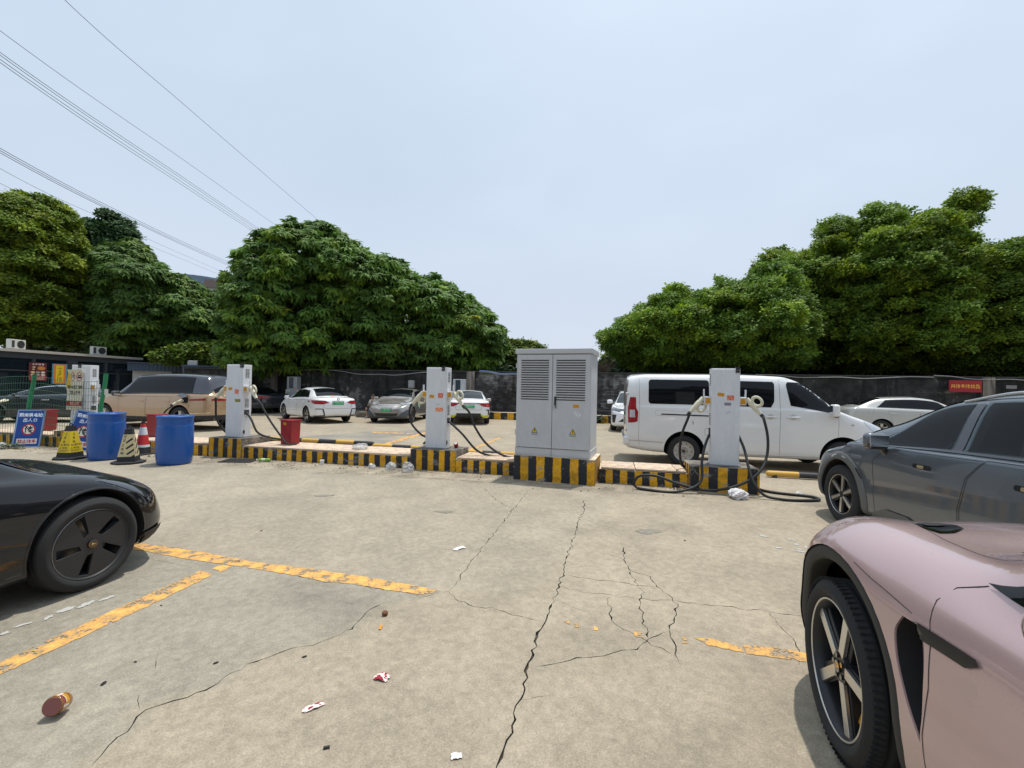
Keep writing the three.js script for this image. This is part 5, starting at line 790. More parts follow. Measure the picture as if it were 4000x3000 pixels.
{
  const s = genSpec({ ...sedanBase, L: 4.5, W: 1.83, H: 1.6, cowlY: 1.08, noseY: 0.94, beltF: 1.0, beltR: 1.08, paint: whiteP, wheel: 'five', mirror: [0.8, 1.12, whiteP, 1.15], glass: glassLightM });
  const C = makeCar('parked_hatchback', 'white car facing forward with a silver windscreen shade partly hidden behind the van', s, 0.0, 18.2, -UP - 0.03, [s.xf, s.W / 2]);
  frontTrim(C, { lamp: [0.45, 0.84, 0.82, 0.93, 0.86, 0.82, 0.55, 0.76], ly: 0.84, corner: [0.68, 0.66, 0.84, 0.66, 0.82, 0.36, 0.74, 0.36], grille: [-0.6, 0.4, 0.6, 0.4, 0.45, 0.52, -0.45, 0.52], lampM: darkLensM });
  part('windscreen_shade', mirrorBoth((sd) => C.S.skin(0.35, 0.96, 7.25, 9, 12, 8, 0.007, sd)), std({ color: R3(0.4, 0.52, 0.56), roughness: 0.5 }), C.t);
}
{
  const p = paint(0.5, 0.5, 0.48, 0.1, 0.42, 0.05);
  const s = genSpec({ ...sedanBase, L: 4.9, W: 1.87, H: 1.56, wb: 2.85, rhdr: 3.75, rg: 4.5, cowlY: 1.06, beltF: 1.0, beltR: 1.08, noseY: 0.9, deckY: 1.16, tailY: 1.12, paint: p, mirror: [0.95, 1.08, p], windscreen: [0.4, 1.15], rearGlass: [-1.95, -1.25], panes: [[-1.45, 1.05, 0.12, 0.86, [0.35, -0.55]]] });
  const C = makeCar('parked_sedan', 'pale sedan in the deep shade of the banyan between the van and the grey crossover', s, 11.3, 19.4, -0.12, [0, s.W / 2]);
  for (const sd of [1, -1]) doorSet(C, sd, [[[s.xr + 0.4, 0.34, s.xr + 0.2, 1.0, s.xr + 1.15, 0.98, s.xr + 1.2, 0.34], s.xr + 0.4, 0.9], [[s.xr + 1.22, 0.34, s.xr + 1.17, 0.98, s.xr + 2.1, 0.94, s.xr + 2.15, 0.34], s.xr + 1.35, 0.88]]);
}
{
  const p = paint(0.022, 0.027, 0.036, 0.3, 0.35, 0.04);
  const s = genSpec({ ...sedanBase, L: 4.9, W: 1.86, wb: 2.85, paint: p, mirror: [0.9, 1.0, p] });
  const C = makeCar('parked_sedan', 'dark blue sedan tail half hidden behind the left charger', s, -18.6, 19.9, Math.PI - 0.25, [s.xr, -s.W / 2]);
  rearTrim(C, { lamp: [0.36, 0.9, 0.88, 0.93, 0.9, 0.82, 0.6, 0.82], ly: 0.88, lid: [-0.55, 0.98, -0.58, 0.7, 0.58, 0.7, 0.55, 0.98] }); addPlate(C, '粤A·D2', false, 0.6);
  const s2 = genSpec({ ...sedanBase, L: 4.95, W: 1.86, H: 1.42, wb: 2.9, paint: p, mirror: [0.95, 0.99, p], windscreen: [0.4, 1.2] });
  const C2 = makeCar('parked_sedan', 'dark sedan behind the green mesh fence at the far left', s2, -20.2, 12.9, Math.atan2(-0.6, -0.8), [0, 0]);
  for (const sd of [1, -1]) { doorSet(C2, sd, [[[s2.xf - 0.55, 0.34, s2.xf - 0.5, 0.85, s2.xf - 1.55, 0.92, s2.xf - 1.6, 0.34], s2.xf - 1.4, 0.83, chromeM], [[s2.xf - 1.63, 0.34, s2.xf - 1.58, 0.92, s2.xf - 2.5, 0.94, s2.xf - 2.45, 0.34], s2.xf - 2.35, 0.85, chromeM]]); part('window_trim', C2.S.skin(-1.5, 1.0, 6.9, 7.0, 40, 1, 0.008, sd), chromeM, C2.t); part('belt_trim', C2.S.skin(-1.7, 1.1, 5.96, 6.05, 40, 1, 0.008, sd), chromeM, C2.t); }
  gun(C2.t, V3(s2.xf - 0.35, 0.82, -0.95), V3(0.1, -0.3, -0.95), [[s2.xf - 0.4, 0.65, -1.2], [s2.xf - 0.55, 0.5, -1.28], [s2.xf - 0.5, 0.2, -1.3], [s2.xf - 0.2, 0.06, -1.3]]);
}
// ---------- chargers and cabinet ----------
const cabTex = dataTex(512, 512, (u, v) => { const n = fbm2(u * 5, v * 5, 5, 5), f = fbm2(u * 60, v * 60, 2, 60), st = fbm2(u * 26, v * 1.2, 4); const k = 1 + 0.035 * n + 0.04 * f ; return [228 * k, 229 * k, 230 * k]; });
const shellM = std({ map: cabTex, color: R3(0.86, 0.87, 0.89), roughness: 0.45 });
const cabM = std({ map: cabTex, color: R3(0.66, 0.665, 0.68), roughness: 0.4 });
const slotM = std({ color: R3(0.05, 0.05, 0.052), roughness: 0.8 });
const sticker = (kind) => canvasTex(128, 96, (g, w, h) => {
  const P = { yellow: ['#e0a41c', '#7c3a10'], orange: ['#e2621f', '#f6d9b4'], red: ['#cf3b2f', '#f2c89a'], white: ['#e8e9e6', '#3c6f7c'], blue: ['#5d8fa5', '#c33'], green: ['#3b6a2c', '#e0b030'] }[kind];
  g.fillStyle = P[0]; g.fillRect(0, 0, w, h); g.fillStyle = P[1]; for (let i = 0; i < 4; i++) for (let j = 0; j < 6; j++) if ((i * 7 + j * 5) % 4) g.fillRect(8 + j * 19, 10 + i * 21, 13, 13);
});
const stickM = {}; for (const k of ['yellow', 'orange', 'red', 'white', 'blue', 'green']) stickM[k] = std({ map: sticker(k), roughness: 0.6 });
function stick(parent, kind, w, h, x, y, z, turn = 0, ry = 0) { const m = part('sticker', new THREE.PlaneGeometry(w, h), stickM[kind], parent); m.position.set(x, y, z); m.rotation.set(0, ry, turn); return m; }
function louvre(parent, x, y0, n, step, w, z0, nx) { // short slots on a side face (facing nx along x)
  for (let i = 0; i < n; i++) for (const k of [-1, 1]) { const m = part('vent_slot', box(0.006, step * 0.45, w), slotM, parent); m.position.set(x + nx * 0.001, y0 - i * step, z0 + k * w * 0.62); }
}
function charger(label, X, Y, D, turn, o = {}) {
  const w = 0.42, d = 0.24, h = 1.56, t = thing('charging_post', label, 'charger', X, Y, D, turn, 'white charging posts on the island'); // origin: centre of the base
  part('cabinet_shell', rbox(w, h, d, 0.008, 0, h / 2, 0, 2), shellM, t);
  part('front_panel', rbox(w - 0.016, h - 0.03, 0.01, 0.004, 0, h / 2 - 0.005, d / 2 + 0.003, 1), shellM, t);
  part('base_frame', box(w + 0.03, 0.02, d + 0.03, 0, 0.01, 0), std({ color: R3(0.3, 0.29, 0.27), roughness: 0.8 }), t);
  const nx = o.notch ?? 0.14; part('cable_bracket', [box(0.06, 0.075, 0.05, nx, h - 0.03, d / 2), box(0.05, 0.03, 0.06, nx, h + 0.012, d / 2 - 0.03)], plasticM, t); part('bracket_bolt', [cyl(0.006, 0.006, 0.01, 0, 0, 0, 8).rotateX(UP).translate(nx - 0.015, h - 0.03, d / 2 + 0.02), cyl(0.006, 0.006, 0.01, 0, 0, 0, 8).rotateX(UP).translate(nx + 0.015, h - 0.03, d / 2 + 0.02)], silverM, t);
  for (const sd of [1, -1]) {
    louvre(t, sd * w / 2, h - 0.1, 7, 0.028, 0.045, 0, sd); louvre(t, sd * w / 2, 0.82, 7, 0.028, 0.045, 0, sd);
    const hold = part('gun_holster', [rbox(0.1, 0.13, 0.15, 0.01, sd * (w / 2 + 0.05), 1.04, 0.02, 2), rbox(0.02, 0.2, 0.05, 0.006, sd * (w / 2 + 0.1), 1.12, 0.02, 1)], shellM, t);
    stick(hold, 'yellow', 0.075, 0.09, sd * (w / 2 + 0.05), 1.035, 0.097);
    part('cable_gland', [box(0.012, 0.1, 0.12, sd * (w / 2 + 0.004), 0.54, 0)], slotM, t);
    if (o.cables?.[sd]) gun(t, V3(sd * (w / 2 + 0.13), 1.06, 0.03), V3(sd * 0.62, -0.75, 0.12), o.cables[sd]);
  }
  part('lock', box(0.012, 0.07, 0.04, w / 2 + 0.004, 0.12, 0.06), plasticM, t);
  for (const q of o.stickers ?? []) stick(t, q[0], q[1], q[2], q[3], q[4], d / 2 + 0.0105, q[5] ?? 0);
  return t;
}
const W2 = 0.21;
charger('white charging post behind the blue barrels with two hanging guns', -7.87, 0.4, 8.2, -0.03, { notch: 0.18, stickers: [['yellow', 0.1, 0.06, -0.1, 1.04], ['red', 0.1, 0.09, 0.07, 0.98, -0.1], ['green', 0.14, 0.06, 0.1, 0.79]],
  cables: { 1: [[W2 + 0.4, 0.75, 0.06], [W2 + 0.62, 0.42, 0.04], [W2 + 0.9, 0.06, 0.0], [W2 + 1.05, -0.1, -0.02], [W2 + 1.1, -0.12, -0.2], [W2 + 0.7, -0.08, -0.42], [W2 + 0.42, 0.02, -0.12], [W2 + 0.3, 0.12, 0], [W2 + 0.12, 0.4, 0], [W2 - 0.02, 0.55, 0]], '-1': [[-W2 - 0.36, 0.7, 0.04], [-W2 - 0.34, 0.35, 0.02], [-W2 - 0.2, 0.06, -0.1], [-W2 - 0.24, 0.02, -0.3], [-W2 - 0.3, 0.2, -0.05], [-W2 + 0.02, 0.53, 0]] } });
charger('white charging post in the middle of the island with four stickers', -3.28, 0.38, 8.22, -0.02, { notch: 0.14, stickers: [['yellow', 0.095, 0.062, -0.09, 1.0, -0.08], ['red', 0.1, 0.09, 0.09, 1.02], ['white', 0.1, 0.05, 0.045, 0.85, -0.06], ['orange', 0.15, 0.07, 0.07, 0.75]],
  cables: { 1: [[W2 + 0.42, 0.74, 0.05], [W2 + 0.56, 0.42, 0.02], [W2 + 0.8, 0.1, -0.02], [W2 + 1.15, -0.1, -0.05], [W2 + 1.35, -0.125, -0.2], [W2 + 1.2, -0.12, -0.32], [W2 + 0.85, -0.11, -0.1], [W2 + 0.6, -0.02, -0.02], [W2 + 0.28, 0.3, 0], [W2 - 0.02, 0.55, 0]], '-1': [[-W2 - 0.38, 0.72, 0.04], [-W2 - 0.36, 0.48, 0.02], [-W2 - 0.15, 0.24, -0.02], [-W2 - 0.06, 0.16, -0.14], [-W2 - 0.2, 0.03, -0.24], [-W2 - 0.12, 0.1, -0.2], [-W2 - 0.02, 0.53, -0.04]] } });
charger('white charging post at the right end of the island in front of the van', 1.795, 0.39, 7.86, -0.05, { notch: 0.17, stickers: [['yellow', 0.1, 0.055, -0.07, 1.14, -0.12], ['red', 0.1, 0.075, 0.07, 1.09], ['blue', 0.1, 0.045, 0.03, 0.99], ['white', 0.09, 0.055, 0.045, 0.86, 0.06]],
  cables: { 1: [[W2 + 0.34, 0.78, 0.12], [W2 + 0.39, 0.5, 0.16], [W2 + 0.36, 0.2, 0.24], [W2 + 0.2, -0.05, 0.4], [W2 - 0.1, -0.24, 0.46], [W2 - 0.5, -0.33, 0.5], [W2 - 0.9, -0.27, 0.52], [W2 - 1.3, -0.16, 0.5], [W2 - 1.55, -0.2, 0.5], [W2 - 1.6, -0.34, 0.52], [W2 - 1.35, -0.366, 0.62], [W2 - 0.95, -0.36, 0.62], [W2 - 0.62, -0.22, 0.5], [W2 - 0.58, 0.1, 0.36], [W2 - 0.5, 0.34, 0.14], [-W2 + 0.02, 0.54, 0]],
    '-1': [[-W2 - 0.33, 0.78, 0.05], [-W2 - 0.42, 0.5, 0.02], [-W2 - 0.45, 0.2, -0.06], [-W2 - 0.42, -0.02, -0.1], [-W2 - 0.36, -0.1, -0.16]] } });
{ // second cable of the right post, looped on the ground to its right
  const t = thing('loose_cable', 'black charging cable looped on the ground right of the island end', 'cable', 2.05, 0, 7.7);
  part('cable', tube([[-0.06, 0.92, -0.14], [0.0, 0.7, 0.02], [0.02, 0.42, 0.22], [0.06, 0.22, 0.34], [0.18, 0.06, 0.42], [0.42, 0.024, 0.46], [0.72, 0.022, 0.42], [0.95, 0.022, 0.3], [0.92, 0.022, 0.12], [0.66, 0.022, 0.04], [0.4, 0.022, -0.06], [0.24, 0.024, -0.3]], 0.021, 90, 10), cableM, t);
}
const farPost = charger('white charging post behind the mesh fence hung with a torn banner', -12.35, 0.36, 8.3, 0.25, { notch: -0.02, cables: {} });
{ // torn banner on the far post
  const tex = canvasTex(256, 512, (g, w, h) => { g.fillStyle = '#cfc9b4'; g.fillRect(0, 0, w, h); g.fillStyle = '#c9b04a'; g.beginPath(); g.moveTo(0, 40); g.lineTo(70, 60); g.lineTo(60, 150); g.lineTo(84, 220); g.lineTo(30, 250); g.lineTo(0, 210); g.fill(); g.lineWidth = 9; g.strokeStyle = '#9a2a30'; for (const x of [98, 190]) { g.beginPath(); g.ellipse(x, 90, 34, 52, 0, 0, 7); g.stroke(); } write(g, '停', 76, 62, 48, '#3a3434'); g.fillStyle = '#3a3030'; g.fillRect(170, 66, 40, 14); g.fillRect(166, 86, 48, 26); write(g, '换电站门前', 20, 200, 44, '#1e2226', 0.15, 1.06); write(g, '禁止停车', 40, 270, 44, '#2a2e32', 0.15, 1.06); g.fillStyle = '#8e2b2c'; g.fillRect(0, 400, w, 62); write(g, '禁止内停', 60, 412, 36, '#e2cdb8'); });
  const pg = new THREE.PlaneGeometry(0.36, 0.95, 14, 24), p = pg.attributes.position; for (let i = 0; i < p.count; i++) { const x = p.getX(i), y = p.getY(i); p.setZ(i, 0.018 * Math.sin(x * 22 + y * 5) + 0.01 * Math.sin(y * 17) + (y > 0.4 ? 0.05 * (y - 0.4) * 8 : 0)); p.setX(i, x + (x < 0 ? -0.02 * Math.sin(y * 8) : 0)); } pg.computeVertexNormals();
  const m = part(numbered('torn_banner'), pg, std({ map: tex, roughness: 0.6, side: THREE.DoubleSide }), scene); m.position.set(-12.4, 1.33, -8.12); m.rotation.y = 0.25; tag(m, 'torn cream banner with no parking text hung on the far left charging post', 'banner');
}
{ // grey power cabinet
  const t = thing('power_cabinet', 'tall grey double-door power cabinet with louvres on a striped plinth', 'cabinet', -0.93, 0.42, 7.95, -0.11), w = 1.31, h = 1.83, d = 0.76, f = d / 2;
  part('carcass', rbox(w - 0.02, h - 0.06, d - 0.03, 0.01, 0, h / 2 - 0.02, -0.01), cabM, t);
  part('plinth_frame', rbox(w, 0.13, d, 0.006, 0, 0.065, 0), cabM, t);
  part('plinth_joint', box(0.006, 0.126, 0.004, -0.005, 0.066, f + 0.001), slotM, t);
  part('roof', rbox(w + 0.03, 0.085, d + 0.05, 0.008, 0, h - 0.042, 0), cabM, t);
  const dw = w / 2 - 0.022, n = 17;
  const lg = new THREE.BoxGeometry(0.49, 0.021, 0.012), hood = new THREE.ExtrudeGeometry(new THREE.Shape([new THREE.Vector2(0, 0), new THREE.Vector2(0.012, 0.002), new THREE.Vector2(0, 0.02)]), { depth: 0.5, bevelEnabled: false }).rotateY(-Math.PI / 2).rotateY(Math.PI).translate(-0.25, 0, 0);
  [-1, 1].forEach((sd) => {
    const door = part('door', rbox(dw, h - 0.24, 0.03, 0.006, sd * (dw / 2 + 0.004), 0.14 + (h - 0.24) / 2, f + 0.002), cabM, t), cx = sd * (dw / 2 + 0.004);
    for (let i = 0; i < n; i++) { const y = h - 0.2 - i * 0.0415; const s = part('louvre_slot', lg, slotM, door); s.position.set(cx + sd * -0.01, y, f + 0.0125); const b = part('louvre_blade', box(0.5, 0.012, 0.012), cabM, door); b.position.set(cx + sd * -0.01, y + 0.017, f + 0.02); b.rotation.x = 0.5; }
    const tri = new THREE.Shape([new THREE.Vector2(-0.052, 0), new THREE.Vector2(0.052, 0), new THREE.Vector2(0, 0.09)]);
    const sign = part('warning_sign', new THREE.PlaneGeometry(0.12, 0.14), std({ transparent: true, alphaTest: 0.5, map: canvasTex(128, 150, (g) => { g.clearRect(0, 0, 128, 150); g.fillStyle = '#1b1a10'; g.beginPath(); g.moveTo(64, 4); g.lineTo(124, 104); g.lineTo(4, 104); g.fill(); g.fillStyle = '#dcbf1c'; g.beginPath(); g.moveTo(64, 20); g.lineTo(110, 96); g.lineTo(18, 96); g.fill(); g.fillStyle = '#1b1a10'; g.beginPath(); g.moveTo(68, 36); g.lineTo(50, 66); g.lineTo(64, 66); g.lineTo(56, 90); g.lineTo(82, 58); g.lineTo(68, 58); g.lineTo(76, 38); g.fill(); write(g, '有电危险', 10, 120, 22, '#222', 0.13, 1.28); }) }), door); sign.position.set(cx + (sd < 0 ? 0.02 : 0.04), 0.42, f + 0.0185);
    for (const y of [0.35, 1.5]) part('hinge', cyl(0.008, 0.008, 0.08, sd * (w / 2 - 0.006), y, f + 0.012, 10), cabM, door);
  });
  const hd = part('door_handle', rbox(0.032, 0.2, 0.02, 0.006, 0.055, 0.92, f + 0.028), plasticM, t); part('handle_key', rbox(0.016, 0.05, 0.02, 0.006, 0.055, 0.845, f + 0.04), silverM, hd);
  stick(t, 'yellow', 0.1, 0.055, 0.41, 0.865, f + 0.0185, -0.02); stick(t, 'white', 0.11, 0.055, 0.43, 0.73, f + 0.0185, -0.5);
  part('bolt', [-0.62, -0.03, 0.03, 0.62].map((x) => cyl(0.008, 0.008, 0.008, 0, 0, 0, 8).rotateX(UP).translate(x, 0.06, f)), silverM, t);
}
function wallPost(label, X, D) { const t = thing('wall_charger', label, 'charger', X, 0, D, 0.1, 'grey chargers along the wall'); const m = std({ color: R3(0.42, 0.44, 0.46), roughness: 0.5 }); part('cabinet_shell', rbox(0.62, 1.98, 0.4, 0.02, 0, 1.02, 0), m, t); part('screen_panel', rbox(0.26, 0.62, 0.02, 0.01, -0.04, 1.66, 0.205), std({ color: R3(0.03, 0.05, 0.06), roughness: 0.2 }), t); part('base', box(0.8, 0.06, 0.55, 0, 0.03, 0), rawM, t); for (const x of [-0.34, 0.34]) part('gun_holster', rbox(0.1, 0.26, 0.12, 0.03, x, 1.15, 0.14), gunM, t); part('cable', [tube([[-0.34, 1.0, 0.2], [-0.4, 0.5, 0.3], [-0.3, 0.2, 0.25], [-0.2, 0.6, 0.2]], 0.022, 30, 8)], cableM, t); stick(t, 'orange', 0.14, 0.1, 0.2, 1.35, 0.212); stick(t, 'white', 0.2, 0.14, -0.2, 1.2, 0.212); }
wallPost('grey charger by the wall behind the white sedan with brake light', -17.7, 22.3); wallPost('grey charger by the wall behind the middle charging post', -7.75, 22.3); wallPost('grey charger by the wall right of the left charging post', -21.4, 22.3);
// ---------- barrels, boxes, cones ----------
function barrel(label, X, D, seed) {
  const t = thing('plastic_barrel', label, 'barrel', X, 0, D, seed, 'blue barrels beside the island'); const bm = std({ color: R3(0.012, 0.085, 0.33), roughness: 0.42, roughnessMap: dustMap, bumpMap: noiseRep(4), bumpScale: 0.002 });
  const pr = [[0.001, 0.0], [0.25, 0.0], [0.268, 0.012], [0.28, 0.05], [0.292, 0.2], [0.298, 0.45], [0.294, 0.7], [0.284, 0.745], [0.281, 0.755], [0.284, 0.765], [0.286, 0.83], [0.284, 0.875], [0.296, 0.885], [0.302, 0.9], [0.296, 0.914], [0.275, 0.914], [0.27, 0.9], [0.001, 0.905]];
  part('drum', new THREE.LatheGeometry(pr.map(([a, b]) => new THREE.Vector2(a, b)), 64), bm, t);
  for (const a of [0.6, 3.7]) part('bung', cyl(0.04, 0.036, 0.02, Math.cos(a) * 0.19, 0.903, Math.sin(a) * 0.19, 20), std({ color: R3(0.2, 0.34, 0.55), roughness: 0.5 }), t);
  return t;
}
barrel('blue plastic barrel standing between the two pointed cones', -9.79, 6.98, 0.4);
const b2 = barrel('blue plastic barrel with peeled white label scraps right of the striped cone', -8.12, 6.98, 1.9);
{ const sm = std({ color: R3(0.62, 0.66, 0.7), roughness: 0.8 }); for (const [a, y, w, h, k] of [[-2.0, 0.76, 0.05, 0.1, 1], [-2.02, 0.68, 0.07, 0.05, 2], [-1.85, 0.25, 0.07, 0.05, 3]]) { const r = rng(300 + k), pos = [], idx = []; pos.push(0, y, 0); const A = a - b2.rotation.y + UP * 0; const pt = (da, yy) => { const R = 0.2985; pos.push(Math.sin(A + da) * R, yy, -Math.cos(A + da) * R); }; pos.length = 0; pt(0, y); for (let i = 0; i < 12; i++) { const g = i / 12 * 6.283, q = 0.5 + 0.6 * r(); pt(Math.cos(g) * w * q / 0.3, y + Math.sin(g) * h * q * 0.5); } for (let i = 1; i <= 12; i++) idx.push(0, i, i % 12 + 1); const g = new THREE.BufferGeometry(); g.setAttribute('position', new THREE.BufferAttribute(new Float32Array(pos), 3)); g.setIndex(idx); g.computeVertexNormals(); part('label_scrap', g, new THREE.MeshStandardMaterial({ color: sm.color, roughness: 0.8, side: THREE.DoubleSide }), b2); } }
function redBox(label, X, Y, D, turn, extra) {
  const t = thing('red_box', label, 'box', X, Y, D, turn, 'red plastic fire boxes'); const m = std({ color: R3(0.27, 0.014, 0.02), roughness: 0.5, roughnessMap: dustMap });
  const g = new RoundedBoxGeometry(0.31, 0.5, 0.26, 3, 0.015), p = g.attributes.position; for (let i = 0; i < p.count; i++) { const k = 0.93 + 0.07 * (p.getY(i) + 0.25) / 0.5; p.setX(i, p.getX(i) * k); p.setZ(i, p.getZ(i) * k); } g.computeVertexNormals();
  part('bin_body', g.translate(0, 0.26, 0), m, t); part('lid', [rbox(0.34, 0.025, 0.29, 0.008, 0, 0.52, 0), rbox(0.1, 0.02, 0.04, 0.006, 0.13, 0.515, 0.14)], m, t); part('foot', [box(0.05, 0.012, 0.05, -0.11, 0.006, 0.08), box(0.05, 0.012, 0.05, 0.11, 0.006, 0.08), box(0.05, 0.012, 0.05, 0, 0.006, -0.08)], m, t);
  if (extra) { stick(t, 'yellow', 0.075, 0.05, -0.03, 0.45, 0.131, -0.3); stick(t, 'white', 0.03, 0.04, 0.152, 0.43, 0.06, 0, UP); }
}
redBox('red plastic box with a yellow sticker on the island between two charging posts', -6.74, 0.266, 8.42, -0.1, true); redBox('red plastic box on the island behind the right blue barrel', -10.42, 0.266, 8.5, 0, false); redBox('red plastic box behind the upright blue sign at the fence', -13.95, 0.266, 8.55, 0.1, false);
function pyramid(label, X, D, turn, draw, tip) {
  const t = thing('traffic_cone', label, 'cone', X, 0, D, turn, 'warning cones beside the island'), tex = canvasTex(256, 512, draw), m = std({ map: tex, roughness: 0.7 }), km = std({ color: R3(0.018, 0.018, 0.022), roughness: 0.7 });
  const bs = part('base', (() => { const s = new THREE.Shape(); for (let i = 0; i < 8; i++) { const a = i * 0.7854 + 0.3927; i ? s.lineTo(Math.cos(a) * 0.25, Math.sin(a) * 0.25) : s.moveTo(Math.cos(a) * 0.25, Math.sin(a) * 0.25); } return new THREE.ExtrudeGeometry(s, { depth: 0.02, bevelEnabled: true, bevelThickness: 0.012, bevelSize: 0.018, bevelSegments: 2 }).rotateX(-UP).translate(0, 0.012, 0); })(), km, t);
  const frus = (r0, r1, y0, y1) => { const g = new THREE.CylinderGeometry(r1, r0, y1 - y0, 4, 1, true).toNonIndexed(); g.computeVertexNormals(); const uv = g.attributes.uv; for (let i = 0; i < uv.count; i++) uv.setX(i, uv.getX(i) * 4); return g.rotateY(Math.PI / 4).translate(0, (y0 + y1) / 2, 0); };
  part('foot', frus(0.205, 0.185, 0.04, 0.15), km, t); tex.wrapS = THREE.RepeatWrapping; part('sleeve', frus(0.19, 0.098, 0.14, 0.56), m, t); part('core', [frus(0.186, 0.09, 0.13, 0.565)], km, t); part('cap', [frus(0.094, 0.075, 0.56, 0.66), new THREE.ConeGeometry(0.1, 0.001, 4), box(0.1, 0.012, 0.1, 0, 0.662, 0)], km, t); part('handle', new THREE.TorusGeometry(0.03, 0.01, 8, 16).translate(0, 0.685, 0), km, t);
  t.scale.setScalar(0.98); return t;
}
pyramid('black and yellow pyramid cone with an advert sleeve left of the blue barrel', -10.42, 6.78, 0.15, (g, w, h) => { g.fillStyle = '#d8bb22'; g.fillRect(0, 0, w, h); write(g, '公', 92, 30, 72, '#2c2a10'); write(g, '狮', 92, 120, 72, '#2c2a10'); write(g, '会', 92, 210, 72, '#2c2a10'); write(g, '内停', 40, 300, 60, '#3a3010'); write(g, '请处', 150, 300, 44, '#3a3010'); write(g, '止有险', 40, 380, 50, '#3a3010'); g.fillStyle = '#6a5a20'; g.fillRect(30, 450, 200, 12); g.fillRect(30, 472, 150, 12); });
pyramid('black and cream pyramid cone with diagonal bars between the blue barrels', -8.93, 6.76, 0.62, (g, w, h) => { g.fillStyle = '#c2b48c'; g.fillRect(0, 0, w, h); g.strokeStyle = '#16161c'; g.lineWidth = 34; for (let i = 0; i < 4; i++) { g.beginPath(); g.moveTo(140, 200 + i * 130); g.lineTo(270, 80 + i * 130); g.stroke(); } g.lineWidth = 8; g.beginPath(); g.arc(70, 50, 32, 0, 7); g.moveTo(50, 30); g.lineTo(90, 70); g.moveTo(90, 30); g.lineTo(50, 70); g.stroke(); [...'禁止停车'].forEach((c, i) => write(g, c, 40, 105 + i * 98, 66, '#241e1c')); });
{ const t = thing('traffic_cone', 'red and white banded round cone leaning against the island kerb', 'cone', -9.75, 0.0, 7.66, 0, 'warning cones beside the island'); const rm = std({ color: R3(0.5, 0.02, 0.025), roughness: 0.5 }), wm = std({ color: R3(0.6, 0.62, 0.64), roughness: 0.5 }), km = plasticM; const seg = (y0, y1, m, nm) => { const R = (y) => 0.15 - 0.115 * y / 0.7; part(nm, new THREE.CylinderGeometry(R(y1), R(y0), y1 - y0, 28, 1, true).translate(0, (y0 + y1) / 2, 0), m, t); }; part('base', rbox(0.36, 0.03, 0.36, 0.012, 0, 0.015, 0), km, t); seg(0.03, 0.16, km, 'band'); seg(0.16, 0.21, wm, 'band'); seg(0.21, 0.42, rm, 'band'); seg(0.42, 0.58, wm, 'band'); seg(0.58, 0.65, rm, 'band'); part('tip', cyl(0.044, 0.036, 0.05, 0, 0.65, 0, 20), km, t); }
// ---------- blue notice boards ----------
function board(label, X, D, turn, lean, roll, Y = 0) {
  const t = thing('notice_board', label, 'sign', X, Y, D, turn, 'blue no-parking boards at the fence'); const tex = canvasTex(256, 420, (g, w, h) => { g.fillStyle = '#0d4391'; g.fillRect(0, 0, w, h); g.strokeStyle = '#9db6d6'; g.lineWidth = 7; g.strokeRect(4, 4, w - 8, h - 8); write(g, '蔚来换电站', 16, 34, 42, '#dfe6f0', 0.17, 1.07); write(g, '出入口', 58, 92, 42, '#dfe6f0', 0.15, 1.14); g.fillStyle = '#e3ddd0'; g.beginPath(); g.arc(128, 222, 66, 0, 7); g.fill(); g.lineWidth = 16; g.strokeStyle = '#a5203a'; g.beginPath(); g.arc(128, 222, 60, 0, 7); g.stroke(); write(g, '停', 90, 180, 78, '#1a2030', 0.13); g.beginPath(); g.moveTo(86, 178); g.lineTo(170, 266); g.stroke(); g.fillStyle = '#ded5d2'; g.fillRect(30, 326, 196, 60); write(g, '禁止停车', 42, 336, 40, '#a8323c', 0.16, 1.1); });
  const g = new THREE.Group(); const w = 0.5, h = 0.86; t.rotation.set(-lean, turn, roll, 'YXZ');
  part('panel', rbox(w, h, 0.016, 0.005, 0, h / 2, 0, 1), std({ color: R3(0.05, 0.12, 0.3), roughness: 0.5 }), t); part('print', new THREE.PlaneGeometry(w - 0.01, h - 0.01).translate(0, h / 2, 0.0095), std({ map: tex, roughness: 0.45 }), t);
  const fm = std({ color: R3(0.2, 0.28, 0.42), roughness: 0.4, metalness: 0.4 }); part('frame', [box(w + 0.02, 0.016, 0.024, 0, h, 0), box(w + 0.02, 0.016, 0.024, 0, 0, 0), box(0.016, h, 0.024, -w / 2, h / 2, 0), box(0.016, h, 0.024, w / 2, h / 2, 0)], fm, t);
  return t;
}
board('upright blue no-parking board leaning on the mesh fence', -13.05, 7.62, 0.5, 0.2, 0.0); board('blue no-parking board tilted sideways behind the left blue barrel', -11.55, 7.62, 0.45, 0.15, -0.22, 0.02);
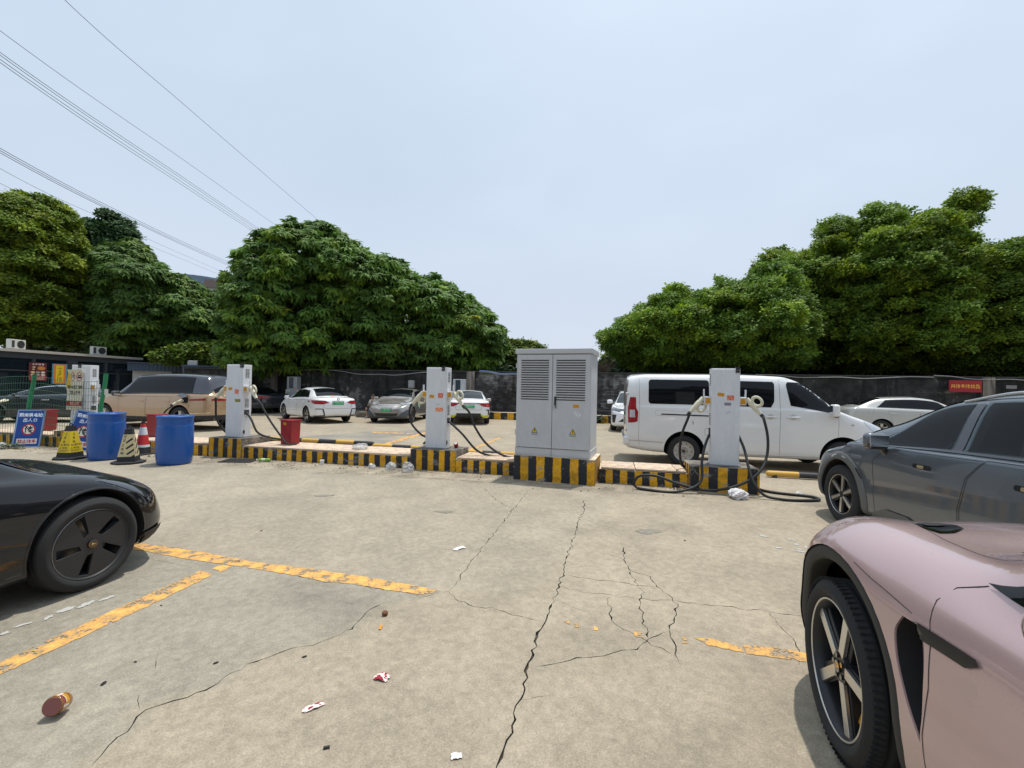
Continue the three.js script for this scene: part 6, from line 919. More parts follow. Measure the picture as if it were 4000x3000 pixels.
// ---------- green mesh fence ----------
{
  const t = thing('mesh_fence', 'sagging green wire mesh fence along the left end of the island', 'fence', -14.3, 0, 7.86); const gm = std({ color: R3(0.012, 0.2, 0.08), roughness: 0.5 }), wm = std({ color: R3(0.03, 0.1, 0.055), roughness: 0.5 });
  for (const [x, ln, h] of [[0.95, 0.07, 1.66], [3.12, 0.06, 1.72], [-1.6, -0.03, 1.7]]) part('post', tube([[x, 0, 0], [x - ln * 0.2, 0.9, 0.02], [x + ln * 0.5, 1.45, -0.02], [x + ln * 1.4, h, 0.0]], 0.042, 16, 10), gm, t);
  const l = []; const wob = (x, y) => V3(x + 0.03 * fbm2(x * 2, y * 2, 2), y + 0.06 * Math.sin(x * 1.9) * y * 0.5 + 0.04 * fbm2(x * 1.3, y, 2), 0.05 * fbm2(x * 1.7 + 5, y * 1.7, 2) + 0.03);
  for (let x = -3.6; x <= 3.1; x += 0.075) l.push(tube(Array.from({ length: 7 }, (_, i) => wob(x, 0.02 + i * 0.258)), 0.0035, 8, 4)); for (let y = 0.06; y < 1.6; y += 0.152) l.push(tube(Array.from({ length: 22 }, (_, i) => wob(-3.6 + i * 0.319, y)), 0.0045, 44, 4));
  const m = part('wire_mesh', l, wm, t); m.userData.kind = 'stuff';
  part('tag_plate', rbox(0.1, 0.13, 0.01, 0.004, 3.28, 1.3, 0.04), whitePaintM, t);
}
// ---------- glazed shop, shed and container on the left ----------
{
  const fx = -31, t = thing('glazed_shop', 'long low glass fronted shop with grey steel frame at the far left', 'building', fx, 0, 16.6); const fr = std({ color: R3(0.045, 0.05, 0.06), roughness: 0.5 }), gl = phys({ color: R3(0.012, 0.02, 0.028), roughness: 0.06, clearcoat: 1 }), rf = std({ color: R3(0.45, 0.42, 0.37), roughness: 0.8 });
  // local: x out of the facade (towards the lot), z along -D
  part('wall', box(5, 3.0, 14.6, -2.65, 1.5, 0), std({ color: R3(0.05, 0.055, 0.065), roughness: 0.8 }), t); part('roof', [box(5.4, 0.14, 14.9, -2.5, 3.08, 0)], rf, t); part('fascia', box(0.08, 0.35, 14.6, 0.0, 2.86, 0), fr, t);
  for (let i = 0; i < 9; i++) { const z = 7.3 - i * 1.8; part('pillar', box(0.18, 2.7, i % 3 === 0 ? 0.5 : 0.14, 0, 1.35, z), fr, t); if (i < 8) { part('window', box(0.04, 0.55, 1.6, -0.04, 2.35, z - 0.9), gl, t); part('window', box(0.04, 1.9, 1.6, -0.04, 1.05, z - 0.9), gl, t); part('transom', box(0.1, 0.07, 1.62, 0.0, 2.03, z - 0.9), fr, t); } }
  const poster = (label, z, w, h, y, draw) => { const m = part(numbered('wall_poster'), new THREE.BoxGeometry(0.02, h, w), std({ map: canvasTex(160, 256, draw), roughness: 0.6 }), scene); m.position.set(fx + 0.13, y, -16.6 + z); return tag(m, label, 'poster', 'posters on the glazed shop'); };
  poster('dark red menu poster with food pictures on the glazed shop', -1.85, 0.78, 0.98, 2.0, (g, w, h) => { g.fillStyle = '#571b26'; g.fillRect(0, 0, w, h); write(g, '士多店有', 22, 12, 26, '#e4d6cf'); g.fillStyle = '#c07a3c'; g.beginPath(); g.ellipse(110, 80, 36, 28, 0, 0, 7); g.fill(); g.fillStyle = '#e0c9a0'; g.fillRect(30, 60, 26, 14); g.fillRect(30, 90, 18, 14); for (let i = 0; i < 6; i++) { g.fillStyle = ['#c9b58c', '#8a9a86', '#d0c8b8'][i % 3]; g.beginPath(); g.ellipse(34 + (i % 3) * 46, 140 + Math.floor(i / 3) * 36, 20, 15, 0, 0, 7); g.fill(); } g.fillStyle = '#8e2f38'; g.fillRect(0, 190, w, 66); g.fillStyle = '#d8b8a8'; for (let i = 0; i < 4; i++) g.fillRect(20, 200 + i * 13, 120, 5); });
  poster('yellow and orange shop sign poster with a blue border', -2.85, 0.72, 1.15, 1.9, (g, w, h) => { g.fillStyle = '#3e86a8'; g.fillRect(0, 0, w, h); g.fillStyle = '#cf7a3e'; g.fillRect(14, 6, w - 28, h - 12); g.fillStyle = '#e2bf20'; g.fillRect(40, 20, w - 80, h - 40); write(g, '士', 50, 40, 60, '#5c5a18', 0.09); write(g, '多', 50, 104, 60, '#5c5a18', 0.09); write(g, '店', 50, 168, 60, '#5c5a18', 0.09); });
  const ac = (label, z, turn) => { const q = thing('air_conditioner', label, 'air conditioner', fx - 0.6, 3.15, 16.6 - z, UP + turn, 'outdoor units on the shop roof'); q.scale.setScalar(0.82); const wm = std({ color: R3(0.62, 0.61, 0.56), roughness: 0.6 }); part('casing', rbox(0.95, 0.62, 0.34, 0.03, 0, 0.36, 0), wm, q); part('fan_grille', [new THREE.TorusGeometry(0.24, 0.012, 8, 32).translate(0.14, 0.36, 0.175), new THREE.TorusGeometry(0.15, 0.008, 8, 28).translate(0.14, 0.36, 0.18), new THREE.TorusGeometry(0.07, 0.008, 8, 24).translate(0.14, 0.36, 0.18)], plasticM, q); part('fan_opening', new THREE.CylinderGeometry(0.24, 0.24, 0.01, 32).rotateX(UP).translate(0.14, 0.36, 0.168), slotM, q); part('side_louvre', box(0.18, 0.46, 0.01, -0.36, 0.36, 0.17), slotM, q); part('foot', [box(0.06, 0.05, 0.4, -0.35, 0.025, 0), box(0.06, 0.05, 0.4, 0.35, 0.025, 0)], plasticM, q); };
  ac('white air conditioner with dark grille on the shop roof above the red poster', -1.3, 0.3); ac('white air conditioner with round fan on the shop roof right of the posters', -5.3, 0);
}
{
  const t = thing('corrugated_shed', 'small white shed with a blue corrugated canopy and two small windows', 'shed', -28.6, 0, 24.3, 0.55); const wm = std({ color: R3(0.5, 0.52, 0.53), roughness: 0.7 }), bm = std({ color: R3(0.055, 0.085, 0.13), roughness: 0.5 });
  part('wall', box(4.4, 2.4, 2, 0, 1.2, -1), wm, t); const corr = (w, h, n) => { const g = new THREE.PlaneGeometry(w, h, n * 4, 1), p = g.attributes.position; for (let i = 0; i < p.count; i++) p.setZ(i, 0.04 * Math.sin(p.getX(i) / w * n * 6.283)); g.computeVertexNormals(); return g; };
  part('canopy', corr(4.7, 0.5, 22).translate(0, 2.5, 0.35), new THREE.MeshStandardMaterial({ color: bm.color, roughness: 0.5, side: THREE.DoubleSide }), t); part('canopy_top', box(4.7, 0.05, 1.5, 0, 2.78, -0.3), bm, t);
  for (const x of [0.35, 1.35]) { const w = part('window', box(0.75, 0.6, 0.05, x, 1.9, 0.02), std({ color: R3(0.03, 0.03, 0.03), roughness: 0.3 }), t); part('frame', [box(0.82, 0.06, 0.08, x, 2.22, 0.03), box(0.82, 0.06, 0.08, x, 1.58, 0.03)], std({ color: R3(0.1, 0.08, 0.06), roughness: 0.8 }), w); }
  const c = thing('steel_container', 'dark blue corrugated steel container beside the white shed', 'container', -24.5, 0, 23.6, 0.45); part('box', box(3.6, 2.55, 2.2, 0, 1.29, -1.15), bm, c); part('corrugation', corr(3.6, 2.4, 14).translate(0, 1.3, 0.0), bm, c); part('top_rail', box(3.7, 0.1, 0.12, 0, 2.6, -0.03), bm, c); part('vent_box', rbox(0.5, 0.3, 0.3, 0.03, -1.4, 2.8, -0.4), wm, c);
  const k = thing('security_camera', 'white bullet security camera fixed at the corner of the shed', 'camera', -26.1, 2.45, 23.7, 0.4); part('housing', rbox(0.14, 0.14, 0.42, 0.04, 0, 0.12, 0.2), whitePaintM, k); part('arm', bar(V3(0, 0.1, 0), V3(0, 0, -0.2), 0.03), whitePaintM, k); part('lens', new THREE.CylinderGeometry(0.045, 0.045, 0.02, 16).rotateX(UP).translate(0, 0.12, 0.42), glossM, k);
}
// red notice on the dark wall, small white notice, metal box
{
  const n = thing('wall_notice', 'red notice board with yellow characters on the dark wall behind the grey crossover', 'sign', 14.55, 1.8, 22.55); part('board', rbox(1.16, 0.5, 0.03, 0.01, 0, 0.25, 0, 1), std({ color: R3(0.3, 0.01, 0.015), roughness: 0.5 }), n); part('lettering', new THREE.PlaneGeometry(1.12, 0.46).translate(0, 0.25, 0.017), std({ map: canvasTex(512, 210, (g, w, h) => { g.fillStyle = '#9c1220'; g.fillRect(0, 0, w, h); write(g, '月停车停放处', 16, 66, 74, '#d9a63c', 0.14, 1.08); }), roughness: 0.5 }), n);
  const w = thing('wall_notice', 'small pale notice on the dark wall right of the red one', 'sign', 16.2, 1.98, 22.62); part('board', rbox(0.36, 0.14, 0.02, 0.004, 0, 0.07, 0, 1), std({ color: R3(0.2, 0.2, 0.2), roughness: 0.7 }), w);
  const b = thing('meter_box', 'pale metal box fixed on the dark wall above the silver car', 'box', -10.6, 1.5, 22.6); part('box', rbox(0.34, 0.42, 0.16, 0.02, 0, 0.21, 0), std({ color: R3(0.26, 0.26, 0.25), roughness: 0.6 }), b); part('door', rbox(0.29, 0.36, 0.02, 0.008, 0, 0.21, 0.085), std({ color: R3(0.34, 0.34, 0.33), roughness: 0.5 }), b);
}
// ---------- litter ----------
const paperM = std({ color: R3(0.68, 0.67, 0.65), roughness: 0.85, side: THREE.DoubleSide });
function crumpled(name, label, category, X, D, w, d, h, m, seed, group, Y = 0.006) { const g = new THREE.PlaneGeometry(w, d, 9, 9).rotateX(-UP), p = g.attributes.position, r = rng(seed); for (let i = 0; i < p.count; i++) { const x = p.getX(i) / w, z = p.getZ(i) / d; p.setXYZ(i, p.getX(i) * (0.8 + 0.4 * r()), h * (0.5 + fbm2(x * 4 + seed, z * 4, 3)) * Math.max(0, 1 - (x * x + z * z) * 2.6), p.getZ(i) * (0.8 + 0.4 * r())); } g.computeVertexNormals(); const o = part(numbered(name), g, m, scene); o.position.set(X, Y, -D); o.rotation.y = seed; return tag(o, label, category, group); }
const at = (k) => SPOT[k];
crumpled('paper_scrap', 'white crumpled tissue on the slab left of the long crack', 'paper', ...at('paper'), 0.13, 0.05, 0.025, paperM, 1); crumpled('paper_scrap', 'small white scrap at the front edge of the slab', 'paper', ...at('whiteA'), 0.03, 0.045, 0.012, paperM, 2);
const redPrint = (seed) => std({ map: dataTex(64, 64, (u, v) => (fbm2(u * 3 + seed, v * 3, 3) > 0.02 ? [150, 24, 44] : [226, 214, 206])), roughness: 0.7, side: THREE.DoubleSide });
crumpled('snack_wrapper', 'torn red and white wrapper on the slab in front of the brown lump', 'wrapper', ...at('wrapA'), 0.075, 0.06, 0.02, redPrint(1), 3); crumpled('snack_wrapper', 'shredded red and white wrapper near the bottom of the slab', 'wrapper', at('wrapB')[0], at('wrapB')[1], 0.09, 0.035, 0.012, redPrint(4), 4);
crumpled('orange_peel', 'small piece of orange peel beside the brown lump', 'peel', ...at('peel'), 0.05, 0.018, 0.01, std({ color: R3(0.7, 0.3, 0.03), roughness: 0.7, side: THREE.DoubleSide }), 5);
{ const g = new THREE.IcosahedronGeometry(0.02, 3), p = g.attributes.position, v = V3(); for (let i = 0; i < p.count; i++) { v.fromBufferAttribute(p, i); v.multiplyScalar(1 + 0.5 * fbm2(v.x * 60 + 9, v.y * 60 + v.z * 40, 3)); p.setXYZ(i, v.x, v.y * 0.8, v.z); } g.computeVertexNormals(); const o = part('fruit_stone', g, std({ color: R3(0.14, 0.05, 0.02), roughness: 0.7 }), scene); o.position.set(at('lump')[0], 0.016, -at('lump')[1]); tag(o, 'reddish brown dried lump on the slab above the orange peel', 'litter'); }
{ const o = part('plastic_tube', new THREE.CylinderGeometry(0.006, 0.006, 0.026, 14).rotateZ(UP).rotateY(0.5), plasticM, scene); o.position.set(at('cap')[0], 0.006, -at('cap')[1]); tag(o, 'small black tube lying at the front edge of the slab', 'litter'); }
const FLECK = ['dark fleck on the slab right of the snack tub', 'dark fleck left of the long curved crack', 'dark fleck nearest the snack tub', 'dark fleck beside the yellow stall line', 'tiny dark fleck between the curved crack and red wrapper', 'brown leaf beyond the yellow cross line', 'dark stain-like leaf near the straight joint', 'brown leaf near the cabinet end of the joint', 'brown leaf on the right side of the slab'];
['b1', 'b2', 'b3', 'b4', 'b5', 'b6', 'b7', 'leafA', 'leafB'].forEach((k, i) => { const g = new THREE.IcosahedronGeometry(0.006 + 0.003 * (i % 3), 1); g.scale(1.6, 0.35, 0.8); const o = part(numbered('dried_leaf'), g, std({ color: i < 5 ? R3(0.02, 0.018, 0.016) : R3(0.12, 0.07, 0.035), roughness: 0.9 }), scene); o.position.set(at(k)[0], 0.004, -at(k)[1]); o.rotation.y = i; tag(o, FLECK[i], 'litter', 'flecks on the slab'); });
const bagM = phys({ color: R3(0.85, 0.86, 0.87), roughness: 0.22, transmission: 0.72, thickness: 0, side: THREE.DoubleSide });
function bag(label, X, D, s, seed, Y = 0, flat = 1, m = bagM) { const g = new THREE.IcosahedronGeometry(s, 5), p = g.attributes.position, v = V3(); for (let i = 0; i < p.count; i++) { v.fromBufferAttribute(p, i); const n = v.clone().normalize(), k = 0.8 + 0.9 * Math.abs(fbm2(n.x * 1.6 + seed, n.y * 1.6 + n.z * 1.3, 3)) + 0.03 * fbm2(n.z * 7 + seed, n.x * 7, 3); v.copy(n).multiplyScalar(s * k); p.setXYZ(i, v.x, Math.max(-s * 0.55 * flat, v.y * 0.75 * flat), v.z); } g.computeVertexNormals(); const o = part(numbered('plastic_bag'), g, m, scene); o.position.set(X, Y + s * 0.55 * flat, -D); o.rotation.y = seed; return tag(o, label, 'bag', 'discarded plastic bags'); }
bag('crumpled translucent bag left of the middle plinth, smallest of three at its foot', -4.4, 7.74, 0.075, 1, 0, 0.9); bag('crumpled clear bag with red print between two others at the middle plinth', -4.0, 7.73, 0.095, 2, 0, 1.1); bag('round tied clear bag at the left corner of the middle plinth', -3.6, 7.62, 0.11, 3, 0, 1.2); bag('flattened clear bag lying on the paving left of the middle charger', -5.0, 8.3, 0.16, 4, 0.27, 0.5); bag('tied white bag on the ground before the right plinth', 1.86, 7.22, 0.12, 5, 0, 0.9, phys({ color: R3(0.72, 0.7, 0.71), roughness: 0.5, transmission: 0.15, thickness: 0, side: THREE.DoubleSide })); bag('small knotted white bag inside the cable loop', 2.85, 7.72, 0.06, 6, 0, 0.7); bag('white bag scraps beside the weeds at the far left', -13.45, 7.4, 0.14, 7, 0, 0.6);
{ const t = thing('takeaway_cup', 'small white paper cup by the kerb below the red box', 'cup', -5.5, 0.0, 7.78); part('cup', new THREE.CylinderGeometry(0.04, 0.034, 0.085, 20).translate(0, 0.043, 0), paperM, t); part('rim', new THREE.TorusGeometry(0.04, 0.004, 6, 20).rotateX(UP).translate(0, 0.086, 0), paperM, t); }
{ const t = thing('drink_bottle', 'green drinks bottle lying by the rubber mat', 'bottle', -6.78, 0.032, 7.72, 0.25); const bm = phys({ color: R3(0.18, 0.42, 0.03), roughness: 0.2, clearcoat: 1 }); part('bottle', new THREE.LatheGeometry([[0.001, -0.13], [0.028, -0.128], [0.032, -0.11], [0.031, 0], [0.032, 0.05], [0.026, 0.085], [0.014, 0.11], [0.013, 0.125], [0.001, 0.126]].map(([a, b]) => new THREE.Vector2(a, b)), 24).rotateZ(UP), bm, t); part('cap', new THREE.CylinderGeometry(0.016, 0.016, 0.02, 16).rotateZ(UP).translate(-0.132, 0, 0), paperM, t); part('label_band', new THREE.CylinderGeometry(0.0328, 0.0328, 0.07, 24, 1, true).rotateZ(UP), std({ color: R3(0.55, 0.62, 0.4), roughness: 0.5 }), t); }
{ const t = thing('rubber_mat', 'black ribbed rubber mat lying by the kerb before the left plinth', 'mat', -7.25, 0.004, 7.6, 0.3); part('sheet', rbox(0.62, 0.012, 0.4, 0.005, 0, 0.008, 0), rubberM, t); for (let i = 0; i < 12; i++) part('rib', box(0.02, 0.008, 0.3, -0.26 + i * 0.047, 0.017, 0).rotateY((i % 2 ? 1 : -1) * 0.12), plasticM, t); }
{ const t = thing('snack_tub', 'amber and red plastic snack tub lying at the lower left of the slab', 'tub', -2.5, 0.0, 1.64, 0.5); t.scale.setScalar(0.8); const am = phys({ color: R3(0.42, 0.17, 0.03), roughness: 0.12, transmission: 0.35, thickness: 0, clearcoat: 1 }); const body = new THREE.LatheGeometry([[0.001, 0], [0.042, 0], [0.047, 0.006], [0.049, 0.03], [0.046, 0.05], [0.048, 0.058], [0.05, 0.085], [0.046, 0.1], [0.001, 0.102]].map(([a, b]) => new THREE.Vector2(a, b)), 40).rotateX(1.25).translate(0, 0.05, 0.02); part('tub', body, am, t);
  const lab = canvasTex(256, 96, (g, w, h) => { g.fillStyle = '#c08a2c'; g.fillRect(0, 0, w, h); for (let i = 0; i < 4; i++) { const x = i * 64; g.fillStyle = '#d8c98a'; g.beginPath(); g.moveTo(x + 6, 50); g.lineTo(x + 50, 50); g.lineTo(x + 40, 4); g.lineTo(x + 16, 4); g.fill(); g.fillStyle = '#7a2448'; g.fillRect(x + 4, 4, 46, 30); g.fillStyle = '#e6e0e6'; g.fillRect(x + 52, 0, 9, 96); } }); part('label_band', new THREE.CylinderGeometry(0.0512, 0.0512, 0.05, 40, 1, true).translate(0, 0.068, 0).rotateX(1.25).translate(0, 0.05, 0.02), std({ map: lab, roughness: 0.3, side: THREE.DoubleSide }), t); part('lid', new THREE.CylinderGeometry(0.044, 0.044, 0.004, 32).translate(0, 0.1, 0).rotateX(1.25).translate(0, 0.05, 0.02), phys({ color: R3(0.2, 0.085, 0.08), roughness: 0.18 }), t); part('tub_base', new THREE.CylinderGeometry(0.036, 0.036, 0.003, 28).rotateX(1.25).translate(0, 0.05, 0.02), phys({ color: R3(0.5, 0.12, 0.1), roughness: 0.2 }), t); }
{ const t = thing('drink_can', 'crushed red drink can on the middle plinth', 'can', -2.95, 0.385, 8.35); part('can', new THREE.CylinderGeometry(0.045, 0.04, 0.085, 20).rotateX(0.6).translate(0, 0.05, 0), std({ color: R3(0.35, 0.03, 0.03), roughness: 0.35, metalness: 0.3 }), t); part('lid', new THREE.CylinderGeometry(0.035, 0.035, 0.004, 18).rotateX(0.6).translate(0, 0.088, 0.026), silverM, t); }
// rubble and grit along the kerb foot
{ const r = rng(71), g = new THREE.IcosahedronGeometry(1, 0), N = 900, im = new THREE.InstancedMesh(g, std({ color: R3(0.26, 0.23, 0.19), roughness: 1 }), N), m4 = new THREE.Matrix4(), q = new THREE.Quaternion(), e = new THREE.Euler(); for (let i = 0; i < N; i++) { const X = -14.5 + 16 * r(), s = 0.004 + 0.014 * r() * r(); e.set(r() * 3, r() * 3, r() * 3); q.setFromEuler(e); const D = 7.86 - 0.75 * Math.pow(r(), 2) - (X > -1.8 ? 0.2 : 0); m4.compose(V3(X, s * 0.4, -D), q, V3(s * 1.6, s * 0.8, s)); im.setMatrixAt(i, m4); im.setColorAt(i, R3(...[[1, 1, 1], [0.6, 0.55, 0.5], [1.6, 1.55, 1.5], [0.4, 0.34, 0.3]][Math.floor(r() * 4)])); } im.name = 'gravel'; im.castShadow = im.receiveShadow = true; scene.add(im); tag(im, 'loose grit and broken concrete crumbs along the kerb foot', 'gravel', null, 'stuff'); }
// ---------- seated person by the wall ----------
{
  const J = { pelvis: [0, 0.42, 0], chest: [0.1, 0.78, 0.08], neck: [0.14, 0.9, 0.14], head: [0.13, 1.02, 0.2] };
  const bones = [[[0, 0.4, 0], [0.02, 0.6, 0.03], 0.15, 0.14], [[0.02, 0.6, 0.03], [0.05, 0.82, 0.1], 0.14, 0.15], [[0.05, 0.85, 0.1], [0.06, 0.93, 0.14], 0.055, 0.05]];
  for (const sd of [-1, 1]) bones.push([[0.05 + sd * 0.16, 0.84, 0.09], [0.05 + sd * 0.2, 0.6, 0.22], 0.055, 0.042], [[0.05 + sd * 0.2, 0.6, 0.22], [0.02 + sd * 0.08, 0.62, 0.42], 0.042, 0.03], [[0.02 + sd * 0.08, 0.62, 0.42], [0.01 + sd * 0.05, 0.64, 0.49], 0.032, 0.022], [[sd * 0.09, 0.42, 0.03], [sd * 0.14, 0.46, 0.42], 0.085, 0.065], [[sd * 0.14, 0.46, 0.42], [sd * 0.13, 0.1, 0.4], 0.062, 0.042], [[sd * 0.13, 0.06, 0.38], [sd * 0.14, 0.045, 0.56], 0.042, 0.035]);
  const head = [[0.06, 1.0, 0.18], [0.06, 1.08, 0.19], 0.08, 0.088];
  const sdf = (list, k) => (x, y, z) => { let d = 1e9; for (const [a, b, r0, r1] of list) { const bx = b[0] - a[0], by = b[1] - a[1], bz = b[2] - a[2], px = x - a[0], py = y - a[1], pz = z - a[2], h = Math.max(0, Math.min(1, (px * bx + py * by + pz * bz) / (bx * bx + by * by + bz * bz))), q = Math.hypot(px - bx * h, py - by * h, pz - bz * h) - (r0 + (r1 - r0) * h); const m = Math.max(k - Math.abs(d - q), 0) / k; d = Math.min(d, q) - m * m * k * 0.25; } return d; };
  function meshField(f, c, half, N) { const mc = new MarchingCubes(N, new THREE.MeshStandardMaterial(), false, false, 60000); mc.isolation = 0; mc.reset(); const S = N; for (let k = 0; k < S; k++) for (let j = 0; j < S; j++) for (let i = 0; i < S; i++) mc.field[i + j * S + k * S * S] = -f(c[0] + ((i - S / 2) / (S / 2)) * half, c[1] + ((j - S / 2) / (S / 2)) * half, c[2] + ((k - S / 2) / (S / 2)) * half); mc.update(); const n = mc.count, p = new Float32Array(n * 3); for (let i = 0; i < n * 3; i += 3) { p[i] = c[0] + mc.positionArray[i] * half; p[i + 1] = c[1] + mc.positionArray[i + 1] * half; p[i + 2] = c[2] + mc.positionArray[i + 2] * half; } const g = new THREE.BufferGeometry(); g.setAttribute('position', new THREE.BufferAttribute(p, 3)); const w = mergeVertices(g, 1e-5); w.computeVertexNormals(); return w; }
  const t = thing('person', 'seated person in a pale t-shirt looking down at a phone by the wall', 'person', at('person')[0], 0, at('person')[1] + 0.25, 0.1);
  const g = meshField(sdf([...bones, head], 0.05), [0.02, 0.58, 0.2], 0.66, 72), p = g.attributes.position, c = new Float32Array(p.count * 3); for (let i = 0; i < p.count; i++) { const x = p.getX(i), y = p.getY(i), z = p.getZ(i); let q = [0.36, 0.22, 0.15]; if (y > 0.96) q = y > 1.085 || z < 0.15 ? [0.012, 0.01, 0.009] : q; else if (y > 0.46 && y < 0.9 && (Math.abs(x - 0.05) < 0.2 && z < 0.24 && !(y < 0.5 && z > 0.16))) q = [0.5, 0.48, 0.44]; else if (y > 0.34 && y <= 0.56) q = y < 0.56 && z < 0.47 && Math.abs(x) < 0.24 ? [0.02, 0.02, 0.025] : q; else if (y < 0.1) q = [0.4, 0.38, 0.35]; c.set(q, i * 3); } g.setAttribute('color', new THREE.BufferAttribute(c, 3));
  part('body', g, std({ vertexColors: true, roughness: 0.8 }), t); part('face', [new THREE.SphereGeometry(0.014, 10, 8).scale(1, 1.3, 1).translate(0.06, 1.03, 0.275), box(0.012, 0.006, 0.006, 0.03, 1.05, 0.262), box(0.012, 0.006, 0.006, 0.09, 1.05, 0.262)], std({ color: R3(0.3, 0.18, 0.12), roughness: 0.7 }), t);
  const ph = part('mobile_phone', rbox(0.075, 0.15, 0.01, 0.004, 0, 0, 0, 1), glossM, scene); ph.position.set(t.position.x + 0.06, 0.7, t.position.z + 0.5); ph.rotation.x = -0.8; tag(ph, 'dark phone held by the seated person', 'phone');
  const st = thing('concrete_ledge', 'low concrete ledge under the seated person', 'ledge', at('person')[0] - 0.1, 0, at('person')[1] + 0.42); part('block', rbox(1.6, 0.27, 0.5, 0.02, 0, 0.135, 0), rawM, st);
}
// ---------- power lines ----------
{
  const wm = std({ color: R3(0.16, 0.19, 0.23), roughness: 0.6 }), names = ['topmost thin power line crossing the sky', 'second thin power line below the topmost one', 'first of four bundled power lines', 'second of four bundled power lines', 'third of four bundled power lines', 'lowest of four bundled power lines', 'first of three close power lines above the left trees', 'second of three close power lines above the left trees', 'third of three close power lines above the left trees', 'faint power line low over the left trees', 'lowest faint power line over the left trees'];
  WIRES.forEach((w, i) => { const a = V3(...w[0]), b = V3(...w[1]), c = V3(...w[2]); const pre = a.clone().add(a.clone().sub(b).multiplyScalar(1.2)).add(V3(0, 3, 0)), post = c.clone().add(c.clone().sub(b).multiplyScalar(0.5)); const m = part(numbered('power_line'), tube([pre, a, b, c, post], i < 2 ? 0.032 : i < 6 ? 0.036 : i < 9 ? 0.036 : 0.022, 60, 5), wm, scene); tag(m, names[i], 'power line', 'power lines over the car park'); });
}
// ---------- far buildings ----------
{
  const t = thing('glass_office', 'distant curved blue glass office top above the left trees', 'building', -114, 0, 104, 0.85); const gl = phys({ color: R3(0.11, 0.2, 0.28), roughness: 0.15, clearcoat: 1 }), fr = std({ color: R3(0.2, 0.26, 0.32), roughness: 0.6 });
  part('drum', new THREE.CylinderGeometry(9.5, 9.5, 30, 40).translate(0, 15, 0), gl, t); for (let i = 0; i < 4; i++) part('floor_band', new THREE.CylinderGeometry(9.62, 9.62, 0.35, 40, 1, true).translate(0, 29.6 - i * 1.5, 0), fr, t); for (let i = 0; i < 40; i++) { const a = i / 40 * 6.2832; part('mullion', box(0.16, 6, 0.16, Math.cos(a) * 9.6, 27, Math.sin(a) * 9.6), fr, t); }
  const b = thing('brown_office', 'distant brown roofed block right of the blue glass office', 'building', -92, 0, 97, 0.6); part('wall', box(15, 24.5, 10, 0, 12.25, 0), std({ color: R3(0.36, 0.33, 0.32), roughness: 0.8 }), b); part('roof', box(15.6, 1.8, 10.6, 0, 25.4, 0), std({ color: R3(0.2, 0.15, 0.14), roughness: 0.8 }), b);
  const w = thing('round_tower', 'distant white round hotel tower with curved balconies behind the banyan', 'building', 5.2, 0, 156); const wm = std({ color: R3(0.62, 0.64, 0.68), roughness: 0.7 }), dg = std({ color: R3(0.13, 0.17, 0.22), roughness: 0.3 });
  part('core', new THREE.CylinderGeometry(4.6, 4.6, 24, 36).translate(0, 12, 0), dg, w); for (let i = 0; i < 7; i++) { part('balcony', new THREE.CylinderGeometry(5.3, 5.3, 0.75, 36).translate(0, 24.2 - i * 2.9, 0), wm, w); } part('roof', [new THREE.CylinderGeometry(4.9, 4.9, 0.6, 36).translate(0, 26, 0), new THREE.CylinderGeometry(4.4, 4.4, 1.2, 36).translate(0, 25.2, 0)], wm, w); for (let i = 0; i < 18; i++) { const a = i / 18 * 6.2832; part('window_post', box(0.3, 23, 0.3, Math.cos(a) * 4.65, 12, Math.sin(a) * 4.65), wm, w); }
}

// ---------- office block behind the camera, mirrored in the van and car windows ----------
{ const t = thing('office_block', 'grey office block across the car park, seen only as reflections in the windows', 'building', 6, 0, -46); const wm = std({ color: R3(0.2, 0.2, 0.2), roughness: 0.8 }), gm = phys({ color: R3(0.02, 0.03, 0.04), roughness: 0.1 }); part('wall', box(70, 17, 14, 0, 8.5, 7), wm, t); part('wall', box(26, 24, 14, 18, 12, 8), wm, t); part('roof', box(71, 0.5, 15, 0, 17.2, 7), wm, t); const wg = new THREE.BoxGeometry(67, 1.5, 0.2); for (let i = 0; i < 5; i++) { const m = part('window_band', wg, gm, t); m.position.set(0, 2.4 + i * 3.2, -0.02); } }
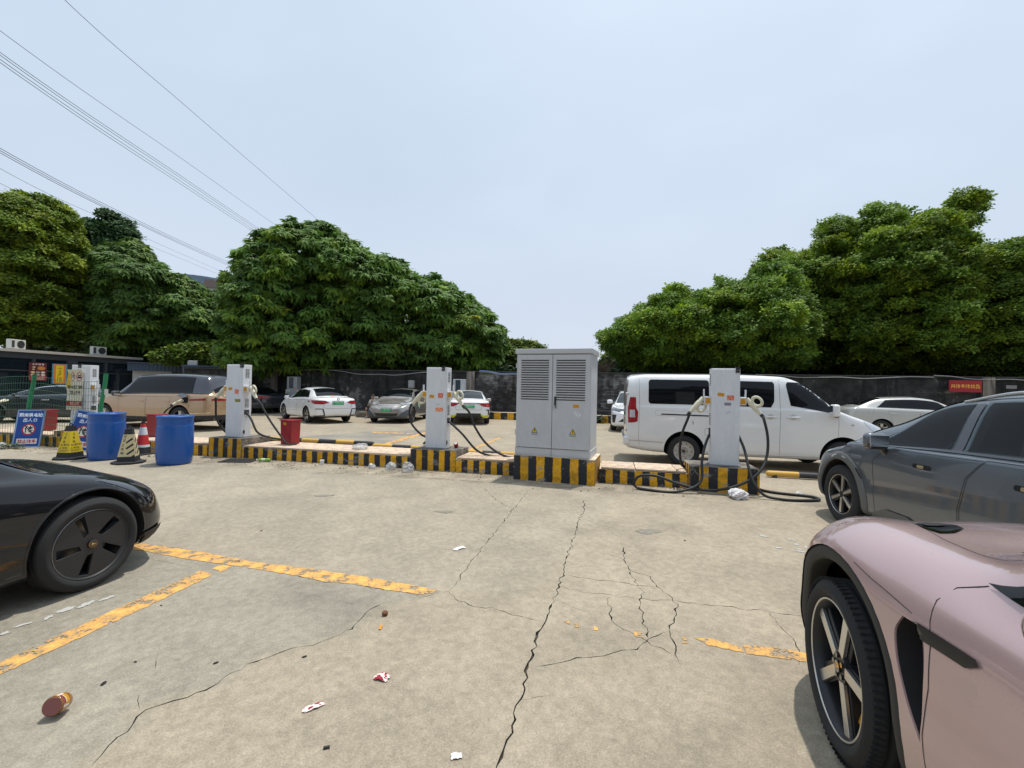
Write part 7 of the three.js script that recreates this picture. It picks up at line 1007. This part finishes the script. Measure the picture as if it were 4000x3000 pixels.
// ---------- trees ----------
function leafGeo(kind, seed) { // a spray of leaves, unit size about 1
  const r = rng(seed), pos = [], nor = [], idx = []; const N = kind === 'long' ? 16 : kind === 'vine' ? 12 : 22;
  for (let i = 0; i < N; i++) {
    const a = i * 2.39996 + r() * 0.6, L = (kind === 'long' ? 0.62 : kind === 'vine' ? 0.42 : 0.34) * (0.75 + 0.5 * r()), w = L * (kind === 'long' ? 0.17 : 0.27), el = kind === 'long' ? 0.35 - r() * 0.75 : -0.2 + r() * 1.1;
    const base = V3(Math.cos(a) * 0.12 * r(), 0.1 * r(), Math.sin(a) * 0.12 * r()); if (kind !== 'long') base.set((r() - 0.5) * 0.9, (r() - 0.5) * 0.6, (r() - 0.5) * 0.9);
    const dir = V3(Math.cos(a) * Math.cos(el), Math.sin(el), Math.sin(a) * Math.cos(el)), side = V3(-Math.sin(a), (r() - 0.5) * 0.5, Math.cos(a)).normalize(), up = side.clone().cross(dir).normalize(); if (up.y < 0) up.negate();
    const droop = kind === 'long' ? 0.42 : 0.15, P = (s, q) => base.clone().addScaledVector(dir, L * s).addScaledVector(side, w * q).addScaledVector(up, -Math.abs(q) * w * -0.25).add(V3(0, -droop * L * s * s, 0));
    const v = [P(0, 0), P(0.35, 1), P(0.35, -1), P(0.7, 0.75), P(0.7, -0.75), P(1, 0)], o = pos.length / 3; v.forEach((q) => { pos.push(q.x, q.y, q.z); const n = up.clone().addScaledVector(q.clone().normalize(), 0.25).normalize(); nor.push(n.x, n.y, n.z); });
    idx.push(o, o + 1, o + 2, o + 1, o + 3, o + 2, o + 2, o + 3, o + 4, o + 3, o + 5, o + 4);
  }
  const g = new THREE.BufferGeometry(); g.setAttribute('position', new THREE.BufferAttribute(new Float32Array(pos), 3)); g.setIndex(idx); g.computeVertexNormals(); return g;
}
const LEAF = { long: [leafGeo('long', 1), leafGeo('long', 2)], small: [leafGeo('small', 3), leafGeo('small', 4)], vine: [leafGeo('vine', 5), leafGeo('vine', 6)] };
const leafMat = (c) => phys({ color: R3(...c), roughness: 0.7, transmission: 0.45, thickness: 0, side: THREE.DoubleSide, specularIntensity: 0.35 });
const barkM = std({ map: dataTex(256, 256, (u, v) => { const k = 1 + 0.6 * fbm2(u * 12, v * 3, 5, 12); return [96 * k, 82 * k, 66 * k]; }), roughness: 0.95, bumpMap: noiseRep(3, 1), bumpScale: 0.03 });
function makeTree(name, label, key, o) {
  const [cx, cD, yaw, pts] = CROWNS[key], r = rng(o.seed), t = thing(name, label, o.category ?? 'tree', cx, 0, cD, yaw, o.group);
  let x0 = 1e9, x1 = -1e9, y0 = 1e9, y1 = -1e9; for (let i = 0; i < pts.length; i += 2) { x0 = Math.min(x0, pts[i]); x1 = Math.max(x1, pts[i]); y0 = Math.min(y0, pts[i + 1]); y1 = Math.max(y1, pts[i + 1]); }
  const edgeDist = (x, y) => { let d = 1e9; for (let i = 0; i < pts.length; i += 2) { const ax = pts[i], ay = pts[i + 1], j = (i + 2) % pts.length, bx = pts[j], by = pts[j + 1], dx = bx - ax, dy = by - ay, q = Math.max(0, Math.min(1, ((x - ax) * dx + (y - ay) * dy) / (dx * dx + dy * dy + 1e-9))); d = Math.min(d, Math.hypot(x - ax - dx * q, y - ay - dy * q)); } return d; };
  // boughs: clumps filling the outline through its depth
  const clumps = []; let tries = 0;
  for (let i = 0; i < pts.length; i += 2) { // small boughs along the outline keep it ragged
    const j = (i + 2) % pts.length, ax = pts[i], ay = pts[i + 1], dx = pts[j] - ax, dy = pts[j + 1] - ay, L = Math.hypot(dx, dy), n = Math.max(1, Math.round(L / (o.bough * 0.75)));
    for (let k = 0; k < n; k++) { const q = (k + 0.2 + 0.6 * r()) / n, x = ax + dx * q, y = ay + dy * q, R = o.bough * (0.3 + 0.5 * r()); if (r() < 0.3 || y < y0 + 1) continue; const nx = -dy / L, ny = dx / L, sg = inPoly(pts, x + nx * 0.1, y + ny * 0.1) ? 1 : -1, inn = R * (0.1 + 0.6 * r()); clumps.push([x + nx * sg * inn, y + ny * sg * inn, (r() - 0.35) * o.depth * 0.55, R]); }
  }
  const edgeN = clumps.length;
  while (clumps.length < o.clumps + edgeN && tries++ < 40000) {
    const x = x0 + (x1 - x0) * r(), y = y0 + (y1 - y0) * r(); if (!inPoly(pts, x, y)) continue; const e = edgeDist(x, y), R = o.bough * (0.5 + 0.85 * r()); if (e < Math.min(R * 0.55, 0.2)) continue;
    if (e < o.bough * 0.8 && r() < 0.5) { clumps.push([x, y, (r() - 0.3) * o.depth * 0.5, 0.22 + 0.35 * r()]); continue; }
    const dep = o.depth * Math.sqrt(Math.min(1, e / (o.bough * 2.6))), z = dep * (r() < 0.72 ? 0.35 + 0.65 * r() : r() * 2 - 1), RR = Math.min(R, Math.max(0.35, e * 1.1)); let near = false; for (const c of clumps) if (Math.hypot(c[0] - x, (c[1] - y) * 1.5, (c[2] - z) * 0.8) < (c[3] + RR) * (o.space ?? 0.5)) { near = true; break; } if (near) continue; clumps.push([x, y, z, RR]);
  }
  const areaSum = clumps.reduce((a, c) => a + c[3] * c[3], 0), perOf = (R) => Math.max(14, Math.round(o.leaves * R * R / areaSum)), total = clumps.reduce((a, c) => a + perOf(c[3]), 0); const mats = leafMat(o.color);
  const half = Math.ceil(total / 2) + 400, ims = LEAF[o.leaf].map((g) => new THREE.InstancedMesh(g, mats, half)); const cnt = [0, 0], m4 = new THREE.Matrix4(), q = new THREE.Quaternion(), e = new THREE.Euler(), col = new THREE.Color();
  for (const [bx, by, bz, R] of clumps) { const hue = r(), tone = 0.85 + 0.3 * r(); for (let i = 0, per = perOf(R); i < per; i++) {
    const a = r() * 6.2832, u = Math.max(-1, 1 - (o.pad ?? 1.5) * r()), s = Math.sqrt(1 - u * u), rr = R * (0.7 + 0.36 * r() + (r() < 0.08 ? 0.35 * r() : 0)); let x = bx + Math.cos(a) * s * rr, y = by + u * rr * (o.flat ?? 0.7), z = bz + Math.sin(a) * s * rr;
    const k = i & 1; if (cnt[k] >= half) continue; e.set((r() - 0.5) * 0.9 + Math.sin(a) * s * 0.4, r() * 6.28, (r() - 0.5) * 0.9 - Math.cos(a) * s * 0.4); q.setFromEuler(e); const sc = o.size * (0.7 + 0.6 * r()); m4.compose(V3(x, y, z), q, V3(sc, sc, sc)); ims[k].setMatrixAt(cnt[k], m4);
    const y2 = r(), yl = o.fresh * (hue > 0.6 ? 1 : 0.35) * y2, lt = 0.75 + 0.5 * r(); col.setRGB((1 + 1.4 * yl) * tone * lt, (1 + 0.7 * yl) * tone * lt, (1 - 0.2 * yl) * tone * lt); if (o.dry && r() < o.dry) col.setRGB(5, 2.2, 0.8); ims[k].setColorAt(cnt[k], col); cnt[k]++;
  } }
  ims.forEach((im, k) => { im.count = cnt[k]; im.name = 'crown'; im.userData.kind = 'stuff'; im.castShadow = im.receiveShadow = true; t.add(im); });
  // trunk with limbs reaching into the boughs
  if (o.trunks !== 0) { const T = o.trunks ?? [[0, 0]]; T.forEach(([tx, tz], n) => { const th = y0 + (y1 - y0) * 0.3, tr = part('trunk', taper([V3(tx, 0, tz), V3(tx + 0.15, th * 0.5, tz), V3(tx - 0.1, th, tz + 0.1), V3(tx + 0.1, th + (y1 - th) * 0.5, tz)], o.girth ?? 0.28, 0.08), barkM, t); const near = clumps.map((c, i) => [Math.abs(c[0] - tx) + i * 1e-6, c]).sort((a, b) => a[0] - b[0]).slice(0, Math.ceil(clumps.length / T.length)); for (let i = 0; i < Math.min(14, near.length); i++) { const c = near[Math.floor(i * near.length / 14)]?.[1]; if (!c) continue; const s = V3(tx, th * (0.6 + 0.5 * r()), tz), en = V3(c[0], c[1], c[2]), mid = s.clone().lerp(en, 0.5).add(V3(0, -0.15 * s.distanceTo(en) * 0.4, 0)); part('limb', taper([s, mid, en], 0.1, 0.025), barkM, tr); } }); }
  return t;
}
function taper(pts, r0, r1) { const c = new THREE.CatmullRomCurve3(pts), n = 14, g = new THREE.TubeGeometry(c, n, 1, 8, false), p = g.attributes.position, P = V3(); for (let i = 0; i <= n; i++) { c.getPointAt(i / n, P); const rr = r0 + (r1 - r0) * i / n; for (let j = 0; j <= 8; j++) { const k = i * 9 + j; p.setXYZ(k, P.x + (p.getX(k) - P.x) * rr, P.y + (p.getY(k) - P.y) * rr, P.z + (p.getZ(k) - P.z) * rr); } } g.computeVertexNormals(); return g; }
makeTree('broadleaf_tree', 'broad dark green tree with drooping long leaves above the wall in the middle', 'broadleaf', { seed: 1, clumps: 560, bough: 0.68, space: 0.46, depth: 4.6, leaves: 17000, flat: 0.7, leaf: 'long', size: 0.48, color: [0.108, 0.222, 0.042], fresh: 0.9, dry: 0.002, trunks: [[-2.5, 0.5], [2.6, 0.8], [5.2, 0.6]] });
makeTree('yellowing_tree', 'yellow green tree behind the glazed shop at the left edge', 'leftyellow', { seed: 2, clumps: 240, bough: 0.7, space: 0.46, depth: 4, leaves: 13000, flat: 0.6, leaf: 'vine', size: 0.48, color: [0.150, 0.240, 0.026], fresh: 0.8 });
makeTree('dark_tree', 'tall dark tree top between the yellow green tree and the lower leafy one', 'leftdark', { seed: 3, clumps: 70, bough: 0.8, depth: 2.6, leaves: 5200, leaf: 'small', size: 0.75, color: [0.054, 0.120, 0.042], fresh: 0.2 });
makeTree('leafy_tree', 'mid green leafy tree behind the shed at the left', 'leftmid', { seed: 4, clumps: 260, bough: 0.68, space: 0.46, depth: 4, leaves: 13000, flat: 0.65, leaf: 'long', size: 0.52, color: [0.106, 0.210, 0.043], fresh: 0.6, trunks: [[-2, 0], [2, 0]] });
makeTree('climbing_vine', 'bright green vine spilling over the container and wall', 'vine', { seed: 5, clumps: 60, bough: 0.42, depth: 1.0, leaves: 3800, leaf: 'vine', size: 0.52, color: [0.120, 0.204, 0.024], fresh: 0.8, trunks: [[0.5, 0]], girth: 0.06, category: 'vine' });
makeTree('banyan_tree', 'low rounded banyan behind the van with bright small leaves', 'banyanA', { seed: 6, clumps: 420, bough: 0.66, space: 0.46, depth: 4.6, leaves: 17500, flat: 0.65, pad: 1.5, leaf: 'small', size: 0.4, color: [0.132, 0.252, 0.034], fresh: 1.0, trunks: [[-1.5, 0], [3, 0]], group: 'banyans behind the wall' });
makeTree('banyan_tree', 'tall spreading banyan with a ragged top at the right', 'banyanB', { seed: 7, clumps: 560, bough: 0.74, space: 0.46, depth: 5.4, leaves: 26000, flat: 0.65, pad: 1.5, leaf: 'small', size: 0.42, color: [0.138, 0.246, 0.031], fresh: 1.0, trunks: [[-2, 0], [2, 0.4]], girth: 0.4, group: 'banyans behind the wall' });
makeTree('banyan_tree', 'dark banyan at the right edge of the picture', 'banyanC', { seed: 8, clumps: 170, bough: 0.74, space: 0.46, depth: 4.5, leaves: 12000, flat: 0.6, pad: 1.4, leaf: 'small', size: 0.42, color: [0.120, 0.222, 0.030], fresh: 0.8, trunks: [[0.5, 0]], girth: 0.4, group: 'banyans behind the wall' });
makeTree('distant_tree', 'pale green distant tree showing left of the power cabinet', 'gap', { seed: 9, clumps: 50, bough: 0.5, depth: 1.6, leaves: 4200, leaf: 'small', size: 0.6, color: [0.120, 0.192, 0.042], fresh: 0.9 });
makeTree('distant_tree', 'pale green distant bush showing right of the power cabinet', 'gapR', { seed: 10, clumps: 14, bough: 0.3, depth: 0.8, leaves: 1200, leaf: 'small', size: 0.5, color: [0.120, 0.192, 0.042], fresh: 0.9 });
// dense undergrowth behind the wall closing the gaps under the crowns
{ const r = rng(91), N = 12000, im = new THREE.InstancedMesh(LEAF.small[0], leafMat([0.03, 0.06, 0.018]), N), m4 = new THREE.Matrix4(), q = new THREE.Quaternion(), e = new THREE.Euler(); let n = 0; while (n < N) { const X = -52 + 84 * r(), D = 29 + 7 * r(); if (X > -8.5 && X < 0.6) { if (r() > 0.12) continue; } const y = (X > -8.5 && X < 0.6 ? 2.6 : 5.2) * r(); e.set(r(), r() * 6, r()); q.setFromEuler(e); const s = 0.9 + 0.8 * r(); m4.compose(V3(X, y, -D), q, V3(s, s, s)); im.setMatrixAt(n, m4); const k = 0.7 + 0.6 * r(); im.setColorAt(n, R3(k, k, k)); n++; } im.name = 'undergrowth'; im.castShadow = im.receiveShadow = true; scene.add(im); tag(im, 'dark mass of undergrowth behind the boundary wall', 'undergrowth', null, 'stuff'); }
// weeds
function weed(label, X, D, s, n, seed, c) { const r = rng(seed), l = []; for (let i = 0; i < n; i++) { const a = r() * 6.28, g = LEAF.vine[i % 2].clone(); g.scale(s, s * 0.8, s); g.rotateY(a); g.translate((r() - 0.5) * s * 3.2, s * (0.15 + 0.4 * r()), (r() - 0.5) * s * 1.2); l.push(g); } const t = thing('weed', label, 'plant', X, 0, D); part('leaves', l, leafMat(c), t); part('stem', [bar(V3(0, 0, 0), V3(0.02, s * 0.6, 0), 0.006), bar(V3(0.06, 0, 0), V3(0.1, s * 0.5, 0.02), 0.006)], std({ color: R3(0.08, 0.12, 0.03), roughness: 0.8 }), t); }
weed('small clump of weeds growing in the joint at the far left', -13.0, 7.35, 0.16, 12, 1, [0.09, 0.13, 0.03]); weed('dark weeds at the foot of the wall beside the white car', -1.3, 21.9, 0.5, 14, 2, [0.03, 0.07, 0.02]);
{ const r = rng(44), l = []; for (let i = 0; i < 90; i++) { const a = r() * 6.28, L = 0.4 + 0.4 * r(); l.push(bar(V3((r() - 0.5) * 0.9, 0, (r() - 0.5) * 0.3), V3((r() - 0.5) * 1.5, L * (0.6 + 0.5 * r()), (r() - 0.5) * 0.6), 0.009, 4)); } const t = thing('dry_bush', 'brown dead bush on top of the wall right of the cabinet', 'bush', -0.55, 2.45, 22.95); part('twigs', l, std({ color: R3(0.07, 0.05, 0.035), roughness: 1 }), t).userData.kind = 'stuff'; }
renderer.render(scene, camera);
